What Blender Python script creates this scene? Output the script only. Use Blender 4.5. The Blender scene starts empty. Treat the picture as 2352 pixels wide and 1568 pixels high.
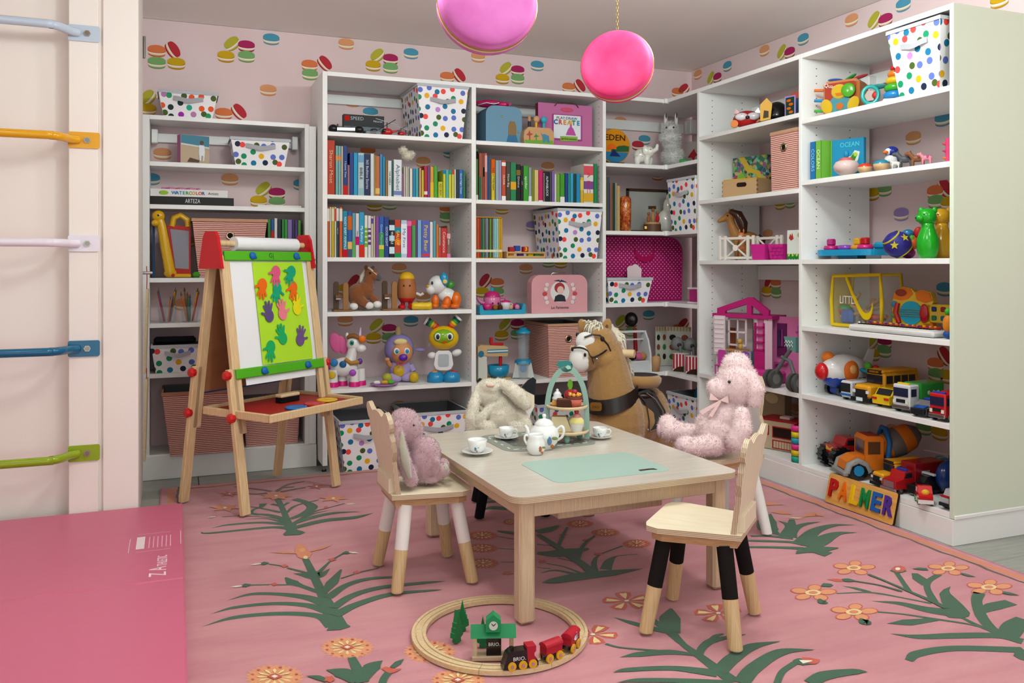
import bpy, bmesh, math, random
from mathutils import Matrix, Vector, Euler
from math import sin, cos, pi, radians as R_
random.seed(7)
sc = bpy.context.scene
COL = sc.collection
# ---------------------------------------------------------------- camera (level, shifted lens)
F_, YAW, Y0, H = 1944.17, .3774, 607.49, 1.05
S_, C_ = sin(YAW), cos(YAW)
cam = bpy.data.objects.new('camera', bpy.data.cameras.new('camera')); COL.objects.link(cam)
cam.location = (0, 0, H); cam.rotation_euler = (pi/2, 0, -YAW)
cam.data.sensor_width = 36; cam.data.lens = F_/2352*36
cam.data.shift_y = -(784-Y0)/2352; cam.data.clip_start = .05
sc.camera = cam
# ---------------------------------------------------------------- view, world, lamps
vs = sc.view_settings
vs.view_transform = 'Standard'; vs.look = 'None'; vs.exposure = .1; vs.gamma = 1; vs.use_curve_mapping = False
W = bpy.data.worlds.new('room_light'); sc.world = W; W.use_nodes = True
W.node_tree.nodes['Background'].inputs[0].default_value = (.93, 1, .985, 1)
W.node_tree.nodes['Background'].inputs[1].default_value = 1.5
LAMPS = [(.55, 2.55, 2.12, 21), (1.92, 2.4, 2.12, 28), (1.0, 1.3, 2.15, 19), (2.2, 1.1, 2.15, 12), (-.85, 2.3, 2.15, 4), (.8, -.3, 2.15, 10)]
for lx, ly, lz, p in LAMPS:                   # globe ceiling lamps of the room, above the frame
    l = bpy.data.lights.new('ceiling_lamp', 'POINT'); l.shadow_soft_size = .09; l.energy = p
    l.color = (.90, 1, .975) if lx > 0 else (.98, .95, .87)
    o = bpy.data.objects.new('ceiling_lamp', l); COL.objects.link(o); o.location = (lx, ly, lz)
# ---------------------------------------------------------------- photo geometry helpers
x0, Yb, Zt, Xr, Ye, Yl, Yw, Zc, Xw = .6853, 4.3212, 2.0269, 2.693, 2.3268, 4.4869, 4.7201, 2.3114, 3.125
def ray(u, v=Y0):
    a = (u-1176)/F_; return (C_*a+S_, C_-S_*a, -(v-Y0)/F_)
def onY(u, v, Y): d = ray(u, v); t = Y/d[1]; return Vector((d[0]*t, Y, H+d[2]*t))
def onX(u, v, X): d = ray(u, v); t = X/d[0]; return Vector((X, d[1]*t, H+d[2]*t))
def onZ(u, v, Z): d = ray(u, v); t = (Z-H)/d[2]; return Vector((d[0]*t, d[1]*t, Z))
def atd(u, v, d0): d = ray(u, v); return Vector((d[0]*d0, d[1]*d0, H+d[2]*d0))
def zcam(P): return S_*P[0]+C_*P[1]
def pxm(P): return zcam(P)/F_
def face(P): return -math.atan2(P[0], P[1])
# ---------------------------------------------------------------- materials
MATS = {}
def lin(h):
    h = h.lstrip('#'); r = [int(h[i:i+2], 16)/255 for i in (0, 2, 4)]
    return tuple((c/12.92 if c <= .04045 else ((c+.055)/1.055)**2.4) for c in r)+(1,)
def newmat(name, col, rough=.5, metal=0, spec=.5, coat=0, sheen=0, alpha=1, trans=0):
    m = bpy.data.materials.new(name); m.use_nodes = True
    b = m.node_tree.nodes['Principled BSDF']
    b.inputs['Base Color'].default_value = lin(col) if isinstance(col, str) else col
    b.inputs['Roughness'].default_value = rough; b.inputs['Metallic'].default_value = metal
    b.inputs['Specular IOR Level'].default_value = spec; b.inputs['Coat Weight'].default_value = coat
    b.inputs['Sheen Weight'].default_value = sheen; b.inputs['Alpha'].default_value = alpha
    b.inputs['Transmission Weight'].default_value = trans
    return m
class N:                                       # tiny node helper
    def __init__(s, m): s.m = m; s.t = m.node_tree; s.b = s.t.nodes['Principled BSDF']
    def n(s, typ, **k):
        x = s.t.nodes.new(typ)
        for a, v in k.items():
            if a.startswith('i_'): x.inputs[int(a[2:]) if a[2:].isdigit() else a[2:].replace('_', ' ')].default_value = v
            else: setattr(x, a, v)
        return x
    def l(s, a, b): s.t.links.new(a, b)
    def ramp(s, fac, stops, const=False):
        r = s.n('ShaderNodeValToRGB'); e = r.color_ramp
        e.interpolation = 'CONSTANT' if const else 'LINEAR'
        while len(e.elements) < len(stops): e.elements.new(.5)
        for q, (p, c) in zip(e.elements, stops): q.position = p; q.color = lin(c)
        s.l(fac, r.inputs[0]); return r.outputs[0]
    def bump(s, h, st=.3, d=.01):
        b = s.n('ShaderNodeBump'); b.inputs['Strength'].default_value = st; b.inputs['Distance'].default_value = d
        s.l(h, b.inputs['Height']); s.l(b.outputs[0], s.b.inputs['Normal'])
    def coord(s, kind='UV', sc=(1, 1, 1), rot=(0, 0, 0)):
        t = s.n('ShaderNodeTexCoord'); mp = s.n('ShaderNodeMapping')
        mp.inputs['Scale'].default_value = sc; mp.inputs['Rotation'].default_value = rot
        s.l(t.outputs[kind], mp.inputs[0]); return mp.outputs[0]
    def noise(s, co, scale, det=3, rough=.5):
        x = s.n('ShaderNodeTexNoise'); x.inputs['Scale'].default_value = scale
        x.inputs['Detail'].default_value = det; x.inputs['Roughness'].default_value = rough
        s.l(co, x.inputs['Vector']); return x.outputs[0]
    def base(s, c): s.l(c, s.b.inputs['Base Color'])
def mat(k):
    """hex -> satin plastic; prefix p gloss, m matte, f fabric, g metal, t clear tint, w wood of that tone"""
    if k in MATS: return MATS[k]
    if k[0] == '#': m = newmat('plastic '+k, k, .45, spec=.25)
    elif k[1] == '#':
        c = k[1:]
        if k[0] == 'p': m = newmat('gloss '+c, c, .18, spec=.4, coat=.15)
        elif k[0] == 'm': m = newmat('matte '+c, c, .8, spec=.1)
        elif k[0] == 'g': m = newmat('metal '+c, c, .25, metal=1)
        elif k[0] == 't':
            m = newmat('clear '+c, c, .08, alpha=.14)
        elif k[0] == 'f':
            m = newmat('fabric '+c, c, .95, spec=.1, sheen=.4); n = N(m)
            n.bump(n.noise(n.coord('Object'), 260, 4, .7), .5, .004)
        elif k[0] == 'w':
            m = newmat('wood '+c, c, .45, spec=.35); n = N(m)
            ns = n.noise(n.coord('UV', (9, 110, 9)), 1.6, 5, .6)
            L = lin(c); d = '#%02x%02x%02x' % tuple(max(0, int(int(c[i:i+2], 16)*.84)) for i in (1, 3, 5))
            n.base(n.ramp(ns, [(.32, d), (.6, c)]))
    MATS[k] = m; return m
def reg(name, m): MATS[name] = m; return m
def dots(name, cols, cell, rad, bg='#e9e7ea', rnd=.62, rot=0):
    m = reg(name, newmat(name, bg, .6, spec=.3)); n = N(m); co = n.coord('UV', (1/cell, 1/cell, 1), (0, 0, rot))
    v = n.n('ShaderNodeTexVoronoi', voronoi_dimensions='2D'); v.inputs['Scale'].default_value = 1
    v.inputs['Randomness'].default_value = rnd; n.l(co, v.inputs['Vector'])
    lt = n.n('ShaderNodeMath', operation='LESS_THAN'); lt.inputs[1].default_value = rad/cell; n.l(v.outputs['Distance'], lt.inputs[0])
    sp = n.n('ShaderNodeSeparateColor'); n.l(v.outputs['Color'], sp.inputs[0])
    c = n.ramp(sp.outputs[0], [(i/len(cols), k) for i, k in enumerate(cols)], True)
    mx = n.n('ShaderNodeMix', data_type='RGBA'); n.l(lt.outputs[0], mx.inputs[0]); mx.inputs[6].default_value = lin(bg)
    n.l(c, mx.inputs[7]); n.base(mx.outputs[2])
DC = ['#e8453f', '#e3ab12', '#0d8a5c', '#0f6f9a', '#5a6fc0', '#b782c4', '#12203f', '#44591c']
dots('dot_fabric', DC, .047, .0138)
dots('dot_fabric_small', DC, .045, .0138)
dots('dot_fabric_green', ['#12945c', '#13a384', '#0b2f2c', '#a012a8', '#e2541d', '#0d6b4e', '#b47aa8', '#44591c'], .045, .0138)
dots('pink_pin_dots', ['#f0a8c8'], .0185, .0034, '#a3085e', .05, .785)
# stripes of woven red/cream paper (baskets)
m = reg('woven_stripe', newmat('woven_stripe', '#cc8888', .9, spec=.15)); n = N(m)
wv = n.n('ShaderNodeTexWave', wave_type='BANDS', bands_direction='Y'); wv.inputs['Scale'].default_value = 34; wv.inputs['Distortion'].default_value = 1.6
wv.inputs['Detail'].default_value = 3; wv.inputs['Detail Scale'].default_value = .8
n.l(n.coord('UV'), wv.inputs['Vector'])
n.base(n.ramp(wv.outputs['Fac'], [(.18, '#9c4a44'), (.42, '#c99288'), (.7, '#dcbcae')])); n.bump(wv.outputs['Fac'], .35, .003)
# boards, walls and ceiling
m = reg('white', newmat('white melamine', '#e6e6e4', .42, spec=.4)); n = N(m); n.bump(n.noise(n.coord('UV', (30, 400, 30)), 3, 2), .03, .002)
m = reg('end_panel', newmat('end panel pale green', '#cdd6c2', .5, spec=.4))  # pale greenish tone for the end panel, the other boards stay white
m = reg('wallpaint', newmat('cream wall paint', '#ece3dc', .7, spec=.3)); n = N(m); n.bump(n.noise(n.coord('Object'), 90, 3), .06, .003)
m = reg('ceilpaint', newmat('ceiling paint', '#efe9e5', .85, spec=.2)); n = N(m); n.bump(n.noise(n.coord('Object'), 60, 3), .05, .003)
m = reg('wallpaper', newmat('pink wallpaper', '#dfb3b8', .8, spec=.2)); n = N(m)
n.base(n.ramp(n.noise(n.coord('Object'), 3, 2), [(.3, '#dcc4c4'), (.7, '#e1cbcc')])); n.bump(n.noise(n.coord('Object'), 220, 2), .05, .002)
# grey plank floor: colour and grain only (planks are built)
for i, (a, b) in enumerate((('#8e918a', '#a9aba2'), ('#83877f', '#9c9f97'), ('#989b93', '#b3b5ac'))):
    m = reg('plank%d' % i, newmat('grey plank', a, .45)); n = N(m)
    n.base(n.ramp(n.noise(n.coord('UV', (2.2, 30, 1)), 2.2, 5, .65), [(.3, a), (.65, b)]))
# rug
m = reg('rug', newmat('rug pile', '#c3747f', .95, spec=.08, sheen=.3)); n = N(m)
ns = n.noise(n.coord('Object', (1, 5, 1)), 2.2, 4, .6); n.base(n.ramp(ns, [(.3, '#be7984'), (.5, '#c7868d'), (.72, '#cd9195')]))
n.bump(n.noise(n.coord('Object'), 420, 3, .7), .5, .004)
for k, c in (('rug_green', '#2f5b41'), ('rug_orange', '#d4825a'), ('rug_peach', '#dd9464'), ('rug_cream', '#e6cf92'), ('rug_red', '#c2553f'), ('rug_white', '#e8e2cf'), ('rug_dark', '#5d4f38'), ('rug_pinkedge', '#c2607c')):
    m = reg(k, newmat(k, c, .95, spec=.08, sheen=.3)); n = N(m); n.bump(n.noise(n.coord('Object'), 420, 3, .7), .5, .004)
# plywood edge (laminated layers show as stripes along local z)
def plywood(name, c1, c2, per=.0045, axis=2):
    m = reg(name, newmat(name, c1, .5)); n = N(m); sp = n.n('ShaderNodeSeparateXYZ'); n.l(n.coord('Object'), sp.inputs[0])
    mu = n.n('ShaderNodeMath', operation='MULTIPLY'); mu.inputs[1].default_value = 2*pi/per; n.l(sp.outputs[axis], mu.inputs[0])
    si = n.n('ShaderNodeMath', operation='SINE'); n.l(mu.outputs[0], si.inputs[0])
    n.base(n.ramp(si.outputs[0], [(.0, c2), (.6, c1)]))
plywood('ply_edge', '#d9cab0', '#a98f70'); plywood('ply_edge_y', '#d9cab0', '#a98f70', .0045, 1)
m = reg('birch', newmat('birch', '#d9c5a2', .42)); n = N(m); n.base(n.ramp(n.noise(n.coord('UV', (40, 5, 5)), 1.3, 4), [(.3, '#dccdb0'), (.7, '#e6d9c0')]))
m = reg('tabletop', newmat('tabletop', '#d9cdb9', .22, spec=.5)); n = N(m); n.base(n.ramp(n.noise(n.coord('UV', (3, 40, 5)), 1.5, 4), [(.3, '#bdb6a9'), (.7, '#c6bfb3')]))
def wood(name, a, b, sx=9, sy=110, rough=.45):
    m = reg(name, newmat(name, a, rough, spec=.35)); n = N(m)
    n.base(n.ramp(n.noise(n.coord('UV', (sx, sy, sx)), 1.6, 5, .6), [(.3, a), (.62, b)]))
wood('pine', '#c7a274', '#dcc095', 110, 6); wood('rubberwood', '#bda384', '#d0b99a', 130, 6); wood('beech_leg', '#bd9a6b', '#d2b58a', 120, 5)
wood('beech', '#cbae82', '#dac29c', 60, 60); wood('seat_rail', '#a57c55', '#bd966c', 10, 120); wood('hardboard', '#8a5a38', '#96653f', 8, 8, .7)
wood('alder', '#c98d42', '#dba458', 6, 60)
# plush fabrics
def plush(name, a, b, scale=75):
    m = reg(name, newmat(name, a, 1, spec=.05, sheen=.6)); n = N(m); ns = n.noise(n.coord('Object'), scale, 4, .7)
    n.base(n.ramp(ns, [(.3, a), (.66, b)])); n.bump(ns, .35, .004)
plush('plush_pink', '#b08a92', '#c3a2a8'); plush('plush_cream', '#d8cfba', '#e9e2d2'); plush('plush_pig', '#e8c3c6', '#f2dedd')
plush('plush_horse', '#96703f', '#b08650', 90); plush('plush_mane', '#d8cdb4', '#ece5d2'); plush('plush_white', '#dcdad4', '#f0efec')
plush('plush_pony', '#6d3a1c', '#9a5c30', 60); plush('floral_print', '#4a4a46', '#d9d2bd', 150)
reg('leather', newmat('dark leather', '#1e1513', .32, spec=.5)); reg('black', newmat('black', '#0d0d0e', .3))
reg('chrome', newmat('chrome', '#c8c8c8', .18, metal=1)); reg('gold', newmat('gold', '#b8944a', .3, metal=1))
reg('porcelain', newmat('porcelain', '#e6e8e6', .1, spec=.6, coat=.5)); reg('ceramic', newmat('ceramic', '#dcdcd2', .12, spec=.6, coat=.4))
reg('vinyl', newmat('pink vinyl', '#cc6684', .42, spec=.4)); n = N(MATS['vinyl']); n.bump(n.noise(n.coord('Object'), 7, 3), .12, .02)
reg('paper', newmat('paper', '#e4e4e6', .8, spec=.2)); reg('pages', newmat('pages', '#d8cfbb', .9, spec=.1))
# ---------------------------------------------------------------- mesh builder
class G:
    def __init__(s): s.v = []; s.f = []; s.m = []; s.sm = []; s.k = []; s.T = None
    def mi(s, m):
        if m not in s.k: s.k.append(m)
        return s.k.index(m)
    def add(s, vs, fs, m, sm=False, T=None):
        o = len(s.v); T2 = s.T
        for p in vs:
            p = Vector(p)
            if T is not None: p = T @ p
            if T2 is not None: p = T2 @ p
            s.v.append(p)
        ms = m if isinstance(m, (list, tuple)) else None
        for i, f in enumerate(fs):
            s.f.append([o+j for j in f]); s.m.append(s.mi(ms[i] if ms else m)); s.sm.append(sm)
        return s
    def box(s, c, d, m, b=0, rot=None, T=None):
        x, y, z = d[0]/2, d[1]/2, d[2]/2; M = Matrix.Translation(Vector(c))
        if rot: M = M @ Euler(rot).to_matrix().to_4x4()
        if T is not None: M = T @ M
        if not b:
            vs = [(i*x, j*y, k*z) for i in (-1, 1) for j in (-1, 1) for k in (-1, 1)]
            fs = [(0, 1, 3, 2), (4, 6, 7, 5), (0, 4, 5, 1), (2, 3, 7, 6), (0, 2, 6, 4), (1, 5, 7, 3)]
            return s.add(vs, fs, m, False, M)
        b = min(b, x*.98, y*.98, z*.98); vs = []; ix = {}
        for i in (-1, 1):
            for j in (-1, 1):
                for k in (-1, 1):
                    for a in range(3):
                        p = [i*(x-b), j*(y-b), k*(z-b)]; p[a] = (i*x, j*y, k*z)[a]
                        ix[i, j, k, a] = len(vs); vs.append(p)
        fs = []
        for a in range(3):
            e = [(-1, -1), (1, -1), (1, 1), (-1, 1)]
            for sg in (-1, 1):
                f = []
                for q in e:
                    t = list(q); t.insert(a, sg); f.append(ix[t[0], t[1], t[2], a])
                fs.append(f if (sg > 0) == (a != 1) else f[::-1])
        for a, c2 in ((0, 1), (0, 2), (1, 2)):
            r = 3-a-c2
            for p in (-1, 1):
                for q in (-1, 1):
                    t = [0, 0, 0]; t[a] = p; t[c2] = q; t[r] = -1; t1 = tuple(t); t[r] = 1; t2 = tuple(t)
                    fs.append([ix[t1+(a,)], ix[t2+(a,)], ix[t2+(c2,)], ix[t1+(c2,)]])
        for i in (-1, 1):
            for j in (-1, 1):
                for k in (-1, 1): fs.append([ix[i, j, k, 0], ix[i, j, k, 1], ix[i, j, k, 2]])
        return s.add(vs, fs, m, False, M)
    def cyl(s, p0, p1, r0, m, r1=None, n=14, cap=True, sm=True):
        p0 = Vector(p0); p1 = Vector(p1); r1 = r0 if r1 is None else r1
        q = (p1-p0).to_track_quat('Z', 'Y').to_matrix()
        vs = []
        for p, r in ((p0, r0), (p1, r1)):
            for i in range(n): vs.append(p+q @ Vector((cos(2*pi*i/n)*r, sin(2*pi*i/n)*r, 0)))
        s.add(vs, [(i, (i+1) % n, n+(i+1) % n, n+i) for i in range(n)], m, sm)
        if cap: s.add(vs, [tuple(range(n-1, -1, -1)), tuple(range(n, 2*n))], m)
        return s
    def lathe(s, pr, m, c=(0, 0, 0), n=20, rot=None, ms=None, sm=True, ang=2*pi):
        M = Matrix.Translation(Vector(c))
        if rot: M = M @ Euler(rot).to_matrix().to_4x4()
        vs = []; full = abs(ang-2*pi) < 1e-6; nn = n if full else n+1
        for r, z in pr:
            for i in range(nn): a = ang*i/n; vs.append((r*cos(a), r*sin(a), z))
        fs = []; mm = []
        for j in range(len(pr)-1):
            for i in range(n):
                i2 = (i+1) % nn
                fs.append((j*nn+i, j*nn+i2, (j+1)*nn+i2, (j+1)*nn+i)); mm.append(ms[j] if ms else m)
        return s.add(vs, fs, mm, sm, M)
    def ell(s, c, r, m, n=16, k=10, rot=None, z0=-1, z1=1):
        if not hasattr(r, '__len__'): r = (r, r, r)
        pr = []
        for j in range(k+1):
            t = max(-1, min(1, z0+(z1-z0)*j/k))
            a = math.asin(z0)+(math.asin(z1)-math.asin(z0))*j/k
            pr.append((cos(a), sin(a)))
        M = Matrix.Translation(Vector(c))
        if rot: M = M @ Euler(rot).to_matrix().to_4x4()
        M = M @ Matrix.Diagonal((r[0], r[1], r[2], 1)); vs = []; fs = []
        for a, z in pr:
            for i in range(n): vs.append((a*cos(2*pi*i/n), a*sin(2*pi*i/n), z))
        for j in range(k):
            for i in range(n): fs.append((j*n+i, j*n+(i+1) % n, (j+1)*n+(i+1) % n, (j+1)*n+i))
        if z0 > -1: fs.append(tuple(range(n-1, -1, -1)))
        if z1 < 1: fs.append(tuple(range(k*n, k*n+n)))
        return s.add(vs, fs, m, True, M)
    def tube(s, pts, r, m, n=8, cap=True):
        pts = [Vector(p) for p in pts]; rs = r if hasattr(r, '__len__') else [r]*len(pts); vs = []; fs = []
        up = None
        for i, p in enumerate(pts):
            d = (pts[min(i+1, len(pts)-1)]-pts[max(i-1, 0)]).normalized()
            if up is None: up = Vector((0, 0, 1)) if abs(d.z) < .9 else Vector((1, 0, 0))
            a = d.cross(up).normalized(); up = a.cross(d).normalized()
            for j in range(n): t = 2*pi*j/n; vs.append(p+(a*cos(t)+up*sin(t))*rs[i])
        for i in range(len(pts)-1):
            for j in range(n): fs.append((i*n+j, i*n+(j+1) % n, (i+1)*n+(j+1) % n, (i+1)*n+j))
        s.add(vs, fs, m, True)
        if cap: s.add(vs, [tuple(range(n-1, -1, -1)), tuple(range(len(vs)-n, len(vs)))], m)
        return s
    def prism(s, pts, d, m, y=0, me=None, T=None, sm=False):
        """outline in x,z extruded from y to y+d; front faces -y"""
        n = len(pts); A = sum(pts[i][0]*pts[(i+1) % n][1]-pts[(i+1) % n][0]*pts[i][1] for i in range(n))
        if A < 0: pts = pts[::-1]
        vs = [(p[0], y, p[1]) for p in pts]+[(p[0], y+d, p[1]) for p in pts]
        s.add(vs, [tuple(range(n)), tuple(range(2*n-1, n-1, -1))], m, False, T)
        return s.add(vs, [(i, n+i, n+(i+1) % n, (i+1) % n) for i in range(n)], me or m, sm, T)
    def flat(s, pts, z, m, d=.0):
        """outline in x,y lying at z, extruded down by d"""
        n = len(pts); A = sum(pts[i][0]*pts[(i+1) % n][1]-pts[(i+1) % n][0]*pts[i][1] for i in range(n))
        if A < 0: pts = pts[::-1]
        vs = [(p[0], p[1], z) for p in pts]; s.add(vs, [tuple(range(n))], m)
        if d:
            v2 = vs+[(p[0], p[1], z-d) for p in pts]; s.add(v2, [(n+i, n+(i+1) % n, (i+1) % n, i) for i in range(n)]+[tuple(range(2*n-1, n-1, -1))], m)
        return s
    def mesh(s, name):
        me = bpy.data.meshes.new(name); me.from_pydata(s.v, [], s.f)
        for k in s.k: me.materials.append(mat(k))
        me.polygons.foreach_set('material_index', s.m); me.polygons.foreach_set('use_smooth', s.sm)
        uv = me.uv_layers.new(name='uv').data
        for p in me.polygons:
            nx, ny, nz = (abs(t) for t in p.normal)
            for li in p.loop_indices:
                c = me.vertices[me.loops[li].vertex_index].co
                uv[li].uv = (c.x, c.z) if ny >= nx and ny >= nz else ((c.y, c.z) if nx >= nz else (c.x, c.y))
        me.update(); return me
def tag(o, label=None, cat=None, group=None, kind=None):
    for k, v in (('label', label), ('category', cat), ('group', group), ('kind', kind)):
        if v: o[k] = v
    return o
def ob(name, g, parent=None, loc=(0, 0, 0), rot=(0, 0, 0), label=None, cat=None, group=None, kind=None, sc=1):
    me = g if isinstance(g, bpy.types.Mesh) else g.mesh(name)
    o = bpy.data.objects.new(name, me); COL.objects.link(o)
    o.location = loc; o.rotation_euler = rot; o.parent = parent
    if sc != 1: o.scale = (sc, sc, sc)
    return tag(o, label, cat, group, kind)
def th(name, label, cat, loc, rz=None, sc=1, group=None, rx=0, ry=0):
    """an Empty at the thing's base; rz None turns its local -y towards the room's middle"""
    o = bpy.data.objects.new(name, None); COL.objects.link(o); o.empty_display_size = .05
    o.location = loc; o.rotation_euler = (rx, ry, face(loc) if rz is None else rz)
    if sc != 1: o.scale = (sc, sc, sc)
    return tag(o, label, cat, group)
def dup(root, loc, rz=None, label=None, par=None):
    def cp(o, p):
        c = o.copy(); COL.objects.link(c); c.parent = p
        for ch in list(o.children): cp(ch, c)
        return c
    c = cp(root, par); c.location = loc
    if rz is not None: c.rotation_euler[2] = rz
    if label: c['label'] = label
    return c
def rr(w, h, r, n=5, cx=0, cy=0):
    o = []
    for sx, sy, a0 in ((1, -1, -pi/2), (1, 1, 0), (-1, 1, pi/2), (-1, -1, pi)):
        for i in range(n+1):
            a = a0+pi/2*i/n; o.append((cx+sx*(w/2-r)+r*cos(a), cy+sy*(h/2-r)+r*sin(a)))
    return o
def circ(r, n=20, cx=0, cy=0, ry=None): return [(cx+r*cos(2*pi*i/n), cy+(ry or r)*sin(2*pi*i/n)) for i in range(n)]
def arc(cx, cy, r, a0, a1, n=12): return [(cx+r*cos(R_(a0+(a1-a0)*i/n)), cy+r*sin(R_(a0+(a1-a0)*i/n))) for i in range(n+1)]
def text(s, size, m, parent, loc, rot=(pi/2, 0, 0), ex=.0004, align='CENTER', name='lettering', sx=1, bold=0, fit=None):
    c = bpy.data.curves.new('t', 'FONT'); c.body = s; c.size = size; c.extrude = ex; c.align_x = align; c.align_y = 'CENTER'
    c.offset = bold; c.resolution_u = 2
    t = bpy.data.objects.new('t', c); me = bpy.data.meshes.new_from_object(t); bpy.data.objects.remove(t); bpy.data.curves.remove(c)
    me.materials.clear(); me.materials.append(mat(m)); me.name = name
    if fit and len(me.vertices):
        xs = [v.co.x for v in me.vertices]; w = max(xs)-min(xs); sx = fit/max(w, 1e-6)
    o = bpy.data.objects.new(name, me); COL.objects.link(o); o.parent = parent; o.location = loc; o.rotation_euler = rot
    if sx != 1: o.scale = (sx, 1, 1)
    return o
def blend(name, g, vox, parent=None, smooth=4, fur=None, **k):
    """fuse overlapping shapes into one continuous skin"""
    o = ob(name, g, parent, **k); ms = list(o.data.materials)
    r = o.modifiers.new('r', 'REMESH'); r.mode = 'VOXEL'; r.voxel_size = vox; r.use_smooth_shade = True
    s = o.modifiers.new('s', 'SMOOTH'); s.iterations = smooth; s.factor = .5
    dg = bpy.context.evaluated_depsgraph_get(); dg.update()
    par, mw = o.parent, o.matrix_basis.copy(); o.parent = None; o.matrix_basis = Matrix(); dg.update()
    me = bpy.data.meshes.new_from_object(o.evaluated_get(dg)); o.parent = par; o.matrix_basis = mw
    o.modifiers.clear(); old = o.data; o.data = me
    me.materials.clear(); me.materials.append(ms[0])
    for p in me.polygons: p.use_smooth = True
    if not me.uv_layers: me.uv_layers.new(name='uv')
    if fur: add_fur(o, *fur)
    return o
def add_fur(o, n, ln, w, m, droop=.0, part='fur'):
    """short fuzz: thin tapered blades grown on the skin, one joined part"""
    me = o.data; me.calc_loop_triangles(); vs = [v.co for v in me.vertices]; tr = me.loop_triangles
    ar = [t.area for t in tr]; tris = random.choices(range(len(tr)), ar, k=n)
    v = []; f = []
    for ti in tris:
        t = tr[ti]; a, b = random.random(), random.random()
        if a+b > 1: a, b = 1-a, 1-b
        p0, p1, p2 = (vs[i] for i in t.vertices); p = p0+(p1-p0)*a+(p2-p0)*b
        d = t.normal+Vector((random.gauss(0, .45), random.gauss(0, .45), random.gauss(0, .45)-droop)); d.normalize()
        sd = d.cross(Vector((random.gauss(0, 1), random.gauss(0, 1), random.gauss(0, 1)))).normalized()*w
        L = ln*random.uniform(.6, 1.2); k = len(v)
        v += [p-sd, p+sd, p+d*L]; f.append((k, k+1, k+2))
    me2 = bpy.data.meshes.new(part); me2.from_pydata(v, [], f); me2.materials.append(mat(m)); me2.uv_layers.new(name='uv')
    q = bpy.data.objects.new(part, me2); COL.objects.link(q); q.parent = o; q['kind'] = 'stuff'
    return q
def shelfB(u, ins=.15, z=0, Y=None): P = onY(u, Y0, (Y or Yb)+ins); P.z = z; return P
def shelfR(u, ins=.15, z=0): P = onX(u, Y0, Xr+ins); P.z = z; return P
# ================================================================ SETTING
def struct(name, g, parent=None, **k): return ob(name, g, parent, kind='structure' if parent is None else None, **k)
fl = struct('floor', G().box((1.2, 1.6, -.035), (6.2, 6.4, .05), 'm#6d6f69'))
plk = [G().box((0, 0, 0), (1.196, .1765, .0095), 'plank%d' % i, .0012).mesh('plank') for i in range(3)]
for r in range(36):
    for c in range(6):
        o = ob('plank', plk[random.randrange(3)], fl, (-1.3+c*1.2+(r % 3)*.41-.4, -1.5+r*.1785, -.0052))
struct('ceiling', G().box((1.0, 1.4, Zc+.04), (5.6, 6.9, .08), 'ceilpaint'))
wb = struct('wall_back', G().box((.9, Yw+.05, 1.155), (4.5, .1, 2.31), 'wallpaper'))
wr = struct('wall_right', G().box((Xw+.05, 1.5, 1.155), (.1, 6.4, 2.31), 'wallpaper'))
lX = [onY(u, 600, 3.79).x for u in (158, 226, 236, 318)]
g = G().box(((lX[0]-2.0)/2, 4.03, 1.155), (abs(lX[0]+2.0), .36, 2.31), 'wallpaint')
g.box(((lX[2]+lX[3])/2, 4.03, 1.155), (lX[3]-lX[2], .49, 2.31), 'wallpaint', .003)
g.box(((lX[1]+lX[2])/2, 4.03, 1.155), (lX[2]-lX[1], .462, 2.31), 'wallpaint')
wl = struct('wall_left', g)
ob('post', G().box(((lX[0]+lX[1])/2, 4.02, 1.155), (lX[1]-lX[0], .485, 2.31), 'wallpaint', .003), wl)
ob('hinge', G().box((lX[3]+.004, 4.25, 1.72+.33), (.008, .012, .1), 'g#8a857c').cyl((lX[3]+.008, 4.245, 2.0), (lX[3]+.008, 4.245, 2.1), .005, 'g#8a857c'), wl)
struct('wall_side', G().box((-1.85, .8, 1.155), (.1, 6.4, 2.31), 'wallpaint'))
# wallpaper macarons, printed flat on the walls
MC = {'o': ('#d9794a', '#c9603c'), 'r': ('#b8343f', '#a32c38'), 'y': ('#c9a21f', '#b0801c'), 'l': ('#b3ad3a', '#a39a38'),
      'm': ('#a82a5e', '#96284e'), 'g': ('#79a86a', '#6d9a5c'), 'b': ('#4f95b0', '#5b8ea0'), 's': ('#d99a6c', '#cf8a60'), 'v': ('#9a86c0', '#9181b4')}
MCM = {}
def macaron(key):
    if key in MCM: return MCM[key]
    a, b = MC[key]; g = G(); k = .086
    def lay(pts, c, y): g.prism([(x*k, z*k) for x, z in pts], .0004, 'm'+c, y)
    bot = arc(0, 0, .47, 180, 360, 14); bot = [(x, -.17+z*.38) for x, z in bot]
    lay(bot+[(.48, .0), (-.48, .0)], b, -.0004)
    lay([(x, -.11+z*.30) for x, z in arc(0, 0, .47, 180, 360, 14)]+[(.49, .1), (-.49, .1)], '#d9c09a', -.0008)
    lay([(x, -.05+z*.30) for x, z in arc(0, 0, .485, 180, 360, 14)]+[(.49, .1), (-.49, .1)], '#efe2cf', -.0012)
    lay([(x, .02+z*.26) for x, z in arc(0, 0, .495, 180, 360, 14)]+[(.5, .14), (-.5, .14)], b, -.0016)
    lay([(x*.5, .14+z*.24) for x, z in circ(1, 22)], a, -.0020)
    MCM[key] = g.mesh('macaron_print'); return MCM[key]
def mac(u, v, key, rot=0, wall='b'):
    if wall == 'b': ob('macaron_print', macaron(key), wb, onY(u, v, Yw-.0003), (0, -R_(rot), 0))
    else: ob('macaron_print', macaron(key), wr, onX(u, v, Xw-.0003), (0, -R_(rot), -pi/2))
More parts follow.
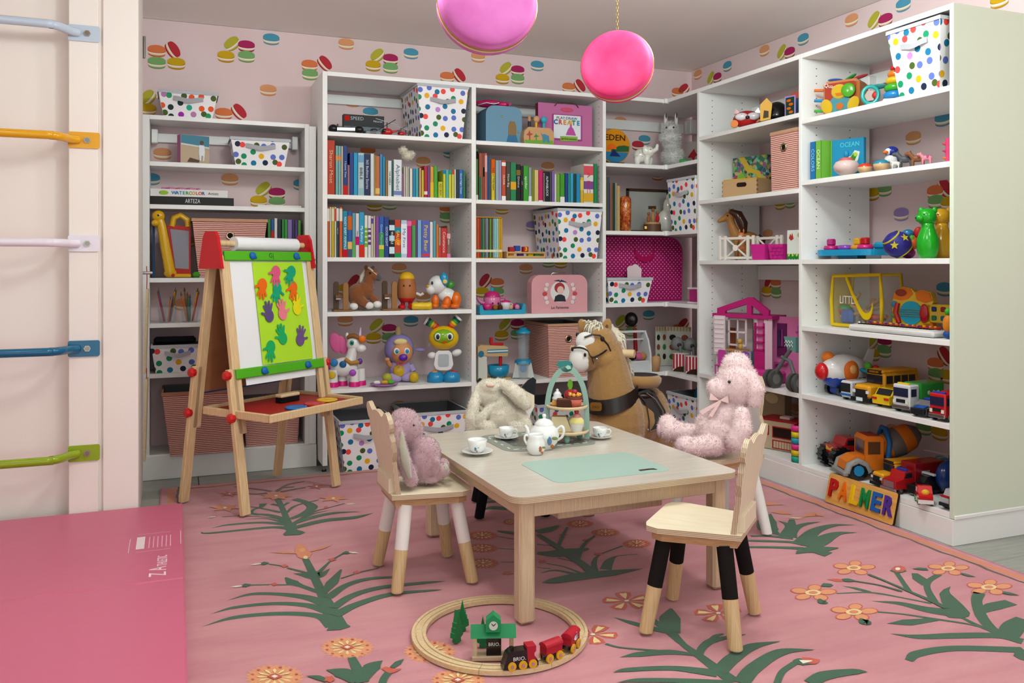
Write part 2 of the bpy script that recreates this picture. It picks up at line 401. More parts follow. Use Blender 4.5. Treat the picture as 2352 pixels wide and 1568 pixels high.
BACK = """360 118 o,360 145 g,405 147 y,396 115 r -58,519 131 y,534 101 l 42,566 131 g,566 107 m,623 91 b,616 208 s,712 172 g,711 151 o,745 146 r -48,
514 262 o,548 257 r -50,338 252 y,340 225 l 50,857 152 y,868 128 l 42,897 157 g,897 137 m,795 102 s,944 124 b,1098 132 s,1027 178 o,1054 174 r -50,
1154 182 y,1163 158 l 42,1189 182 g,1189 163 m,1234 152 b,1306 202 o,1331 198 r -50,1556 213 o,1571 206 r 40,810 234 s,851 260 b,845 348 o,972 373 s,1034 352 b,
860 473 y,895 470 g,1026 500 g,1026 482 o,815 648 r 52,793 665 y,917 617 s,972 684 s,793 737 s,858 777 y,866 748 l 40,894 777 g,894 757 m,944 738 b,915 933 s,
1258 384 s,1153 481 y,1223 520 v,1208 618 s,1107 672 y,1115 645 r 52,1142 672 g,1142 651 o,1152 771 y,1161 746 l 42,1188 768 g,1188 745 m,1288 605 y,1260 603 g,
1510 404 o,1490 724 b,1421 766 y,1427 738 l 42,1450 762 g,1450 742 m,1556 756 o,1570 745 r 40,1563 355 l -50,1480 322 b,1465 335 r,1425 280 s,
373 354 s,528 413 s,594 463 y,606 435 l 42,636 466 g,636 445 m,347 412 b,692 425 b,430 555 s,650 590 b,420 700 s"""
for t in BACK.replace('\n', '').split(','):
    q = t.split(); mac(float(q[0]), float(q[1]), q[2], float(q[3]) if len(q) > 3 else 0)
RIGHT = """1603 172 s,1634 180 l 42,1648 179 m,1671 153 b,1756 117 s,1797 120 l 42,1814 122 m,1845 91 b,1956 47 s,2009 47 l 42,2034 47 m,2075 12 b,2296 2 y,2166 275 b,2098 318 s,
2004 447 y,2032 437 g,2150 464 g,2148 442 o,2170 432 r -50,2180 468 y,2070 493 v,2005 815 y,2003 787 l 42,2031 807 g,2032 787 m,2151 862 g,2149 838 o,2170 818 r -50,2176 866 y,
2122 984 g,2158 996 y,2052 990 s,2166 1064 b,1783 673 g,1782 652 o,1761 670 y,1767 648 r 52,1826 940 s,1792 470 y,1815 466 g,1764 540 s,2170 665 b,2006 700 s"""
for t in RIGHT.replace('\n', '').split(','):
    q = t.split(); mac(float(q[0]), float(q[1]), q[2], float(q[3]) if len(q) > 3 else 0, 'r')
# ---------------------------------------------------------------- bookcases (white board furniture)
T = .0215
def holes(par, axis, at, a1, a2, z0, z1, sgn):
    g = G(); z = z0
    while z < z1:
        for a in (a1, a2):
            c = (at, a, z) if axis == 'x' else (a, at, z)
            d = Vector((sgn*.0012, 0, 0)) if axis == 'x' else Vector((0, sgn*.0012, 0))
            g.cyl(Vector(c), Vector(c)+d, .0026, 'm#2a2725', n=6)
        z += .0345
    ob('peg_holes', g, par, kind='stuff')
def bcase(label, xa, ta, xb, tb, shelves, yf, yb_, top=Zt, zbot=.034, foot=True):
    t = th('bookcase', label, 'bookcase', (0, 0, 0), 0)
    for x, tt in ((xa, ta), (xb, tb)):
        if tt: 
            p = ob('side_panel', G().box((x+tt/2, (yf+yb_)/2, (top+zbot)/2), (tt, yb_-yf, top-zbot), 'white', .001), t)
            if foot: ob('foot', G().cyl((x+tt/2, yf+.03, 0), (x+tt/2, yf+.03, .008), .012, 'black').cyl((x+tt/2, yf+.03, .008), (x+tt/2, yf+.03, zbot), .004, 'chrome', n=8), p)
    for i, z in enumerate([top]+shelves):
        w0, w1 = xa+ta, xb
        ob('top_panel' if i == 0 else 'shelf', G().box(((w0+w1)/2, (yf+yb_)/2, z-T/2), (w1-w0-.0006, yb_-yf, T), 'white', .0008), t)
    return t
bx = x0+.024; d1 = bx+.7696; d2 = d1+.0251; d3 = d2+.7696; d4 = d3+.0202
ZB1 = [1.724, 1.405, 1.087, .809, .417]; ZB2 = [1.721, 1.401, 1.084, .776, .412]
YB = Yw-.004
t1 = bcase('white bookcase beside the easel with two rows of books', x0, .024, d1, .0251, ZB1, Yb, YB)
t2 = bcase('white bookcase with blue suitcase on top shelf beside the corner unit', d2, 0, d3, .0202, ZB2, Yb, YB)
holes(t1, 'x', d1-.0013, Yb+.05, Yb+.33, .1, 1.98, 1); holes(t2, 'x', d3-.0013, Yb+.05, Yb+.33, .1, 1.98, 1)
for t, a, b in ((t1, bx, d1), (t2, d2, d3)):
    ob('back_rail', G().box(((a+b)/2, YB-.01, 1.962), (b-a-.002, .018, .05), 'white', .001), t)
# corner unit: L-shaped shelves
tc = th('corner_bookcase', 'white corner shelf unit with L-shaped shelves', 'bookcase', (0, 0, 0), 0)
Lp = lambda e: [(d4+.0005, Yb), (Xr-e, Yb), (Xr-e, 3.9995), (3.1, 3.9995), (3.1, YB), (d4+.0005, YB)]
ZC = [1.636, 1.245, .826, .418]
for i, z in enumerate([Zt]+ZC):
    p = ob('top_panel' if i == 0 else 'shelf', G().flat(Lp(0), z, 'white', T), tc)
    ob('corner_cap', G().box((Xr, Yb, z-T/2), (.03, .03, T+.008), 'white', .003), p)
ob('back_rail', G().box((2.68, YB-.01, 1.93), (.76, .018, .06), 'white', .001), tc)
ob('bracket', G().box((3.07, 4.63, 1.93), (.05, .07, .09), 'white', .004), tc)
# right run: two units with shared divider, plinth and end panel
ya = 3.9785; yb1 = ya-.8068; yb2 = yb1-.02; ye1 = yb2-.8068
def rcase(label, y_far, tf, y_near, tn, shelves, rail):
    t = th('bookcase', label, 'bookcase', (0, 0, 0), 0)
    for y, tt in ((y_far, tf), (y_near-tn, tn)):
        if tt: ob('side_panel', G().box(((Xr+3.1)/2, y+tt/2, (Zt+.1)/2), (3.1-Xr, tt, Zt-.1), 'white' if y > 2.4 else 'end_panel', .001), t)
    for i, z in enumerate([Zt]+shelves):
        ob('top_panel' if i == 0 else 'shelf', G().box(((Xr+3.1)/2, (y_far+y_near)/2, z-T/2), (3.1-Xr, y_far-y_near-.0006, T), 'white', .0008), t)
    ob('plinth', G().box(((Xr+3.1)/2-.002, (y_far+tf+y_near-tn)/2, .049), (3.1-Xr+.004, y_far-y_near+tf+tn, .098), 'white', .001), t)
    holes(t, 'y', y_far-.0004, Xr+.085, Xr+.285, .17, 1.98, -1)
    if rail: ob('back_rail', G().box((3.092, (y_far+y_near)/2, 1.93), (.014, y_far-y_near-.002, .055), 'white', .001), t)
    ob('bracket', G().box((3.065, y_far-.03, 1.9), (.05, .055, .085), 'white', .004), t)
    return t
ZR1 = [1.757, 1.405, 1.073, .450, .120]; ZR2 = [1.722, 1.438, 1.074, .766, .452, .121]
t3 = rcase('white bookcase holding the pink dollhouse', ya, .0205, yb1, 0, ZR1, True)
t4 = rcase('white bookcase with toy vehicles and a pale green end panel', yb1-.02, .02, ye1, .0181, ZR2, True)
ob('trim_moulding', G().box(((Xr+3.1)/2, ye1-.0215, .106), (3.1-Xr, .007, .016), 'white', .003), t4)
ob('back_rail', G().box((3.092, (ya+yb1)/2, 1.005), (.014, .8, .08), 'white', .001), t3)
# left cabinet in the niche
tl = th('bookcase', 'low white bookcase in the niche behind the easel', 'bookcase', (0, 0, 0), 0)
lxa = -.165; lxb = onY(700, 500, Yl).x; lxc = onY(726, 500, Yl).x
ZL = [1.554, 1.345, .984, .762, .516, .121]
for xa, w, zt in ((lxa, .043, 1.781), (lxb, .022, 1.781)):
    ob('side_panel', G().box((xa+w/2, (Yl+YB)/2, zt/2+.0), (w, YB-Yl, zt), 'white', .001), tl)
ob('stile', G().box(((lxb+.022+lxc)/2, Yl+.012, .9435), (lxc-lxb-.022, .02, 1.655), 'white', .0015), tl)
for i, z in enumerate([1.781]+ZL):
    ob('top_panel' if i == 0 else 'shelf', G().box(((lxa+.043+lxb)/2, (Yl+YB)/2, z-T/2), (lxb-lxa-.0436, YB-Yl, T), 'white', .0008), tl)
ob('plinth', G().box(((lxa+lxc)/2, Yl-.004, .058), (lxc-lxa, .02, .114), 'white', .001), tl)
ob('back_rail', G().box(((lxa+lxb)/2, YB-.01, 1.70), (lxb-lxa-.05, .018, .045), 'white', .001), tl)
for x in (lxa+.062, lxb-.03): ob('bracket', G().box((x, YB-.05, 1.70), (.03, .06, .07), 'white', .003), tl)
# ================================================================ RUG
RZ = .0085
rg = th('rug', 'pink flower-patterned rug covering the floor', 'rug', (1.3, 2.6, 0), 0)
ro = rg.location.copy()
rx0, rx1, ry0, ry1 = -.068, 2.655, .95, 4.262
def rob(name, g): return ob(name, g, rg, -ro)
rob('pile', G().box(((rx0+rx1)/2, (ry0+ry1)/2, RZ/2), (rx1-rx0, ry1-ry0, RZ), 'rug', .002))
def frame(i, w, z, m, name):
    g = G()
    for a, b, c, d in ((rx0+i, rx1-i, ry1-i-w, ry1-i), (rx0+i, rx1-i, ry0+i, ry0+i+w), (rx0+i, rx0+i+w, ry0+i+w, ry1-i-w), (rx1-i-w, rx1-i, ry0+i+w, ry1-i-w)):
        g.flat([(a, c), (b, c), (b, d), (a, d)], z, m, .0004)
    rob(name, g)
frame(0, .006, RZ+.0004, 'rug_pinkedge', 'edge_binding'); frame(.03, .028, RZ+.0004, 'rug_orange', 'border_band')
g = G()
def wavy(p0, p1, w):
    pts = []; n = 90; d = Vector(p1)-Vector(p0); nn = Vector((-d.y, d.x)).normalized()
    a = []; b = []
    for i in range(n+1):
        p = Vector(p0)+d*i/n; q = nn*(.004*sin(i*.9)+.003*sin(i*2.3)); ww = w*(.75+.5*abs(sin(i*.55)))
        a.append(p+q+nn*ww/2); b.append(p+q-nn*ww/2)
    for i in range(n): g.flat([a[i][:], a[i+1][:], b[i+1][:], b[i][:]], RZ+.0008, 'rug_dark')
wavy((rx1-.075, ry0), (rx1-.075, ry1), .011); wavy((rx0+.075, ry1-.05), (rx1-.075, ry1-.05), .010); wavy((rx0+.075, ry0), (rx0+.075, ry1), .011)
rob('border_vine', g)
def cat(P, n=8):
    if len(P) < 3: return P
    Q = [P[0]*2-P[1]]+P+[P[-1]*2-P[-2]]; o = []
    for i in range(1, len(Q)-2):
        a, b, c, d = Q[i-1:i+3]
        for j in range(n):
            t = j/n; o.append(.5*((2*b)+(c-a)*t+(2*a-5*b+4*c-d)*t*t+(3*b-a-3*c+d)*t**3))
    return o+[P[-1]]
ZK = [RZ+.0006]
def stroke(zf, pts, ws, m='rug_green', name='leaf_motif'):
    """tapered woven leaf or stem through the given points of the photo, laid on the rug"""
    P = cat([onZ(*zf(*p), RZ) for p in pts]); n = len(P); g = G(); ZK[0] = RZ+.0004+((ZK[0]-RZ-.0004+.00007) % .0026); L = []; ws = [w*.68 for w in ws]; Rr = []
    for i, p in enumerate(P):
        d = P[min(i+1, n-1)]-P[max(i-1, 0)]; d.z = 0; d.normalize(); nn = Vector((-d.y, d.x, 0))
        t = i/(n-1)*(len(ws)-1); k = min(int(t), len(ws)-2); w = ws[k]+(ws[k+1]-ws[k])*(t-k)
        L.append(p+nn*max(w, .0008)/2); Rr.append(p-nn*max(w, .0008)/2)
    for i in range(n-1):
        vs = [(q.x, q.y, ZK[0]) for q in (Rr[i], Rr[i+1], L[i+1], L[i])]; g.add(vs, [(0, 1, 2, 3)], m)
    rob(name, g)
def blob(zf, pts, m, dz=0, name='flower_motif'):
    P = [onZ(*zf(*p), RZ) for p in pts]; ZK[0] = RZ+.0004+((ZK[0]-RZ-.0004+.00007) % .0026)
    rob(name, G().flat([(p.x, p.y) for p in P], ZK[0]+dz, m))
def Z(x, y, s): return lambda a, b: (x+a/s, y+b/s)
z1 = Z(360, 1080, 3.92); z2 = Z(440, 1400, 3.5636); z3 = Z(1340, 1340, 3.92); z4 = Z(1780, 1240, 4.112); z5 = Z(1660, 1080, 5.88); z6 = Z(1040, 1120, 4.9)
LF = [0, .02, .03, .03]
# plant under the easel
for p, w in (([(395, 555), (480, 565), (1000, 515), (1180, 520)], [0, .03, .04, .05]), ([(495, 520), (650, 490), (950, 470), (1190, 490)], [0, .03, .035, .05]),
             ([(745, 445), (980, 435), (1180, 480)], [0, .012, .03]), ([(590, 420), (760, 410), (1050, 430), (1150, 470)], [.008, .008, .012, .02]),
             ([(900, 395), (1020, 405), (1180, 450)], [.03, .04, .05]), ([(960, 300), (940, 330), (880, 350), (850, 385), (930, 400)], [.05, .03, .02, .03, .03]),
             ([(750, 325), (900, 335), (1120, 380)], [.01, .015, .03]), ([(1085, 250), (1130, 340), (1170, 440), (1200, 530)], [.04, .035, .04, .06]),
             ([(1035, 305), (1115, 320)], [.03, .03]), ([(1130, 325), (1185, 290)], [.02, .025]), ([(1165, 385), (1250, 320), (1460, 265)], [.02, .02, .01]),
             ([(1240, 260), (1330, 285), (1400, 330), (1340, 385), (1200, 440)], [.05, .05, .07, .06, .03]), ([(1230, 480), (1400, 380), (1540, 340), (1690, 300)], [.03, .02, .01, .012]),
             ([(1260, 465), (1400, 395), (1560, 360)], [.02, .02, 0]), ([(1240, 480), (1400, 425), (1600, 385), (1835, 373)], [.03, .05, .04, 0]),
             ([(1250, 515), (1500, 455), (1780, 425), (1955, 385)], [.05, .06, .05, 0]), ([(1200, 480), (1215, 540), (1230, 565)], [.07, .06, .12])):
    stroke(z1, p, w)
blob(z1, [(1140, 580), (1180, 555), (1270, 545), (1340, 560), (1290, 582), (1150, 590)], 'rug_green', 0, 'leaf_motif')
for a, b, c in (((1030, 190), (900, 170), (700, 150)), ((1080, 190), (1130, 160), (1240, 150)), ((1080, 190), (1180, 130), (1330, 100)), ((1120, 195), (1250, 170), (1340, 155)), ((1010, 205), (900, 215), (760, 205))):
    stroke(z1, [a, b, c], [.03, .02, .012], 'rug_dark', 'stem_motif')
def star(zf, cx, cy, rx, ry, m, k=6, inner=.35, core='rug_white', name='flower_motif'):
    pts = []
    for i in range(k*2):
        r = 1 if i % 2 == 0 else inner; a = pi*i/k+.2; pts.append((cx+rx*r*cos(a), cy+ry*r*sin(a)))
    blob(zf, pts, m, 0, name)
    if core: blob(zf, circ(rx*.1, 8, cx, cy, ry*.18), core, .0002, 'flower_heart')
star(z1, 655, 215, 110, 28, 'rug_red'); star(z1, 1440, 148, 100, 28, 'rug_red'); star(z1, 1075, 232, 155, 40, 'rug_orange', 8, .6)
star(z1, 615, 340, 160, 38, 'rug_orange', 6, .45); star(z1, 1590, 255, 150, 38, 'rug_orange', 6, .45)
def bud(zf, tip, base, w, c2='rug_white'):
    stroke(zf, [tip, ((tip[0]+base[0])/2, (tip[1]+base[1])/2), base], [0, w, w*.5], c2, 'bud_motif')
bud(z1, (450, 430), (530, 422), .02); bud(z1, (1790, 297), (1710, 303), .02); star(z1, 750, 410, 28, 15, 'rug_red', 5, .7, None); star(z1, 1525, 333, 25, 12, 'rug_red', 5, .7, None)
# plant in front of the mat
for p, w in (([(415, 1405), (700, 1325), (1100, 1290), (1450, 1310), (1590, 1400)], [0, .035, .04, .045, .07]), ([(485, 1295), (700, 1235), (1050, 1200), (1350, 1215), (1550, 1270)], [0, .03, .035, .045, .06]),
             ([(640, 1170), (850, 1115), (1100, 1115), (1350, 1145), (1540, 1210)], [0, .03, .035, .05, .06]), ([(1340, 800), (1400, 920), (1480, 1090), (1560, 1260), (1620, 1400)], [.035, .04, .045, .07, .09]),
             ([(1160, 965), (1220, 1010), (1300, 1040), (1480, 1105)], [.01, .06, .03, .03]), ([(850, 1033), (1020, 1030)], [.012, .012]), ([(1090, 1032), (1220, 1030)], [.012, .012]),
             ([(1010, 845), (1130, 862)], [.012, .012]), ([(1175, 880), (1330, 920), (1400, 940)], [.015, .02, .06]), ([(1230, 930), (1330, 940), (1420, 945), (1480, 940), (1560, 885)], [0, .05, .11, .05, 0]),
             ([(1460, 920), (1560, 820)], [.025, .012]), ([(1590, 800), (1690, 745)], [.012, .015]), ([(1500, 1110), (1580, 1010), (1660, 895)], [.03, .06, .01]), ([(1660, 975), (1780, 935)], [.012, .01]),
             ([(1820, 920), (2000, 880)], [.012, .012]), ([(1540, 1150), (1700, 1040), (1900, 980), (2160, 960)], [.05, .04, .035, .02]), ([(1590, 1240), (1750, 1135), (2000, 1060), (2400, 1015), (2600, 1000)], [.05, .045, .04, .03, 0]),
             ([(1600, 1310), (1800, 1210), (2100, 1120), (2450, 1085), (2580, 1078)], [.06, .05, .04, .02, 0])):
    stroke(z1, p, w)
blob(z1, [(1530, 1445), (1570, 1380), (1670, 1365), (1748, 1408), (1660, 1438)], 'rug_green', 0, 'leaf_motif')
blob(z1, [(1240, 710), (1280, 660), (1340, 685), (1365, 730), (1400, 750), (1380, 785), (1320, 800), (1270, 785), (1250, 745)], 'rug_orange'); blob(z1, circ(30, 12, 1310, 720, 18), 'rug_peach', .0002, 'flower_heart')
stroke(z1, [(1015, 742), (1150, 742), (1290, 750)], [0, .035, .01], 'rug_orange', 'flower_motif'); stroke(z1, [(1575, 678), (1480, 705), (1360, 740)], [0, .035, .01], 'rug_orange', 'flower_motif')
blob(z1, circ(22, 8, 1340, 788, 16), 'rug_cream', .0002, 'flower_heart')
for c in ((750, 1045, 850, 1033), (920, 845, 1010, 838), (1750, 740, 1670, 750)):
    stroke(z1, [(c[0], c[1]), ((c[0]+c[2])/2, (c[1]+c[3])/2), (c[2], c[3])], [.005, .05, .01]); bud(z1, (c[0]-.9*(c[2]-c[0]), c[1]+12), (c[0]+20*(1 if c[2] > c[0] else -1), c[1]), .022)
for c in ((1060, 1030), (1150, 865), (1580, 808), (1800, 922)): star(z1, c[0], c[1], 40, 17, 'rug_red', 4, .6, None)
# round fringed flowers, bottom
def mum(zf, cx, cy, rx, ry, c1='rug_peach', c2='rug_cream', c3='rug_red'):
    ZK[0] = RZ+.0004; star(zf, cx, cy, rx, ry, c1, 26, .84, None)
    for i in range(12):
        a = 2*pi*i/12; blob(zf, [(cx+rx*.2*cos(a), cy+ry*.2*sin(a)), (cx+rx*.5*cos(a-.13), cy+ry*.5*sin(a-.13)), (cx+rx*.64*cos(a), cy+ry*.64*sin(a)), (cx+rx*.5*cos(a+.13), cy+ry*.5*sin(a+.13))], c2, .0002, 'flower_petal')
        b = a+.26; blob(zf, circ(rx*.06, 6, cx+rx*.76*cos(b), cy+ry*.76*sin(b), ry*.07), c3, .0002, 'flower_dot')
    blob(zf, [(cx-rx*.26, cy), (cx, cy-ry*.26), (cx+rx*.26, cy), (cx, cy+ry*.26)], c3, .0004, 'flower_heart'); blob(zf, [(cx-rx*.12, cy), (cx, cy-ry*.12), (cx+rx*.12, cy), (cx, cy+ry*.12)], 'rug_white', .0006, 'flower_heart')
mum(z2, 1275, 312, 225, 90); mum(z2, 680, 552, 245, 105); mum(z2, 1950, 345, 220, 95); mum(z2, 2180, 580, 230, 95)
for p, w in (([(1310, 395), (1350, 480), (1400, 600)], [.03, .04, .05]), ([(1100, 497), (1230, 520), (1360, 590)], [0, .07, .05]), ([(1565, 420), (1480, 470), (1400, 570)], [0, .07, .05]),
             ([(1740, 407), (1690, 440), (1640, 480)], [0, .03, .02]), ([(1620, 510), (1580, 560), (1560, 610)], [.03, .03, .03]), ([(935, 547), (1030, 560), (1110, 590)], [0, .03, .02])):
    stroke(z2, p, w)
stroke(z2, [(1570, 480), (1640, 505), (1720, 488)], [.02, .04, 0], 'rug_red', 'bud_motif'); star(z2, 1130, 575, 50, 30, 'rug_red', 5, .7, None)
# flowers and stems around the black-legged chair
def heartflower(zf, cx, cy, rx, ry, k=5, a0=.4):
    ZK[0] = RZ+.0004
    for i in range(k):
        a = 2*pi*i/k+a0
        f = lambda r, d: (cx+rx*r*cos(a+d), cy+ry*r*sin(a+d))
        blob(zf, [f(.05, 0), f(.6, -.5), f(.95, -.35), f(1, 0), f(.95, .35), f(.6, .5)], 'rug_red', 0)
        blob(zf, [f(.2, 0), f(.6, -.2), f(.85, -.17), f(.8, 0), f(.85, .17), f(.6, .2)], 'rug_cream', .0002, 'flower_petal')
    blob(zf, circ(rx*.1, 8, cx, cy, ry*.1), 'rug_white', .0004, 'flower_heart')
heartflower(z3, 390, 158, 225, 85, 5, -.5); heartflower(z3, 1215, 268, 225, 85, 5, -.5); heartflower(z3, 85, 460, 230, 90, 5, .1)
for p, w in (([(275, 305), (420, 350), (640, 410), (790, 430)], [0, .03, .04, .06]), ([(790, 225), (780, 310), (775, 440)], [.01, .09, .09]), ([(575, 290), (640, 340), (740, 420)], [.03, .03, .03]),
             ([(775, 430), (900, 550), (1040, 650), (1200, 770), (1360, 890)], [.05, .03, .04, .05, .06]), ([(200, 545), (350, 580), (700, 610), (1000, 640)], [.015, .012, .015, .02]),
             ([(330, 665), (500, 640), (780, 620), (1020, 645)], [0, .04, .04, .02]), ([(1040, 640), (1080, 570), (1180, 510), (1460, 460)], [.03, .035, .04, .005]), ([(1100, 560), (1180, 480), (1260, 455)], [.02, .02, .01]),
             ([(265, 805), (400, 780), (800, 765), (1200, 810)], [0, .03, .035, .06]), ([(300, 895), (500, 875), (900, 880), (1300, 910)], [0, .03, .035, .06]), ([(1220, 800), (1340, 680), (1520, 570), (1775, 522)], [.06, .06, .05, 0]),
             ([(1420, 900), (1540, 760), (1780, 620), (2090, 598)], [.06, .06, .05, 0]), ([(1740, 910), (1790, 800), (1900, 720)], [.025, .025, .025]), ([(2040, 900), (2180, 830), (2450, 795), (2560, 800)], [.05, .06, .04, 0])):
    stroke(z3, p, w)
stroke(z3, [(1890, 715), (1960, 710), (2060, 725)], [.02, .06, .01]); stroke(z3, [(1970, 690), (2060, 700), (2130, 692)], [.04, .055, .005], 'rug_red', 'bud_motif'); stroke(z3, [(1960, 710), (2060, 700)], [.03, .005], 'rug_white', 'bud_motif')
# five-petal flowers on the right
def fivepetal(zf, cx, cy, rx, ry):
    ZK[0] = RZ+.0004
    for i in range(5):
        a = 2*pi*i/5-pi/2+.1; px, py = cx+rx*.62*cos(a), cy+ry*.62*sin(a)
        for k, c, dz in ((1, 'rug_red', 0), (.82, 'rug_peach', .0002)):
            blob(zf, [(px+k*(.40*rx*cos(a)*cos(t)-.30*rx*sin(a)*sin(t)), py+k*(.40*ry*sin(a)*cos(t)+.36*ry*cos(a)*sin(t))) for t in [2*pi*j/12 for j in range(12)]], c, dz, 'flower_petal')
    blob(zf, circ(rx*.33, 12, cx, cy, ry*.33), 'rug_cream', .0005, 'flower_heart'); blob(zf, circ(rx*.19, 10, cx, cy, ry*.19), 'rug_orange', .0007, 'flower_heart')
for p, w in (([(440, 440), (490, 430), (540, 425)], [.01, .05, .02]), ([(420, 560), (450, 590), (500, 600)], [.01, .05, .01]), ([(810, 745), (850, 780), (890, 770)], [.01, .06, .02]), ([(1295, 277), (1370, 277), (1440, 280)], [0, .035, .03]),
             ([(1760, 320), (1820, 338), (1900, 353)], [.02, .03, 0]), ([(2150, 500), (2220, 512), (2310, 527)], [.03, .035, 0]),
             ([(880, 328), (1060, 400), (1290, 500), (1480, 580), (1620, 650)], [.02, .016, .02, .03, .03]), ([(750, 392), (980, 430), (1200, 490)], [.012, .012, .02]), ([(640, 385), (700, 385), (760, 392)], [.03, .045, .01]), ([(1150, 310), (1210, 400), (1270, 490)], [.025, .025, .03]), ([(1090, 285), (1150, 300), (1235, 290)], [.02, .04, .02]),
             ([(580, 505), (850, 495), (1010, 510), (1250, 555), (1480, 600)], [.01, .014, .02, .014, .02]), ([(635, 433), (770, 460), (900, 495)], [0, .03, .03]), ([(1550, 325), (1450, 390), (1440, 460), (1500, 580)], [.03, .03, .03, .04]),
             ([(1320, 315), (1370, 370), (1430, 430)], [.03, .07, .04]), ([(915, 578), (1180, 600), (1450, 660), (1760, 700)], [0, .04, .07, .10]),
             ([(1770, 735), (1900, 800), (2100, 880)], [.02, .025, .03]), ([(970, 680), (1200, 700), (1500, 745), (1850, 800), (2120, 870)], [.013, .013, .02, .014, .03]), ([(1060, 790), (1250, 780), (1520, 750)], [0, .06, .03]),
             ([(1930, 500), (1905, 580), (1950, 720), (2060, 850), (2180, 900)], [.05, .045, .05, .05, .06]), ([(1950, 680), (2060, 630), (2230, 590)], [.03, .07, .06]), ([(1090, 887), (1350, 915), (1700, 905), (2100, 905), (2340, 960)], [0, .04, .05, .05, .06]),
             ([(1265, 1140), (1350, 1075), (1700, 1025), (2352, 1040)], [.03, .045, .045, .05]), ([(2200, 900), (2260, 820), (2380, 760)], [.08, .09, .09]), ([(2280, 1110), (2400, 1100)], [.03, .14])):
    stroke(z4, p, w)
blob(z4, [(1660, 440), (1590, 470), (1552, 510), (1570, 580), (1600, 645), (1570, 675), (1640, 735), (1760, 742), (1832, 722), (1842, 690), (1780, 620), (1660, 512), (1645, 480)], 'rug_green', 0, 'leaf_motif')
for c in ((745, 265, 210, 72), (360, 500, 230, 80), (745, 683, 235, 85), (1635, 270, 205, 70), (2020, 448, 225, 78)): fivepetal(z4, *c)
star(z4, 1170, 275, 70, 32, 'rug_red', 8, .9, None); blob(z4, circ(25, 8, 1160, 275, 14), 'rug_white', .0003, 'flower_heart'); stroke(z4, [(490, 375), (570, 380), (640, 385)], [0, .04, .03], 'rug_red', 'bud_motif')
# plant by the name board
for p, w in (([(100, 1075), (250, 1040), (800, 1045), (1100, 1060)], [0, .025, .035, .05]), ([(170, 950), (500, 955), (900, 970), (1100, 1000)], [.02, .03, .035, .06]), ([(380, 890), (600, 890), (800, 905), (950, 920)], [.02, .025, .04, .05]),
             ([(650, 590), (600, 690), (620, 800), (780, 880)], [.005, .11, .12, .01]), ([(750, 685), (850, 720), (910, 790)], [0, .03, .05]), ([(935, 665), (925, 760), (880, 900)], [.03, .06, .10]), ([(1335, 698), (1150, 720), (1000, 770), (930, 850)], [0, .03, .05, .06]),
             ([(1780, 740), (1500, 745), (1250, 820), (1080, 980)], [0, .04, .07, .10]), ([(1815, 843), (1550, 855), (1350, 940), (1180, 1040)], [0, .05, .10, .10]), ([(985, 1135), (1100, 1090), (1300, 1070), (1560, 1050)], [0, .07, .10, .01]), ([(1200, 1080), (1430, 1140)], [.05, .09])):
    stroke(z5, p, w)
for p, m in (([(450, 480), (620, 455), (830, 470)], 'rug_orange'), ([(640, 570), (800, 575), (930, 600)], 'rug_orange'), ([(1060, 640), (1240, 600), (1370, 630)], 'rug_orange'), ([(850, 635), (980, 650), (1130, 650)], 'rug_cream')):
    stroke(z5, p, [0, .08, 0] if m == 'rug_orange' else [0, .03, 0], m, 'flower_motif')
# plant under the table
for p, w in (([(1000, 1075), (1150, 1050), (1450, 1000), (1800, 960), (2140, 915)], [0, .07, .09, .07, 0]), ([(960, 530), (1150, 650), (1300, 760), (1480, 880), (1600, 980)], [.03, .04, .05, .05, .06]), ([(950, 740), (1150, 745), (1330, 720), (1530, 690)], [.03, .1, .09, .02]),
             ([(950, 500), (1060, 480), (1190, 430)], [.06, .07, .02]), ([(500, 490), (620, 505), (730, 525)], [.01, .04, .03]), ([(1190, 650), (1230, 560), (1290, 450)], [.02, .02, .015]), ([(1400, 810), (1480, 640), (1600, 545)], [.03, .02, .012]),
             ([(1610, 950), (1590, 840), (1660, 750), (1910, 655)], [.03, .03, .012, .012]), ([(1720, 920), (1760, 830), (1850, 770), (2080, 748)], [.06, .05, .01, .006]), ([(1440, 960), (1250, 890), (1050, 850)], [.02, .012, .01]),
             ([(1370, 970), (1150, 930), (990, 960)], [.03, .02, .005]), ([(1100, 910), (950, 900)], [.01, .008]), ([(1350, 830), (1180, 790)], [.012, .01]), ([(1120, 655), (950, 635)], [.01, .01]), ([(700, 580), (500, 548)], [.01, .01]), ([(700, 695), (510, 683)], [.01, .008]),
             ([(720, 838), (540, 838)], [.012, .008]), ([(280, 165), (450, 155), (540, 150)], [.05, .05, .04]), ([(330, 250), (450, 225), (620, 240)], [0, .07, .05]), ([(350, 80), (400, 130)], [.03, .03])):
    stroke(z6, p, w)
for c in ((1430, 405, 165, 45), (1720, 505, 170, 48), (2070, 630, 170, 52), (330, 540, 190, 55), (330, 680, 190, 55), (340, 850, 190, 62), (640, 385, 80, 35)): mum(z6, *c, 'rug_red', 'rug_cream', 'rug_orange')
for c in ((1240, 535, 60, 15), (1500, 590, 50, 14), (1640, 750, 70, 18), (1010, 835, 50, 22), (620, 965, 70, 25)): star(z6, *c, 'rug_red', 5, .6, None)
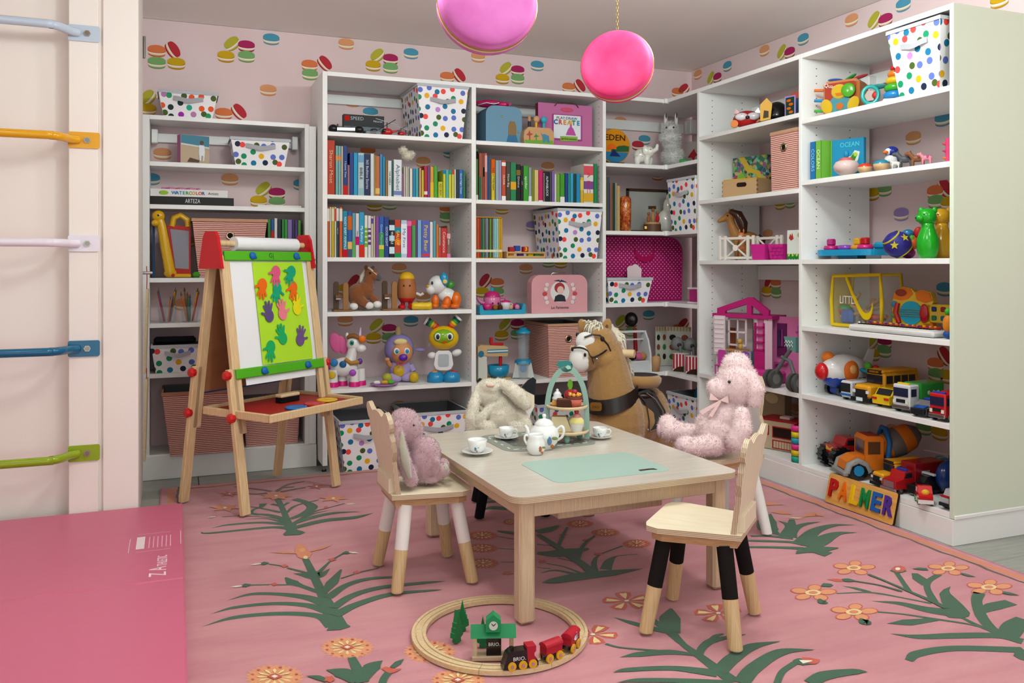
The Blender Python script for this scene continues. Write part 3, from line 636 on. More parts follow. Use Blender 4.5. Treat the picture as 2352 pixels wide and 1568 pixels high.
# ================================================================ GYM MAT
RZ = .0125                                            # things on the rug stand on its pile
MZ = .0125
mt = th('gym_mat', 'pink folding gym mat lying in front of the climbing rungs', 'gym mat', (-.6, 3.0, MZ), 0)
mh = .05
for ya_, yb_ in ((2.865, 3.768), (1.97, 2.863), (1.08, 1.968)):
    g = G().box((-.0, (ya_+yb_)/2-3.0, mh/2), (1.25, yb_-ya_, mh), 'vinyl', .006)
    ob('mat_panel', g, mt)
pa = onZ(365, 1300, MZ+mh); 
text('Z A', .074, 'm#e8d3da', mt, (pa.x+.6, pa.y-3.05, mh+.0003), (0, 0, pi/2), .0002, fit=.088)
text('THLETIC', .044, 'm#e8d3da', mt, (pa.x+.611, pa.y-2.945, mh+.0003), (0, 0, pi/2), .0002, fit=.105)
pl_ = onZ(357, 1243, MZ+mh); g = G()
cx, cy = pl_.x+.6, pl_.y-3.0
g.flat([(cx-.062, cy-.07), (cx-.035, cy-.07), (cx-.035, cy+.07), (cx-.062, cy+.07)], mh+.0004, 'm#e8d3da')
for i in range(6):
    x = cx-.022+i*.014; g.flat([(x, cy-.07), (x+.004, cy-.07), (x+.004, cy+.06), (x, cy+.06)], mh+.0004, 'm#e3a3b8')
for a, b in (((cx-.085, cy-.1), (cx-.083, cy+.06)), ((cx+.083, cy-.06), (cx+.085, cy+.1)), ((cx-.06, cy-.102), (cx+.05, cy-.1)), ((cx-.06, cy+.1), (cx+.05, cy+.102))):
    g.flat([(a[0], a[1]), (b[0], a[1]), (b[0], b[1]), (a[0], b[1])], mh+.0004, 'm#e8d3da')
ob('printed_label', g, mt)
# ================================================================ CLIMBING RUNGS on the left wall post
for nm, v, c in (('pale blue', 77, '#b9c6d6'), ('yellow', 322, '#e0a010'), ('pale lilac', 559, '#e3dbe6'), ('dark teal', 800, '#0b5f86'), ('lime green', 1040, '#8da518')):
    P = onY(193, v, 3.776); r = th('climbing_rung', nm+' steel climbing rung bolted to the cream wall post', 'rung', P, 0)
    z = 0; ob('bracket', G().prism(rr(.115, .064, .008), .005, 'p'+c, -.005), r)
    g = G(); pts = [(-.02, -.006, 0), (-.05, -.03, 0), (-.075, -.075, -.0), (-.11, -.098, 0), (-.2, -.104, 0), (-1.2, -.104, 0)]
    g.tube([Vector(p) for p in cat([Vector(p) for p in pts], 5)], .0165, 'p'+c, 14); ob('bar', g, r)
    ob('bolt', G().cyl((.012, -.005, 0), (.012, -.011, 0), .013, 'g#a9a49a', n=6, sm=False).cyl((.012, -.009, 0), (.012, -.0155, 0), .009, 'g#8a857c'), r)
# ================================================================ PLAY TABLE
LAY = Matrix(((1, 0, 0, 0), (0, 0, 1, 0), (0, -1, 0, 0), (0, 0, 0, 1)))      # outline in x,z -> lying flat, top at z
def at(*p): return Matrix.Translation(Vector(p))
def plate(g, pts, z, d, m, me=None): return g.prism(pts, d, m, 0, me, at(0, 0, z) @ LAY)
TZ = .3895; TA = R_(1.70); TO = Vector((.8843, 2.2153, RZ)); TW, TD = .7922, .9718
tb = th('play_table', 'low birch play table with green and grey lift-out panels', 'table', TO, TA)
def tl(u, v, z=TZ):
    p = onZ(u, v, z)-TO; c, s = cos(-TA), sin(-TA); return Vector((c*p.x-s*p.y, s*p.x+c*p.y, p.z))
zt = TZ-RZ
g = G(); plate(g, rr(TW, TD, .05, 7, TW/2, TD/2), zt, .019, 'tabletop', 'ply_edge'); ob('tabletop', g, tb)
for c, d in (((TW/2, .045, 0), (TW-.11, .018)), ((TW/2, TD-.045, 0), (TW-.11, .018)), ((.045, TD/2, 0), (.018, TD-.11)), ((TW-.045, TD/2, 0), (.018, TD-.11))):
    ob('apron', G().box((c[0], c[1], zt-.019-.025), (d[0], d[1], .05), 'rubberwood', .002), tb)
for x in (.058, TW-.058):
    for y in (.058, TD-.058): ob('leg', G().box((x, y, (zt-.019)/2), (.05, .05, zt-.0195), 'rubberwood', .008), tb)
c4 = [tl(*q) for q in ((1197, 1065), (1285, 1107), (1533, 1082), (1440, 1037))]
gx0, gx1 = (c4[0].x+c4[1].x)/2-.01, (c4[2].x+c4[3].x)/2+.01; gy0, gy1 = (c4[1].y+c4[2].y)/2-.008, (c4[0].y+c4[3].y)/2+.008
g = G(); plate(g, rr(gx1-gx0, gy1-gy0, .04, 6, (gx0+gx1)/2, (gy0+gy1)/2), zt+.0012, .0012, '#9bb4a9'); gp = ob('lift_out_panel', g, tb, label='sage green lift-out panel')
hp = tl(1486, 1079); g = G(); plate(g, [(hp.x-.03, hp.y-.008), (hp.x+.01, hp.y-.006), (hp.x+.03, hp.y-.014), (hp.x+.028, hp.y+.004), (hp.x+.01, hp.y+.008), (hp.x-.028, hp.y+.006)], zt+.0022, .001, 'm#3d2f28'); ob('finger_hole', g, gp)
c4 = [tl(*q) for q in ((1090, 1000), (1165, 1038), (1380, 1022), (1300, 985))]
kx0, kx1 = (c4[0].x+c4[1].x)/2, (c4[2].x+c4[3].x)/2; ky0, ky1 = (c4[1].y+c4[2].y)/2, (c4[0].y+c4[3].y)/2
g = G(); plate(g, rr(kx1-kx0, ky1-ky0, .06, 6, (kx0+kx1)/2, (ky0+ky1)/2), zt+.0012, .0012, '#84897f'); rp = ob('lift_out_panel', g, tb, label='grey road-track lift-out panel')
g = G(); plate(g, rr((kx1-kx0)*.68, (ky1-ky0)*.5, .03, 5, (kx0+kx1)/2, (ky0+ky1)/2), zt+.0018, .0006, 'p#454845'); ob('panel_window', g, rp)
g = G(); W_, H_ = (kx1-kx0)*.84, (ky1-ky0)*.76
for i in range(9):
    x = (kx0+kx1)/2-W_/2+W_*(i+.5)/9
    for y in ((ky0+ky1)/2-H_/2, (ky0+ky1)/2+H_/2): plate(g, rr(.022, .005, .001, 1, x, y), zt+.0019, .0006, 'm#e4e4de')
for i in range(4):
    y = (ky0+ky1)/2-H_/2+H_*(i+.5)/4
    for x in ((kx0+kx1)/2-W_/2, (kx0+kx1)/2+W_/2): plate(g, rr(.005, .022, .001, 1, x, y), zt+.0019, .0006, 'm#e4e4de')
ob('road_marking', g, rp)
ob('storage_tray', G().box(((gx0+gx1)/2, (gy0+gy1)/2+.02, zt-.019-.05), ((gx1-gx0)*.9, (gy1-gy0)*.9, .1), 'rubberwood', .003), tb)
# ================================================================ CHAIRS
SZ = .315-RZ
def bear():
    r = [(.09, 0), (.104, .11), (.113, .122), (.126, .145), (.13, .18), (.122, .205)]+arc(.105, .232, .035, -35, 140, 8)+[(.058, .246), (.03, .254)]
    r = [(x*1.18, z*1.02) for x, z in r]
    return r+[(0, .262)]+[(-x, z) for x, z in r[::-1]]
def catb():
    r = [(.09, 0), (.104, .1), (.122, .14), (.122, .2), (.132, .285), (.118, .3), (.095, .285), (.055, .235)]
    r = [(x, z*.8) for x, z in r]
    return r+[(0, .18)]+[(-x, z) for x, z in r[::-1]]
def bunny():
    r = [(.085, 0), (.108, .06), (.105, .12), (.085, .15)]+[(.085, .2), (.078, .27), (.055, .3), (.03, .28), (.015, .2)]
    return r+[(0, .175)]+[(-x, z) for x, z in r[::-1]]
def chair(label, loc, rz, shape, sock, sock_low, deco=None):
    t = th('toddler_chair', label, 'chair', (loc[0], loc[1], RZ), rz, group='animal toddler chairs around the play table')
    out = [(-.11, .135), (-.145, -.09), (-.13, -.125), (-.10, -.135), (.10, -.135), (.13, -.125), (.145, -.09), (.11, .135)]
    g = G(); plate(g, out, SZ, .015, 'birch', 'ply_edge'); ob('seat', g, t)
    g = G(); plate(g, [(x*.9, y*.9) for x, y in out], SZ-.015, .024, 'seat_rail'); ob('seat_base', g, t)
    for sx in (-1, 1):
        for sy in (-1, 1):
            a = Vector((sx*.088, sy*.085, SZ-.039)); b = Vector((sx*.137, sy*.125, .006)); f = .52
            mid = a+(b-a)*f
            l = ob('leg', G().cyl(mid, b, .0215, 'beech_leg' if not sock_low else sock, .0195, 16).ell(b+Vector((0, 0, .002)), (.0195, .0195, .008), 'beech_leg' if not sock_low else sock, 14, 4, z1=.2), t)
            ob('painted_sock', G().cyl(a, mid, .0225, sock, .0217, 16), l)
    Tb = at(0, .105, SZ) @ Matrix.Rotation(R_(-9), 4, 'X')
    bk = ob('backrest', G().prism(shape, .015, 'birch', 0, 'ply_edge_y', Tb), t)
    ob('back_block', G().box((0, .128, SZ+.024), (.165, .022, .048), 'birch', .001), t)
    if deco:
        for nm, pts, m, yo in deco: ob(nm, G().prism(pts, .0006, m, -yo, None, Tb), bk)
    return t
chair('birch bear-backed toddler chair with black socks on its legs', (1.413, 2.075), R_(222), bear(), 'm#1b1716', False)
chair('birch bear-backed toddler chair with white socks, under the mauve bunny', (.772, 2.752), R_(90), bear(), 'm#e3dcd8', False)
ce = catb()
chair('black-eared cat-faced toddler chair behind the cream bunny', (1.315, 3.345), R_(-16), ce, 'm#17151a', True,
      [('ear_patch', [(.132, .228), (.118, .24), (.095, .228), (.06, .192), (.124, .16)], 'm#25262a', .0007), ('ear_patch', [(-.132, .228), (-.118, .24), (-.095, .228), (-.06, .192), (-.124, .16)], 'm#25262a', .0007),
       ('muzzle_patch', [(-.088, .003), (.088, .003), (.102, .08), (.117, .104), (.06, .12), (0, .096), (-.06, .12), (-.117, .104), (-.102, .08)], 'm#dfdcda', .0007), ('eye', circ(.008, 10, .06, .07), 'black', .0014), ('eye', circ(.008, 10, -.06, .07), 'black', .0014)])
chair('white rabbit-faced toddler chair holding the pale pink plush', (1.985, 2.80), R_(-90), bunny(), 'm#e4e2de', True,
      [('face_paint', [(x*.97, z*.98+.003) for x, z in bunny()], 'm#e6e2e0', .0005), ('ear_patch', [(.035, .19), (.065, .19), (.066, .26), (.05, .275), (.036, .255)], 'm#dc9a8c', .0012), ('ear_patch', [(-.035, .19), (-.065, .19), (-.066, .26), (-.05, .275), (-.036, .255)], 'm#dc9a8c', .0012),
       ('eye', circ(.008, 10, .045, .095, .013), 'black', .0012), ('eye', circ(.008, 10, -.045, .095, .013), 'black', .0012), ('cheek', circ(.014, 12, .062, .06), 'm#dd9a90', .0012), ('cheek', circ(.014, 12, -.062, .06), 'm#dd9a90', .0012)])
# ================================================================ PLUSH TOYS (modelled at photo scale)
def px(u0, v0):                                     # local coordinates of a photo point about a base point
    return lambda u, v, y=0: Vector((u-u0, y, v0-v))
def limb(g, pts, rs, m):
    g.tube(pts, rs, m, 10); [g.ell(p, r, m, 12, 8) for p, r in ((pts[0], rs[0]), (pts[-1], rs[-1]))]
# mauve bunny
P = Vector((.79, 2.735, .315)); q = px(965, 1122)
s = pxm(P); P = onY(962, 1000, 2.735); P.z = .3155
t = th('plush_bunny', 'mauve plush bunny with floral ear linings sitting on white-socked chair', 'plush toy', P, None, s)
g = G(); g.ell(q(973, 1073), (40, 38, 50), 'plush_pink'); g.ell(q(982, 1055), (33, 34, 38), 'plush_pink'); g.ell(q(932, 993), (40, 38, 42), 'plush_pink'); g.ell(q(952, 1000), (23, 24, 28), 'plush_pink'); g.ell(q(958, 1030), (22, 24, 24), 'plush_pink')
limb(g, [q(985, 1105, -8), q(1010, 1100, -10), q(1018, 1092, -12)], [17, 15, 17], 'plush_pink'); limb(g, [q(985, 1105, 24), q(1010, 1098, 26), q(1020, 1090, 28)], [16, 14, 17], 'plush_pink')
limb(g, [q(995, 1050, -16), q(1003, 1070, -24), q(1000, 1088, -22)], [11, 11, 11], 'plush_pink')
g.ell(q(990, 1110), (26, 30, 12), 'plush_pink'); limb(g, [q(960, 1108, 0), q(990, 1110, 0)], [12, 10], 'plush_pink')
limb(g, [q(918, 985, -32), q(922, 1015, -42), q(930, 1055, -46), q(948, 1103, -44)], [10, 14, 17, 16], 'plush_pink'); limb(g, [q(915, 985, 32), q(915, 1020, 42), q(925, 1070, 44)], [10, 14, 15], 'plush_pink')
b = blend('body', g, 2.6, t, 3, (9000, 4.5, .55, 'plush_pink'))
g = G(); g.tube([q(927, 995, -50), q(929, 1025, -58), q(936, 1060, -63), q(945, 1095, -60)], [3, 8, 10, 5], 'floral_print', 8); ob('ear_lining', g, t)
ob('foot_pad', G().ell(q(1024, 1090, -14), (9, 13, 16), 'floral_print', 12, 8), t)
ob('eye', G().ell(q(953, 985, -28), 3.4, 'black', 8, 6), t)
# cream bunny
P = Vector((1.27, 3.34, .3155)); P = onY(1150, 1000, 3.35); P.z = .3155; s = pxm(P); q = px(1150, 1007)
t = th('plush_bunny', 'cream plush bunny with long floppy ears on cat-faced chair', 'plush toy', P, None, s)
g = G(); M_ = 'plush_cream'; g.ell(q(1158, 975), (44, 38, 44), M_); g.ell(q(1148, 950), (30, 30, 30), M_); g.ell(q(1122, 920), (32, 32, 33), M_); g.ell(q(1126, 904, -14), (22, 22, 18), M_)
limb(g, [q(1145, 893, -8), q(1168, 902, -22), q(1192, 922, -34), q(1206, 940, -36)], [9, 15, 18, 13], M_); limb(g, [q(1100, 908, -8), q(1090, 940, -26), q(1084, 972, -34), q(1082, 995, -34)], [9, 13, 15, 12], M_)
limb(g, [q(1128, 948, -18), q(1108, 970, -26), q(1098, 996, -26)], [11, 11, 11], M_); limb(g, [q(1195, 965, -20), q(1208, 985, -30), q(1212, 1000, -34)], [13, 13, 13], M_)
limb(g, [q(1130, 995, -15), q(1120, 995, -40)], [17, 17], M_); limb(g, [q(1180, 995, -15), q(1188, 995, -40)], [17, 17], M_)
blend('body', g, 2.4, t, 3, (9000, 4.2, .5, M_)); ob('nose', G().ell(q(1127, 897, -35), (10, 4, 4), 'm#dfb9ae', 10, 6), t)
# pale pink plush
P = onY(1640, 1000, 2.74); P.z = .3155; s = pxm(P); q = px(1640, 1050)
t = th('plush_bear', 'pale pink fluffy plush bear with ribbon on rabbit-faced chair', 'plush toy', P, None, s)
g = G(); M_ = 'plush_pig'; g.ell(q(1655, 1000), (56, 50, 52), M_); g.ell(q(1668, 968), (46, 44, 45), M_); g.ell(q(1692, 893), (48, 48, 54), M_); g.ell(q(1690, 850), (32, 30, 30), M_); g.ell(q(1690, 836), (16, 14, 14), M_)
g.ell(q(1655, 903, -15), (30, 28, 26), M_); g.ell(q(1640, 897, -18), (16, 18, 17), M_)
limb(g, [q(1722, 870, -28), q(1732, 900, -34), q(1728, 925, -34)], [11, 19, 15], M_); limb(g, [q(1668, 860, 36), q(1660, 875, 42)], [12, 12], M_)
limb(g, [q(1700, 955, -40), q(1700, 985, -52), q(1688, 1012, -56)], [19, 23, 22], M_); limb(g, [q(1640, 965, 34), q(1615, 990, 40)], [17, 18], M_)
limb(g, [q(1640, 1025, -34), q(1600, 1030, -50), q(1578, 1028, -54)], [26, 22, 23], M_); limb(g, [q(1620, 1015, 28), q(1570, 1012, 18), q(1540, 1006, 10)], [22, 22, 27], M_); g.ell(q(1535, 993, 10), (22, 20, 22), M_)
blend('body', g, 3.0, t, 3, (11000, 6.5, .6, M_))
ob('foot_pad', G().ell(q(1568, 1032, -60), (15, 16, 20), 'm#c9a9b2', 12, 8), t); ob('foot_pad', G().ell(q(1516, 1008, 4), (7, 14, 17), 'm#c9a9b2', 12, 8), t)
ob('eye', G().ell(q(1673, 882, -46), 3.6, 'black', 8, 6), t)
rb = 'm#eac8c6'; ob('ribbon_bow', G().prism([(0, 0), (-20, 16), (-22, 0)], 2, rb, -40, None, at(*q(1652, 925))).prism([(0, 0), (18, 12), (20, -6)], 2, rb, -40, None, at(*q(1652, 925))).prism([(0, 0), (-24, -34), (-16, -38), (4, -2)], 2, rb, -42, None, at(*q(1652, 925))).prism([(0, 0), (-44, -26), (-38, -34), (2, -5)], 2, rb, -41, None, at(*q(1652, 925))), t)
# ride-on pony
P = onY(1430, 1000, 3.62); P.z = RZ; s = pxm(P); q = px(1430, 1096)
t = th('ride_on_pony', 'tan plush ride-on pony with saddle, bridle and wooden handles', 'ride-on toy', P, None, s)
g = G(); M_ = 'plush_horse'
g.ell(q(1418, 968), (66, 62, 92), M_); g.ell(q(1412, 930), (58, 54, 62), M_); g.ell(q(1460, 965, 45), (60, 66, 68), M_); g.ell(q(1498, 968, 78), (46, 60, 72), M_); g.ell(q(1500, 1000, 80), (42, 52, 60), M_)
g.tube([q(1410, 930), q(1402, 880), q(1395, 830), q(1386, 790)], [60, 53, 46, 40], M_, 16); g.ell(q(1378, 790, -6), (42, 44, 46), M_); g.ell(q(1358, 806, -22), (40, 38, 38), M_); g.ell(q(1345, 815, -34), (32, 30, 33), M_); g.ell(q(1386, 820, -14), (38, 36, 30), M_)
for u, v, y, r in ((1339, 752, 4, -.2), (1393, 750, -6, .25)): g.ell(q(u, v, y), (12, 9, 23), M_, rot=(0, r, 0))
for u, y in ((1382, -34), (1452, -34), (1470, 90), (1530, 90)): limb(g, [q(u, 1010, y), q(u, 1070, y)], [27, 23], M_)
blend('body', g, 2.8, t, 3, (9000, 3.0, .5, M_))
for u, y in ((1382, -34), (1452, -34), (1470, 90), (1530, 90)): ob('wheel', G().cyl(q(u-11, 1083, y), q(u+11, 1083, y), 13, 'black', n=18), t)
ob('muzzle_patch', G().ell(q(1336, 817, -50), (26, 17, 31), 'plush_white', 16, 10, (0, .15, 0)), t); ob('blaze', G().ell(q(1347, 779, -40), (23, 14, 22), 'plush_white', 16, 10, (0, .3, 0)), t)
ob('ear_lining', G().ell(q(1392, 754, -14), (5, 4, 13), 'm#5f432a', 10, 6, (0, .25, 0)), t)
for u, v, y in ((1318, 795, -58), (1347, 806, -69)): ob('nostril', G().ell(q(u, v, y), (3, 3, 4.5), 'm#3a2517', 8, 6), t)
ob('eye', G().ell(q(1385, 772, -46), (5, 4, 6), 'black', 10, 6), t); ob('eye', G().ell(q(1328, 765, -28), (4, 4, 6), 'black', 10, 6), t)
def strap(g, pts, w, m, th_=2.2):
    pts = [Vector(p) for p in pts]; pts = cat(pts, 5); n = len(pts); up = Vector((0, 0, w/2)); vs = []
    for p in pts: vs += [p+up, p-up]
    g.add(vs, [(2*i, 2*i+1, 2*i+3, 2*i+2) for i in range(n-1)], m); o = Vector((0, th_, 0))
    g.add([v+o for v in vs], [(2*i, 2*i+2, 2*i+3, 2*i+1) for i in range(n-1)], m)
g = G(); strap(g, [q(1316, 792, -66), q(1335, 790, -70), q(1352, 796, -71), q(1362, 812, -66), q(1380, 806, -58), q(1396, 796, -44)], 4.2, 'leather'); strap(g, [q(1362, 812, -66), q(1366, 826, -62)], 6, 'leather')
g.tube([q(1345, 768, -57), q(1362, 762, -50), q(1380, 764, -50), q(1397, 785, -44), q(1403, 800, -38)], 2.2, 'leather', 6); ob('bridle', g, t)
ob('bridle_ring', G().ell(q(1373, 815, -67), 3.2, 'chrome', 8, 6), t)
g = G()
for i in range(150):
    u0, v0 = random.uniform(1362, 1408), random.uniform(738, 752); k = i/150
    a = q(1398+random.uniform(-10, 10)+k*30, 745+k*115, 14); b2 = a+Vector((random.uniform(10, 30), random.uniform(-22, 24), -random.uniform(18, 48))); md = (a+b2)/2+Vector((9, 0, 3))
    g.tube([a, md, b2], [2.4, 2.2, .3], 'plush_mane', 5, False)
for i in range(60):
    a = q(1364+random.uniform(-14, 18), 742+random.uniform(-2, 4), -10+random.uniform(-8, 8)); b2 = a+Vector((random.uniform(-16, 8), random.uniform(-24, -8), random.uniform(-26, 8)))
    g.tube([a, (a+b2)/2+Vector((0, -6, 5)), b2], [2.2, 2, .3], 'plush_mane', 5, False)
g.tube([q(1395, 748, 12), q(1415, 790, 14), q(1432, 840, 14), q(1444, 880, 12)], [14, 17, 15, 6], 'plush_mane', 10); g.ell(q(1366, 752, -8), (24, 20, 14), 'plush_mane')
ob('mane', g, t, kind='stuff')
ob('handle', G().cyl(q(1405, 808, 0), q(1457, 808, -14), 10, 'beech', 9.5, 16), t); ob('handle', G().cyl(q(1350, 803, 20), q(1310, 803, 26), 9, 'beech', 9, 16), t)
g = G(); ring = []
for i in range(25):
    a = 2*pi*i/24; ring.append((1407+60*cos(a), 62*sin(a), 0))
vs = []
for i in range(25):
    a = 2*pi*i/24; u = 1407+59*cos(a); y = 62*sin(a); v = 905+(16 if sin(a) < 0 else 6)*abs(sin(a))-14*cos(a)
    vs += [q(u, v-17, y*.95), q(u+1*cos(a), v+17, y*1.06)]
g.add(vs, [(2*i, 2*i+1, 2*i+3, 2*i+2) for i in range(24)], 'leather', True); ob('chest_band', g, t)
g = G(); pts = rr(26, 19, 5, 3); g.prism(pts, 2, 'gold', -69, None, at(*q(1371, 921))); pl = ob('name_plate', g, t); text('FAO', 8, 'm#4a3513', pl, q(1371, 922, -70), (pi/2, 0, 0), .2)
def sheet(g, pts, m, d=3):
    """thick curved flap through (outer, inner) rows"""
    g.add(pts[0]+pts[1], [(i, i+1, len(pts[0])+i+1, len(pts[0])+i) for i in range(len(pts[0])-1)], m, True)
g = G(); g.prism([(-22, 52), (6, 58), (28, 40), (46, 8), (48, -14), (36, -28), (14, -36), (-8, -34), (-6, 0)], 5, 'leather', -20, None, at(*q(1478, 950, 14)) @ Matrix.Rotation(R_(20), 4, 'Z') @ Matrix.Rotation(R_(-6), 4, 'X'))
g.tube([q(1466, 900, -8), q(1484, 920, -9), q(1490, 960, -12), q(1490, 984, -14)], 1.6, 'm#4a3a34', 6); g.ell(q(1474, 905, 30), (34, 40, 12), 'leather'); ob('saddle', g, t)
ob('saddle_stitching', G().tube([q(1484, 897, -6), q(1505, 912, -4), q(1521, 938, 0), q(1525, 962, 2), q(1512, 978, -2), q(1490, 986, -8)], 1, 'm#8a7a70', 5), t)
ob('rivet', G().ell(q(1487, 979, -17), 2.6, 'chrome', 8, 6), t)
ob('seat_pad', G().lathe([(0, -16), (38, -15), (45, -6), (46, 4), (38, 12), (30, 10), (0, 8)], 'plush_horse', q(1474, 872, 30), 24, None, ['plush_horse']*4+['leather']*2), t)
# ================================================================ TEA SET on the table
def ont(u, v): p = onZ(u, v, TZ); p.z = TZ+.0004; return p
def motif(par, q, u, v, y, k=1, c='m#5c7fa0'):
    ob('painted_motif', G().ell(q(u, v, y), (2.6*k, .6, 5*k), c, 8, 6).ell(q(u+3*k, v-6*k, y), (2*k, .6, 2.4*k), 'm#b06a3c', 8, 6).ell(q(u+6*k, v+3*k, y), (3.4*k, .6, 2*k), 'm#7f8f5c', 8, 6), par)
def teacup(u, v, w, lab, hand):
    p = ont(u, v); s = pxm(p); k = w/38.0
    sa = th('saucer', 'white porcelain saucer under the teacup '+lab, 'saucer', p, None, s*k); ob('dish', G().lathe([(0, 0), (12, 0), (12.5, 2), (26, 4.5), (37.5, 8.5), (38, 10), (36, 9.8), (24, 6.5), (12, 4), (0, 3.6)], 'porcelain', n=28), sa)
    p2 = p.copy(); p2.z += 4.1*s*k
    cu = th('teacup', 'white porcelain teacup '+lab, 'cup', p2, None, s*k, 'teacups on the play table'); q = lambda a, b, y=0: Vector((a, y, b))
    ob('bowl', G().lathe([(0, 0), (11, 0), (13, 3), (19, 9), (22.5, 20), (23.5, 31), (22.6, 31.4), (21.5, 20), (17.5, 9), (10, 5), (0, 4)], 'porcelain', n=28), cu)
    if hand: h = 1.0; ob('handle', G().tube([Vector((21, 0, 24)), Vector((30, -3, 27)), Vector((35, -4, 20)), Vector((31, -3, 11)), Vector((20, 0, 10))], 2.2, 'porcelain', 8), cu)
    else: ob('handle', G().tube([Vector((-4, 22, 24)), Vector((-6, 31, 27)), Vector((-7, 35, 20)), Vector((-6, 31, 11)), Vector((-4, 19, 10))], 2.2, 'porcelain', 8), cu)
    motif(cu, q, -4, 13, -20.4); 
teacup(1096, 1043, 37, 'at the table corner by the mauve bunny', False); teacup(1163, 1008, 28.5, 'in front of the cream bunny', True); teacup(1378, 1007, 27.5, 'between cake stand and pony', True)
p = ont(1250, 1030); s = pxm(p); t = th('teapot', 'white porcelain teapot with painted sprig beside the milk jug', 'teapot', p, None, s)
ob('body', G().lathe([(0, 0), (19, 0), (21, 3), (31, 16), (35, 32), (31, 46), (22, 54), (20, 56)], 'porcelain', n=28), t); ob('lid', G().lathe([(22, 54.5), (21, 60), (13, 67), (4, 69), (3, 71), (5, 75), (3.4, 79), (0, 80)], 'porcelain', n=24), t)
ob('spout', G().tube([(-28, 0, 24), (-38, 0, 36), (-40, 0, 47), (-45, 0, 53)], [8, 6, 4.6, 4], 'porcelain', 10), t); ob('handle', G().tube(cat([Vector(a) for a in ((29, 0, 44), (40, -3, 52), (45, -4, 42), (41, -3, 28), (31, 0, 20))], 5), 3.2, 'porcelain', 8), t); motif(t, lambda a, b, y=0: Vector((a, y, b)), 12, 24, -33, 2)
p = ont(1231, 1043); s = pxm(p); t = th('milk_jug', 'small white porcelain milk jug in front of the teapot', 'jug', p, None, s)
ob('body', G().lathe([(0, 0), (14, 0), (16, 2), (22, 14), (21, 28), (17, 38), (18.5, 46), (17, 46), (16, 38), (19, 28), (0, 10)], 'porcelain', n=26), t); ob('handle', G().tube(cat([Vector(a) for a in ((-16, 0, 42), (-24, 0, 43), (-26, 0, 34), (-20, 0, 22))], 5), 2.8, 'porcelain', 8), t); motif(t, lambda a, b, y=0: Vector((a, y, b)), 10, 16, -20.5, 1.3, 'm#b0603c')
# cake stand
p = ont(1302, 1012); s = pxm(p); t = th('cake_stand', 'two-tier wooden cake stand with sage green arch and bird', 'cake stand', p, None, s); q = px(1302, 1012)
o_ = [(-52, 6)]+[(-52+0, 70)]+[(-51*cos(a), 70+102*sin(a)) for a in [pi/2*i/10 for i in range(11)]]+[(51*cos(a), 70+102*sin(a)) for a in [pi/2*(9-i)/10 for i in range(10)]]+[(52, 6)]
in_ = [(40, 6), (40, 70)]+[(39*cos(a), 70+88*sin(a)) for a in [pi/2*i/10 for i in range(11)]]+[(-39*cos(a), 70+88*sin(a)) for a in [pi/2*(9-i)/10 for i in range(10)]]+[(-40, 6)]
ob('arch', G().prism(o_+in_, 10, 'm#8fada2', -5), t)
for z, r in ((76, 47), (20, 50)): ob('tier', G().lathe([(0, z), (r-3, z), (r, z+2), (r+1, z+7), (r-2, z+7.5), (r-3, z+4), (0, z+4)], 'beech', n=30), t)
for a in (-90, 30, 150): ob('foot', G().ell((34*cos(R_(a)), 34*sin(R_(a)), 10), (7, 7, 10), 'm#7fa697', 12, 8), t)
bd = ob('bird', G().prism([(-24, 172), (-20, 182), (0, 184), (10, 181), (14, 172), (10, 162), (0, 157), (-10, 160), (-20, 170)], 9, 'm#3f7f7c', -5), t); ob('wing', G().prism([(-4, 170), (2, 164), (10, 166), (8, 172), (2, 174)], 1, 'm#9cc4b6', -6), bd); ob('eye', G().cyl((11, -5, 176), (11, -6, 176), 1.6, 'black', n=8), bd)
SP = p; SS = s; SR = face(p)
def onstand(x, y, z): return SP+Matrix.Rotation(SR, 3, 'Z') @ Vector((x*SS, y*SS, z*SS))
def cake(name, label, x, y, z): return th(name, label, 'toy cake', onstand(x, y, z), SR, SS)
a = cake('toy_cake', 'white swirled toy meringue on the upper cake tier', -22, 4, 80.5); ob('base', G().box((0, 0, 6.5), (24, 20, 13), 'm#d79c58', 2), a); ob('swirl', G().lathe([(0, 13), (12, 13), (12.5, 18), (9, 22), (10, 26), (6, 31), (3, 33), (4, 36), (0, 39)], 'm#d9d9db', n=18), a)
a = cake('toy_cake', 'square chocolate toy cake on the upper cake tier', -6, -20, 80.5); ob('slab', G().box((0, 0, 9), (34, 22, 17), 'm#4a2d23', 1.5), a); ob('icing', G().box((0, 0, 18.3), (32, 20, 1.6), 'm#6a4233', .6), a)
a = cake('toy_cherry', 'red toy cherry tart with green leaf on upper cake tier', 8, 14, 80.5); ob('base', G().lathe([(0, 0), (13, 0), (16, 10), (0, 10)], 'm#b05a4e', n=18), a); ob('fruit', G().ell((0, 0, 22), (15, 14, 14), 'p#a81a26'), a); ob('leaf', G().prism([(-3, 34), (-7, 46), (-4, 56), (0, 59), (5, 54), (6, 44), (3, 36)], 2.5, '#6fb32c', -1), a)
a = cake('toy_tart', 'toy tart topped with orange berries on upper cake tier', 18, -16, 80.5); ob('case', G().lathe([(0, 0), (13, 0), (17, 18), (0, 18)], 'm#bb6555', n=18), a); ob('chocolate', G().lathe([(17, 18), (17.5, 24), (0, 25)], 'm#6b3a32', n=18), a)
for i in range(7): ob('berry', G().ell((11*cos(i*.9), 11*sin(i*.9), 28), 4.6, 'p#d99a3c', 10, 6), a)
ob('berry', G().ell((0, 0, 34), 6, 'p#a8242c', 10, 6), a)
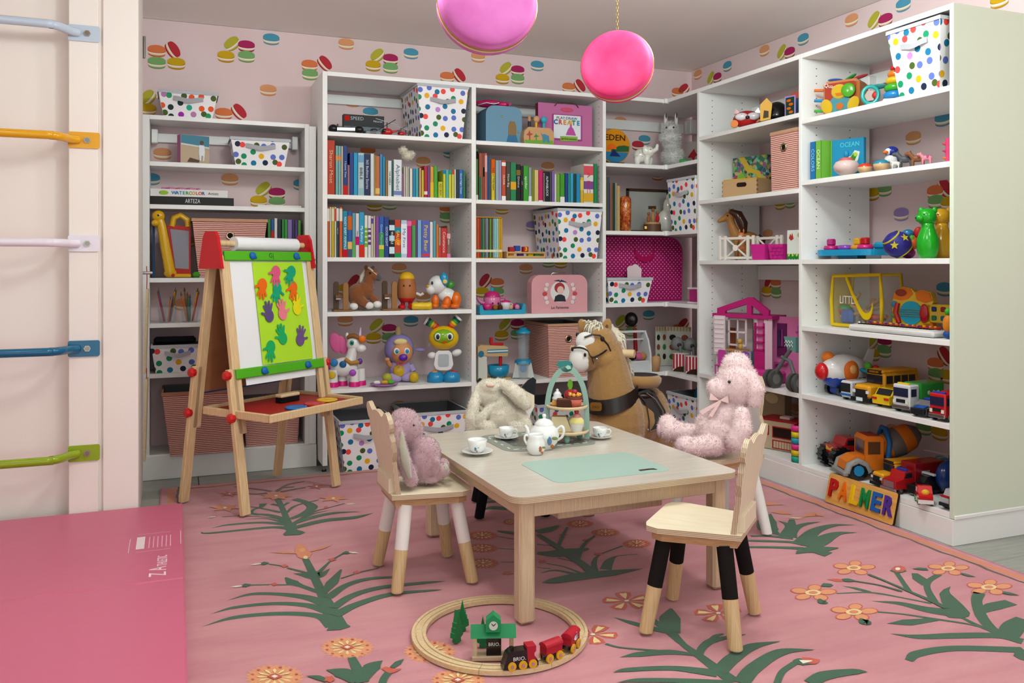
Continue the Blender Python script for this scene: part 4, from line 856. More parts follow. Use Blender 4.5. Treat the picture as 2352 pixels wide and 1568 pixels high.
a = cake('toy_sandwich', 'toy layered sandwich wedge on the lower cake tier', -14, -10, 24.5); [ob('layer', G().prism([(-22, 0), (26, 0), (12, 34), (-20, 34)], 5, c, -12+i*5.2), a) for i, c in enumerate(('m#d9cda6', 'm#c8b98c', 'm#b06a4c', 'm#d9cda6'))]
a = cake('toy_cupcake', 'toy cupcake with cherry on the lower cake tier', 22, -18, 24.5); ob('case', G().lathe([(0, 0), (12, 0), (16, 20), (0, 20)], 'm#d8dcd8', n=16, sm=False), a); ob('icing', G().lathe([(16.5, 20), (17, 25), (13, 31), (8, 33), (8, 38), (4, 41), (0, 41)], 'm#e0d58c', n=18, ms=['m#e0d58c']*3+['m#d08a8a']*3), a); ob('cherry', G().ell((0, 0, 45), 5.6, 'p#a8242c', 10, 7), a)
# ================================================================ WOODEN TRAIN SET
TC = Vector((.846, 2.228, RZ)); RO, RI = .247, .207
t = th('train_track', 'round wooden toy train track under the table edge', 'train track', TC, 0)
def arcpiece(a0, a1):
    g = G(); n = 8; zt_ = .012; A = [a0+(a1-a0)*i/n for i in range(n+1)]
    rad = [(RI, 0), (RI, zt_), (RI+.008, zt_), (RI+.008, zt_-.003), (RI+.013, zt_-.003), (RI+.013, zt_), (RO-.013, zt_), (RO-.013, zt_-.003), (RO-.008, zt_-.003), (RO-.008, zt_), (RO, zt_), (RO, 0)]
    vs = [(r*cos(a), r*sin(a), z) for a in A for r, z in rad]; k = len(rad)
    g.add(vs, [(i*k+j, (i+1)*k+j, (i+1)*k+(j+1) % k, i*k+(j+1) % k) for i in range(n) for j in range(k)], 'beech')
    g.add(vs, [tuple(range(k)), tuple(range(n*k+k-1, n*k-1, -1))], 'beech'); return g
pm = arcpiece(0, R_(44.7)).mesh('track_piece')
for i in range(8): ob('track_piece', pm, t, rot=(0, 0, R_(45*i+12)))
def wheel(par, p, r, y=-1): 
    w = ob('wheel', G().cyl((p[0], p[1], p[2]), (p[0], p[1]+y*5, p[2]), r, '#dba322', n=18), par)
    ob('hub', G().cyl((p[0], p[1]+y*5, p[2]), (p[0], p[1]+y*6.5, p[2]), r*.42, 'chrome', n=12), w)
def ontrack(u, v): p = onZ(u, v, RZ+.012); return p
def heading(p): d = Vector((p.x-TC.x, p.y-TC.y)); return math.atan2(d.x, -d.y)
p = ontrack(1195, 1531); s = pxm(p); t = th('toy_locomotive', 'black wooden toy locomotive with red cab and yellow wheels', 'toy train', p, heading(p)+.06, s); t['group'] = 'wooden toy train'
ob('boiler', G().prism([(-44, 4), (40, 4), (40, 14), (14, 14), (14, 43), (-26, 43), (-34, 37), (-42, 14)], 26, 'p#141315', -13), t); ob('cab', G().prism([(14.2, 14.2), (33, 14.2), (33, 22), (30, 26), (30, 34), (34, 38), (34, 50), (12, 50), (12, 44)], 27, '#a81c2c', -13.5), t); ob('chimney', G().cyl((-22, 0, 42), (-22, 0, 49), 5.5, 'p#141315'), t)
for x in (-24, 2, 26): wheel(t, (x, -11, 10), 10); wheel(t, (x, 11, 10), 10, 1)
text('BRIO.', 12, 'm#dcdcdc', t, (-6, -13.4, 25), (pi/2, 0, 0), .2, fit=30)
def wagon(u, v, rz, label, deco):
    p = ontrack(u, v); s = pxm(p); t = th('toy_wagon', label, 'toy train', p, heading(p)+rz, s, 'wooden toy train')
    ob('chassis', G().box((0, 0, 13), (50, 22, 10), 'p#141315', 1), t)
    ob('load', G().prism([(-24, 18), (24, 18), (24, 36), (-24, 36)], 24, '#a81c2c', -12), t); ob('roof', G().prism([(-13.5, 35), (13.5, 35)]+[(13.5*cos(a), 36+9*sin(a)) for a in [pi*i/10 for i in range(11)]], 51, '#b02030', -25.5, None, Matrix.Rotation(pi/2, 4, 'Z')), t)
    for x in (-15, 15): wheel(t, (x, -10, 10), 10); wheel(t, (x, 10, 10), 10, 1)
    ob('coupling', G().cyl((-30, 0, 13), (-24, 0, 13), 5, 'chrome', n=10), t)
    if deco: ob('sticker', G().prism([(-10, 28), (4, 40), (14, 38), (10, 26), (0, 22)], .6, 'm#d8dade', -12.8).prism([(0, 28), (8, 36), (11, 30)], .6, 'm#4a8fa0', -13.5), t)
    return t
wagon(1266, 1513, .03, 'red wooden toy wagon with plain curved roof behind locomotive', False); wagon(1311, 1490, .1, 'red wooden toy wagon with silver sticker at train end', True)
# station
p = onZ(1133, 1512, RZ); s = pxm(p); t = th('toy_station', 'wooden toy train station with green roof and clock', 'toy station', p, face(p)+.02, s)
ob('platform', G().box((0, 4, 5), (98, 34, 10), 'rubberwood', 1), t)
for x in (-42, 42):
    for y in (-6, 14): ob('post', G().box((x, y, 32), (9, 5, 45), 'rubberwood', .6), t)
si = ob('sign_board', G().box((1, -2, 30), (34, 12, 40), 'p#121113', .5), t); text('BRIO.', 11, 'm#dcdcdc', si, (2, -8.3, 36), (pi/2, 0, 0), .2, fit=26)
ob('roof', G().prism([(-22, 54), (0, 78), (22, 54)], 104, '#1d7d4c', -52, None, at(0, 4, 0) @ Matrix.Rotation(pi/2, 4, 'Z')), t)
ct = ob('clock_tower', G().prism([(-17, 68), (17, 68), (17, 94), (0, 108), (-17, 94)], 26, '#1f8a54', -18), t); ob('clock_face', G().cyl((0, -18, 83), (0, -19.5, 83), 10, 'm#c9cbc6', n=20), ct); ob('clock_hand', G().prism([(0, 82), (-5, 88), (-4, 89), (0, 84.5), (5, 89), (6, 88)], .5, 'black', -20.2), ct)
def toytree(u, v, h, w, label, flat):
    p = onZ(u, v, RZ); s = pxm(p); t = th('toy_tree', label, 'toy tree', p, face(p)+(0 if flat else .9), s)
    o = [(-w*.28, 0), (w*.28, 0), (w*.22, h*.12), (w*.5, h*.18)]
    for i in range(1, 5): o += [(w*.5*(1-i*.2)+2, h*(.18+i*.15)), (w*.5*(1-i*.2)-1, h*(.18+i*.15)+1)] if i < 4 else []
    o += [(0, h)]; o += [(-x, z) for x, z in o[-2:2:-1]]+[(-w*.22, h*.12)]
    ob('silhouette', G().prism(o, 12, '#1c7440', -6), t)
toytree(1049, 1473, 72, 34, 'green toy tree with stepped side beside the track', False); toytree(1062, 1446, 68, 30, 'pointed green toy tree behind the stepped one', True); toytree(1109, 1484, 70, 30, 'green toy tree half hidden by the toy station', True)
# ================================================================ EASEL
EA = R_(37.2); EC = Vector((.362, 3.97, RZ)); e = th('easel', 'wooden double-sided childrens easel with red caps and green rails', 'easel', EC, EA)
HT = 1.075                                            # leg top
def legp(sy, z): return sy*(.195-(.195-.035)*min(z/HT, 1.1))
def bar(g, a, b, w, d, m):
    a, b = Vector(a), Vector(b); q = (b-a).to_track_quat('Z', 'X'); M = Matrix.Translation((a+b)/2) @ q.to_matrix().to_4x4()
    return g.box((0, 0, 0), (d, w, (b-a).length), m, .002, None, M)
for sx in (-1, 1):
    for sy in (-1, 1):
        x = sx*.248; l = ob('leg', bar(G(), (x, legp(sy, .33), .33), (x, legp(sy, HT), HT), .042, .022, 'pine'), e)
        x2 = sx*.270; ob('leg_extension', bar(G(), (x2, legp(sy, .004), .004), (x2, legp(sy, .60), .60), .042, .022, 'pine'), l)
        ob('slot', bar(G(), (x2+sx*.0108, legp(sy, .12), .12), (x2+sx*.0108, legp(sy, .56), .56), .008, .001, 'm#7a5230'), l)
        for z in (.40, .575): ob('knob', G().lathe([(0, -.012), (.018, -.012), (.021, -.004), (.021, .006), (.014, .014), (0, .015)], 'p#c01818', (x2+sx*.024, legp(sy, z), z), 8, (0, sx*pi/2, 0), sm=False), l)
    cap = [(-.072, 1.02), (.072, 1.02), (.045, 1.155), (.03, 1.178), (-.03, 1.178), (-.045, 1.155)]
    cp = ob('side_cap', G().prism([(y, z) for y, z in cap], .014, 'p#c51420', 0, None, at(sx*.262-.007+.007*sx, 0, 0) @ Matrix.Rotation(pi/2, 4, 'Z')), e)
    for y, z in ((-.045, 1.06), (.045, 1.06), (-.05, 1.035)): ob('screw', G().cyl((sx*.274, y, z), (sx*.280, y, z), .007, 'chrome', n=10), cp)
ob('roll_rod', G().cyl((-.262, 0, 1.128), (.262, 0, 1.128), .0135, 'pine'), e)
pr = ob('paper_roll', G().cyl((-.165, 0, 1.128), (.2, 0, 1.128), .031, 'paper', n=24), e)
ta = math.atan2(.16, HT)                               # front board tilt
FT = at(0, -.195, 0) @ Matrix.Rotation(-ta, 4, 'X')    # local: x, z up along the sloping front
def front(name, g, par=e, **k): o = ob(name, g, par, **k); return o
g = G(); g.T = FT; g.box((0, .004, .83), (.46, .008, .52), '#d7dade', .001); ob('whiteboard', g, e)
g = G(); g.T = FT; g.prism([(-.235, .56), (-.03, .56), (-.03, 1.085), (-.235, 1.085)], .001, 'paper', -.006); g.prism([(-.2, .53), (.21, .53), (.21, 1.085), (-.2, 1.085)], .001, 'paper', -.0045); ob('drawing_paper', g, e)
for z, h in ((1.085, .042), (.582, .042)):
    g = G(); g.T = FT; g.box((0, -.012, z), (.515, .016, h), '#4fa81c', .003); rl = ob('clip_rail', g, e)
    for x in (-.11, .15):
        g = G(); g.T = FT; g.ell((x, -.024, z), (.017, .01, .017), '#1562a8', 12, 8).box((x+.006, -.024, z-.008), (.03, .01, .01), '#1562a8', .002); ob('clip', g, rl)
g = G(); g.T = FT; text('G|', .03, 'm#24541a', e, FT @ Vector((0, -.0205, 1.086)), (pi/2-ta, 0, 0), .0002)
g = G(); g.T = at(0, .195, 0) @ Matrix.Rotation(ta, 4, 'X'); g.box((0, -.006, .78), (.47, .006, .58), 'hardboard'); ob('back_board', g, e)
g = G(); g.T = at(0, .195, 0) @ Matrix.Rotation(ta, 4, 'X'); g.box((0, .006, .50), (.5, .014, .04), '#1d4e94', .002); ob('back_rail', g, e)
tr = ob('tray', G().box((0, -.145, .415), (.52, .40, .008), '#a3241f'), e)
for c, d in (((0, -.343, .415), (.56, .014, .034)), ((0, .053, .415), (.56, .014, .034)), ((-.273, -.145, .415), (.014, .40, .034)), ((.273, -.145, .415), (.014, .40, .034))): ob('tray_rim', G().box(c, d, 'pine', .003), tr)
RE = Matrix.Rotation(EA, 3, 'Z')
def eas(x, y, z): return EC+RE @ Vector((x, y, z))
# painting on the easel, with hand prints
pt = th('painting', 'lime green sheet with coloured hand prints clipped to the easel', 'painting', eas(0, 0, 0), EA)
g = G(); g.T = FT; n_ = 10; vs = []
for i in range(n_+1):
    z = .525+.53*i/n_; k = 1-i/n_
    for j, x in enumerate((-.085, 0, .085, .165)): vs.append((x*1.0+.025*0-.075*(0)+(-.005), -.0105-.004*k*(1+sin(j*2+i)), z))
xs = 4; vs = []
for i in range(n_+1):
    z = .607+.452*i/n_; k = 1-i/n_
    for j in range(xs):
        x = -.105+.30*j/(xs-1)
        vs.append((x, -.0095-.006*k*abs(sin(j*1.3+i*.4)), z))
g.add(vs, [(i*xs+j, i*xs+j+1, (i+1)*xs+j+1, (i+1)*xs+j) for i in range(n_) for j in range(xs-1)], 'm#a9d631', True); ob('sheet', g, pt)
def hand(x, z, rot, c, k=1.0, mirror=1):
    g = G(); g.T = FT; M = at(x, -.0178, z) @ Matrix.Rotation(-R_(rot), 4, 'Y')
    g.prism([(a*.021*k, b*.024*k) for a, b in circ(1, 14)], .0003, c, 0, None, M)
    for i, (a, L) in enumerate(((-28, .042), (-9, .052), (9, .052), (26, .046), (70*mirror, .036))):
        d = Vector((sin(R_(a)), cos(R_(a)))); n2 = Vector((d.y, -d.x)); w = .0048*k
        p0 = d*.012*k; p1 = d*L*k
        g.prism([(p0+n2*w)[:], (p1+n2*w*.9)[:], (p1+d*.004*k)[:], (p1-n2*w*.9)[:], (p0-n2*w)[:]], .0003, c, -.0001*(i+1), None, M)
    ob('hand_print', g, pt)
for x, z, r, c, mi in ((-.065, .935, 168, '#e0641a', 1), (.022, .995, 168, '#d0557a', 1), (.018, .915, 160, '#1d9a72', -1), (.115, .995, 152, '#1d9a72', 1), (.115, .92, 178, '#e0641a', 1), (-.045, .79, 4, '#5b4a78', -1), (.035, .795, 4, '#de7a86', 1), (.125, .815, 0, '#ded21c', 1), (-.055, .645, 170, '#22a35c', 1), (.02, .68, 12, '#22a35c', -1), (.125, .665, -14, '#6a4f80', 1)):
    hand(x, .607+(z-.567)*.95, r, 'm'+c, 1.22, mi)
for x, y, c, lb in ((-.06, -.27, '#1670c0', 'blue'), (.05, -.27, '#c81c1c', 'red'), (.16, -.24, '#e0b412', 'yellow')):
    o = th('paint_palette', lb+' plastic paint lid on the easel tray', 'lid', eas(x, y, .4205), EA); ob('disc', G().lathe([(0, 0), (.046, 0), (.048, .006), (.044, .009), (.036, .006), (0, .006)], 'p'+c, n=22), o)
o = th('chalk_eraser', 'black felt chalk eraser with wooden back on easel tray', 'eraser', eas(.055, -.10, .4205), EA); ob('felt', G().box((0, 0, .012), (.11, .04, .024), 'm#141212', .002), o); ob('wooden_back', G().box((0, 0, .031), (.112, .042, .014), 'beech', .003), o)
# ================================================================ MACARON PENDANTS
def pendant(u, v, w, d, c, c2, label, tilt, rz):
    P = atd(u, v, d); s = d/F_; r = w/2*s
    top = P.z+r; t = th('macaron_pendant', label, 'ornament', (P.x, P.y, Zc), None)
    z = P.z-Zc; Tm = at(0, 0, z) @ Matrix.Rotation(R_(rz), 4, 'Z') @ Matrix.Rotation(R_(tilt), 4, 'X') @ Matrix.Rotation(pi/2, 4, 'X')
    def shell(sg, m):
        g = G(); g.T = Tm; h = r*.16
        prf = [(0, h+r*.30)]+[(r*.93*sin(a)**.55, h+r*.08+r*.22*cos(a)) for a in [pi/2*i/12 for i in range(1, 13)]]+[(r*.97, h+r*.02), (r*.985, h-r*.02), (r*.97, h-r*.06), (0, h-r*.06)]
        g.lathe([(a, b*sg) for a, b in prf], m, n=48); return g
    n1 = ob('shell', shell(1, c), t); ob('shell', shell(-1, c), t)
    g = G(); g.T = Tm; g.lathe([(0, -r*.1), (r*.96, -r*.1), (r*.99, 0), (r*.96, r*.1), (0, r*.1)], c2, n=48); ob('filling', g, t)
    g = G(); g.T = Tm; g.lathe([(r*.96, r*.09), (r*1.0, r*.095), (r*1.0, r*.125), (r*.96, r*.13)], 'gold', n=48); ob('gilt_edge', g, t)
    g = G(); L = -(z+r); k = int(L/.012)
    for i in range(k):
        zz = z+r+.006+i*.012; a = i % 2*pi/2
        g.tube([(cos(a)*.0035*cos(b), sin(a)*.0035*cos(b), zz+.0075*sin(b)) for b in [2*pi*j/8 for j in range(9)]], .0011, 'gold', 5, False)
    ob('chain', g, t, kind='stuff')
def paint(name, a, b):
    m = reg(name, newmat(name, a, .6, spec=.3)); n = N(m); ns = n.noise(n.coord('Object'), 9, 4); n.base(n.ramp(ns, [(.3, a), (.7, b)])); n.bump(n.noise(n.coord('Object'), 22, 4), .25, .008)
paint('macaron_pink', '#dd2f6e', '#e84f88'); paint('macaron_lilac', '#c862ac', '#d474bc')
pendant(1418, 153, 168, 2.95, 'macaron_pink', 'm#ecd9c4', 'hot pink macaron ornament hanging on a gold chain', -8, -6); pendant(1118, 12, 232, 2.55, 'macaron_lilac', 'm#ecd0b4', 'lilac macaron ornament hanging from the ceiling', -8, 8)
# ================================================================ NAME BOARD against the plinth
a = onZ(1894, 1152, RZ); b = onZ(2046, 1206, RZ); wd = .372; mid = (a+b)/2; mid.x = 2.645
t = th('name_board', 'wooden name board with rainbow letters leaning on the plinth', 'name board', (mid.x, mid.y, RZ), -pi/2+.02, 1, rx=0)
tl_ = R_(-14); bh = .128
g = G(); g.T = Matrix.Rotation(tl_, 4, 'X'); g.prism(rr(wd, bh, .008, 3, 0, bh/2), .012, 'alder', 0, 'm#2b1c12'); ob('board', g, t)
for i, (ch, c) in enumerate(zip('PALMER', ('#b3161a', '#e06a10', '#e6b80e', '#12803e', '#1c56a0', '#4b2a86'))):
    p = Matrix.Rotation(tl_, 3, 'X') @ Vector((-.148+i*.0595, -.004, bh*.5)); text(ch, .104, c, t, p, (pi/2+tl_, 0, 0), .0042, name='letter', bold=.0035, fit=.047)
# ================================================================ HANGING PADDLES by the niche
P = onY(337, 640, 4.36); t = th('hanging_boards', 'wooden swing boards hanging on red cord beside the niche', 'swing boards', (P.x, 4.36, P.z), 0)
for i, (v0, v1) in enumerate(((663, 855), (868, 1055))):
    z0 = onY(337, v0, 4.36).z-P.z; z1 = onY(337, v1, 4.36).z-P.z
    ob('board', G().box((-.002-.003*i, 0, (z0+z1)/2), (.012, .09, z0-z1), 'beech', .003, (0, .03, 0)), t)
ob('cord', G().tube([(0, -.02, .06), (.002, -.02, 0), (0, -.02, -.07)], .002, 'm#a81a1e', 6).tube([(0, -.02, -.42), (0, -.02, -.5)], .002, 'm#a81a1e', 6), t); ob('hook_bar', G().cyl((-.06, -.02, .028), (.026, -.02, .028), .008, 'chrome'), t)
# ================================================================ STORAGE BINS AND BASKETS
def tub(name, label, cat_, loc, rz, wt, wb, h, d, m, rim, handle=True, grommet=False, lid=None, group=None, inner='m#6d6d70'):
    """tapered open box; local origin at the middle of its front bottom edge, front faces -y"""
    t = th(name, label, cat_, loc, rz, 1, group); k = (wt-wb)/2; dt = d
    def ringv(w, y0, y1, z): return [(-w/2, y0, z), (w/2, y0, z), (w/2, y1, z), (-w/2, y1, z)]
    v = ringv(wb, 0, d-k, 0)+ringv(wt, -k, d, h); wi = .006
    v2 = ringv(wb-2*wi, wi, d-k-wi, .006)+ringv(wt-2*wi, -k+wi, d-wi, h)
    g = G(); side = [(0, 1, 5, 4), (1, 2, 6, 5), (2, 3, 7, 6), (3, 0, 4, 7)]
    g.add(v, side+[(3, 2, 1, 0)], m); ob('body', g, t)
    g = G(); g.add(v2, [f[::-1] for f in side]+[(0, 1, 2, 3)], inner); ob('lining', g, t)
    g = G(); r2 = [(x*1.012, y, h+.003) for x, y, _ in ringv(wt, -k-.003, d+.003, 0)]; r3 = [(x*1.012, y, h-.012) for x, y, _ in r2]; r4 = ringv(wt-2*wi, -k+wi, d-wi, h+.003)
    g.add(r2+r4, [(i, (i+1) % 4, 4+(i+1) % 4, 4+i) for i in range(4)], rim); g.add(r3+r2, [(i, (i+1) % 4, 4+(i+1) % 4, 4+i) for i in range(4)], rim); ob('rim', g, t)
    zh = h*.72; yh = -k*.72-.002
    if handle:
        w = wt*.5; g = G(); n = 10
        a = [Vector((-w/2+w*i/n, yh-.004-.012*sin(pi*i/n), zh-.012*sin(pi*i/n)*sin(3*i/n))) for i in range(n+1)]; vs = []
        for p in a: vs += [p+Vector((0, 0, .011)), p-Vector((0, 0, .011))]
        g.add(vs, [(2*i, 2*i+1, 2*i+3, 2*i+2) for i in range(n)], 'f#a9a9ae', True); ob('strap_handle', g, t)
    if grommet: ob('grommet', G().lathe([(.013, 0), (.021, 0), (.021, .004), (.013, .005), (.012, 0)], 'g#b9a98c', (0, yh+.002, zh), 20, (pi/2, 0, 0)).cyl((0, yh, zh), (0, yh-.0015, zh), .0125, 'm#1a1210', n=16), t)
    if lid: ob('lid', G().box((0, (d-k)/2, h+.008), (wt+.008, d+k+.008, .014), lid, .004), t)
    return t
def wB(u0, u1, Y): return onY(u1, 600, Y).x-onY(u0, 600, Y).x
def binB(label, ut0, ut1, ub0, ub1, v0, v1, z, ins, d, m='dot_fabric', Y=None, name='storage_bin', rim='f#b9bcc2', **k):
    Yf = (Y or Yb)+ins; P = onY((ub0+ub1)/2, 600, Yf); P.z = z+.0004; s = pxm(P)
    return tub(name, label, 'storage bin' if name == 'storage_bin' else 'basket', P, 0, wB(ut0, ut1, Yf), wB(ub0, ub1, Yf), (v1-v0)*s, d, m, rim, **k)
def binR(label, ut0, ut1, ub0, ub1, h, z, ins, d, m='dot_fabric', name='storage_bin', rim='f#b9bcc2', **k):
    Xf = Xr+ins; a, b = onX(ub0, 600, Xf), onX(ub1, 600, Xf); c, e2 = onX(ut0, 600, Xf), onX(ut1, 600, Xf); P = (a+b)/2; P.z = z+.0004
    return tub(name, label, 'storage bin' if name == 'storage_bin' else 'basket', P, -pi/2, abs(c.y-e2.y), abs(a.y-b.y), h, d, m, rim, **k)
binB('polka dot bin on the top shelf beside the toy car box', 962, 1078, 968, 1062, 199, 318, ZB1[0], .012, .33)
binB('polka dot bin beside the wooden block tray', 1281, 1383, 1286, 1371, 479, 592, ZB2[2], .012, .33)
binB('polka dot floor bin with empty top next to the easel leg', 778, 905, 792, 890, 966, 1085, 0, -.045, .34, Y=4.3212)
binB('polka dot floor bin behind the mauve bunny', 936, 1074, 946, 1064, 962, 1082, 0, -.03, .34)
binB('polka dot floor bin glimpsed behind the cake stand', 1232, 1345, 1240, 1336, 962, 1072, 0, .0, .34)
binB('green and purple dotted bin on top of the niche bookcase', 364, 501, 377, 488, 208, 266, 1.781, .03, .17, 'dot_fabric_green', Yl)
binB('small polka dot bin beside the beach photo', 530, 666, 542, 654, 320, 382, ZL[0], .02, .16, 'dot_fabric_small', Yl)
binB('polka dot bin half hidden behind the easel leg', 350, 470, 358, 458, 793, 856, ZL[4], .02, .17, 'dot_fabric', Yl)
binB('low polka dot bin in front of the magenta case', 1393, 1496, 1400, 1486, 638, 695, ZC[2], .03, .15, 'dot_fabric')
binR('polka dot bin beside the white cat figurine', 1536, 1600, 1544, 1599, .30, ZC[1], .012, .28)
binR('polka dot floor bin holding a blue ball', 1536, 1600, 1546, 1599, .30, 0, .03, .30)
binR('polka dot bin standing above the toy animal shelf', 2045, 2168, 2066, 2158, .262, ZR2[0], .004, .33)
binB('woven basket under the watercolour books', 441, 612, 458, 598, 503, 636, ZL[2], .004, .21, 'woven_stripe', Yl, 'woven_basket', 'm#b98f72', handle=False, grommet=True)
binB('woven basket full of paper rolls at the niche bottom', 372, 556, 392, 540, 908, 1054, ZL[5], -.07, .25, 'woven_stripe', Yl, 'woven_basket', 'm#a87a60', handle=False, grommet=True)
binB('woven basket behind the easel back leg', 560, 690, 566, 684, 936, 1040, ZL[5], .03, .18, 'woven_stripe', Yl, 'woven_basket', 'm#a87a60', handle=False)
binB('woven basket beside the toy blender', 1258, 1352, 1262, 1346, 746, 868, ZB2[4], .03, .33, 'woven_stripe', None, 'woven_basket', 'm#b98f72', handle=False, grommet=True)
binR('tall woven box beside the jungle puzzle', 1771, 1833, 1772, 1832, .285, ZR1[1], .01, .33, 'woven_stripe', 'woven_basket', 'm#b98f72', handle=False, grommet=True)
P = onX(1572, 905, Xr+.03); P.x += .15; ob('ball', G().ell((0, 0, 0), .07, '#0f6f8c', 20, 14), None, (P.x, P.y, .29), label='teal play ball resting in the corner floor bin', cat='ball')
# ================================================================ BOOKS
CN = (('red', (.62, .07, .06)), ('orange', (.7, .2, .04)), ('yellow', (.7, .55, .05)), ('lime', (.45, .5, .05)), ('green', (.06, .32, .08)), ('teal', (.08, .4, .42)), ('sky blue', (.12, .42, .65)), ('blue', (.03, .13, .4)), ('navy', (.015, .03, .1)), ('purple', (.22, .07, .32)), ('pink', (.6, .04, .25)), ('white', (.75, .76, .74)), ('cream', (.65, .58, .42)), ('grey', (.3, .32, .34)), ('black', (.01, .01, .012)), ('brown', (.18, .1, .06)), ('pale blue', (.42, .58, .7)), ('tan', (.42, .26, .13)))
def cname(h): c = lin(h); return min(CN, key=lambda k: sum((a-b)**2 for a, b in zip(k[1], c)))[0]
OR = 'first second third fourth fifth sixth seventh eighth ninth tenth eleventh twelfth thirteenth fourteenth fifteenth sixteenth seventeenth eighteenth nineteenth'.split()
def ordn(i): return OR[i] if i < 19 else (('twentieth' if i == 19 else 'twenty-'+OR[i-20]) if i < 29 else ('thirtieth' if i == 29 else ('thirty-'+OR[i-30] if i < 39 else ('fortieth' if i == 39 else 'forty-'+OR[i-40]))))
def book(label, P, rz, w, h, d, c, title=None, tc='m#e8e8e8', bands=(), group=None, lean=0, ts=.62):
    t = th('book', label, 'book', P, rz, 1, group, ry=lean); m = 'm'+c if h < .01 else c
    g = G(); k = .0016
    g.box((0, .0008, h/2), (w, .0016, h), c, .0004); g.box((-w/2+k/2, d/2, h/2), (k, d, h), c); g.box((w/2-k/2, d/2, h/2), (k, d, h), c)
    ob('cover', g, t); ob('page_block', G().box((0, d/2-.002, h/2), (max(w-2*k-.0004, .001), d-.008, h-.008), 'pages'), t)
    for i, (a, b, bc) in enumerate(bands): ob('spine_band', G().box((0, -.0003, h*(a+b)/2), (w*.98, .0008, h*(b-a)), 'm'+bc), t)
    if title: text(title, min(w*ts, .03), tc, t, (0, -.0014, h*.52), (pi/2, pi/2, 0), .0002, fit=min(h*.7, len(title)*w*ts*.62))
    return t
def row(spec, ox, oy, s, Yf, z, vb0, vb1, shelf, group, d=.19):
    items = [q.split('|') for q in spec.replace('\n', '').split(';') if q.strip()]; xa, xb = float(items[0][0].split()[0]), float(items[-1][0].split()[1]); prev = None
    for i, it in enumerate(items):
        f = it[0].split(); a, b, top = float(f[0]), float(f[1]), float(f[2]); c = f[3]
        vb = vb0+(vb1-vb0)*(a-xa)/(xb-xa); X0, X1 = onY(ox+a/s, 600, Yf).x, onY(ox+b/s, 600, Yf).x
        if prev is not None and X0 < prev+.0004: X0 = prev+.0004
        prev = X1; w = X1-X0; P = Vector(((X0+X1)/2, Yf+random.uniform(0, .006), z+.0004)); h = (vb-top)/s*pxm(P)
        title = it[1] if len(it) > 1 and it[1] else None; tc = 'm'+(it[2] if len(it) > 2 and it[2] else '#e6e6e6'); bands = []
        if len(it) > 3 and it[3]:
            for q in it[3].split('/'): k = q.split(); bands.append((float(k[0]), float(k[1]), k[2]))
        book('%s %sbook, %s from %s' % (cname(c), 'thin ' if w < .011 else ('thick ' if w > .024 else ''), ordn(i), shelf), P, 0, w, h, d, c, title, tc, bands, group)
row("""108 200 810 #b23413|Sharon Most|#d8b89a;207 240 875 #6fa6a2|||.7 .8 #d08a50;242 270 878 #79acb0|||.7 .8 #d08a50;272 297 880 #b9ac9e;297 345 875 #1b3a7c|I Love You|#d8dce8|0 .2 #c02828;346 371 1100 #a06a6c;373 418 957 #233a80;418 467 957 #1792b8;469 540 960 #a9c0c2|BIBLE|#2a1a20|.0 .18 #8fb0b8/.78 .95 #6f9ec0;541 610 975 #19264f|365 Bedtime Stories|#c8cfe0;612 655 970 #c6cacd||#2a2a2a;656 671 985 #b39d40;672 721 995 #b46432|||.06 .2 #d8b060;723 754 978 #3380b4;755 784 1005 #2684a6;786 814 1050 #8f6427;815 861 1052 #cdd2d4|TAR HEELS|#1a2a3c;862 880 1060 #295e52;882 979 1040 #d2d6da|Alphabet|#5a6a78|.05 .16 #7080b0;980 1000 1205 #8a5078;1001 1020 1125 #c6c0ae;1021 1040 1125 #cac4b4;1041 1060 1125 #b9b6aa;1068 1101 1145 #d4d0c2;1102 1137 1145 #1b78a0;1138 1172 1145 #389ea2;1180 1205 1140 #c6926e;1208 1234 1165 #beb019;1235 1274 1115 #a41027||#e8e8e8|.1 .2 #e0c8c8;1275 1309 1118 #6c337c;1310 1349 1125 #cb911a|||0 .5 #d8b030;1350 1395 1118 #429428;1400 1454 1300 #adb81a|RED BOX|#a8281c;1455 1486 1165 #bcbc28|||.86 1 #2a78b0;1487 1521 1165 #44a698;1522 1556 1170 #c2c031|||.86 1 #2a9080;1557 1584 1170 #cdc237|||.86 1 #c04a28;1585 1609 1160 #b6bcb2;1610 1642 1160 #1c2a32;1643 1689 1160 #185c a2""".replace('#185c a2', '#185ca2')+"""|Good Night Ocean|#cfe0f0;1690 1715 1175 #2a6e43""", 730, 160, 5.058, Yb+.03, ZB1[1], 1445, 1503, 'side panel on upper row by easel', 'books on the upper row beside the easel')
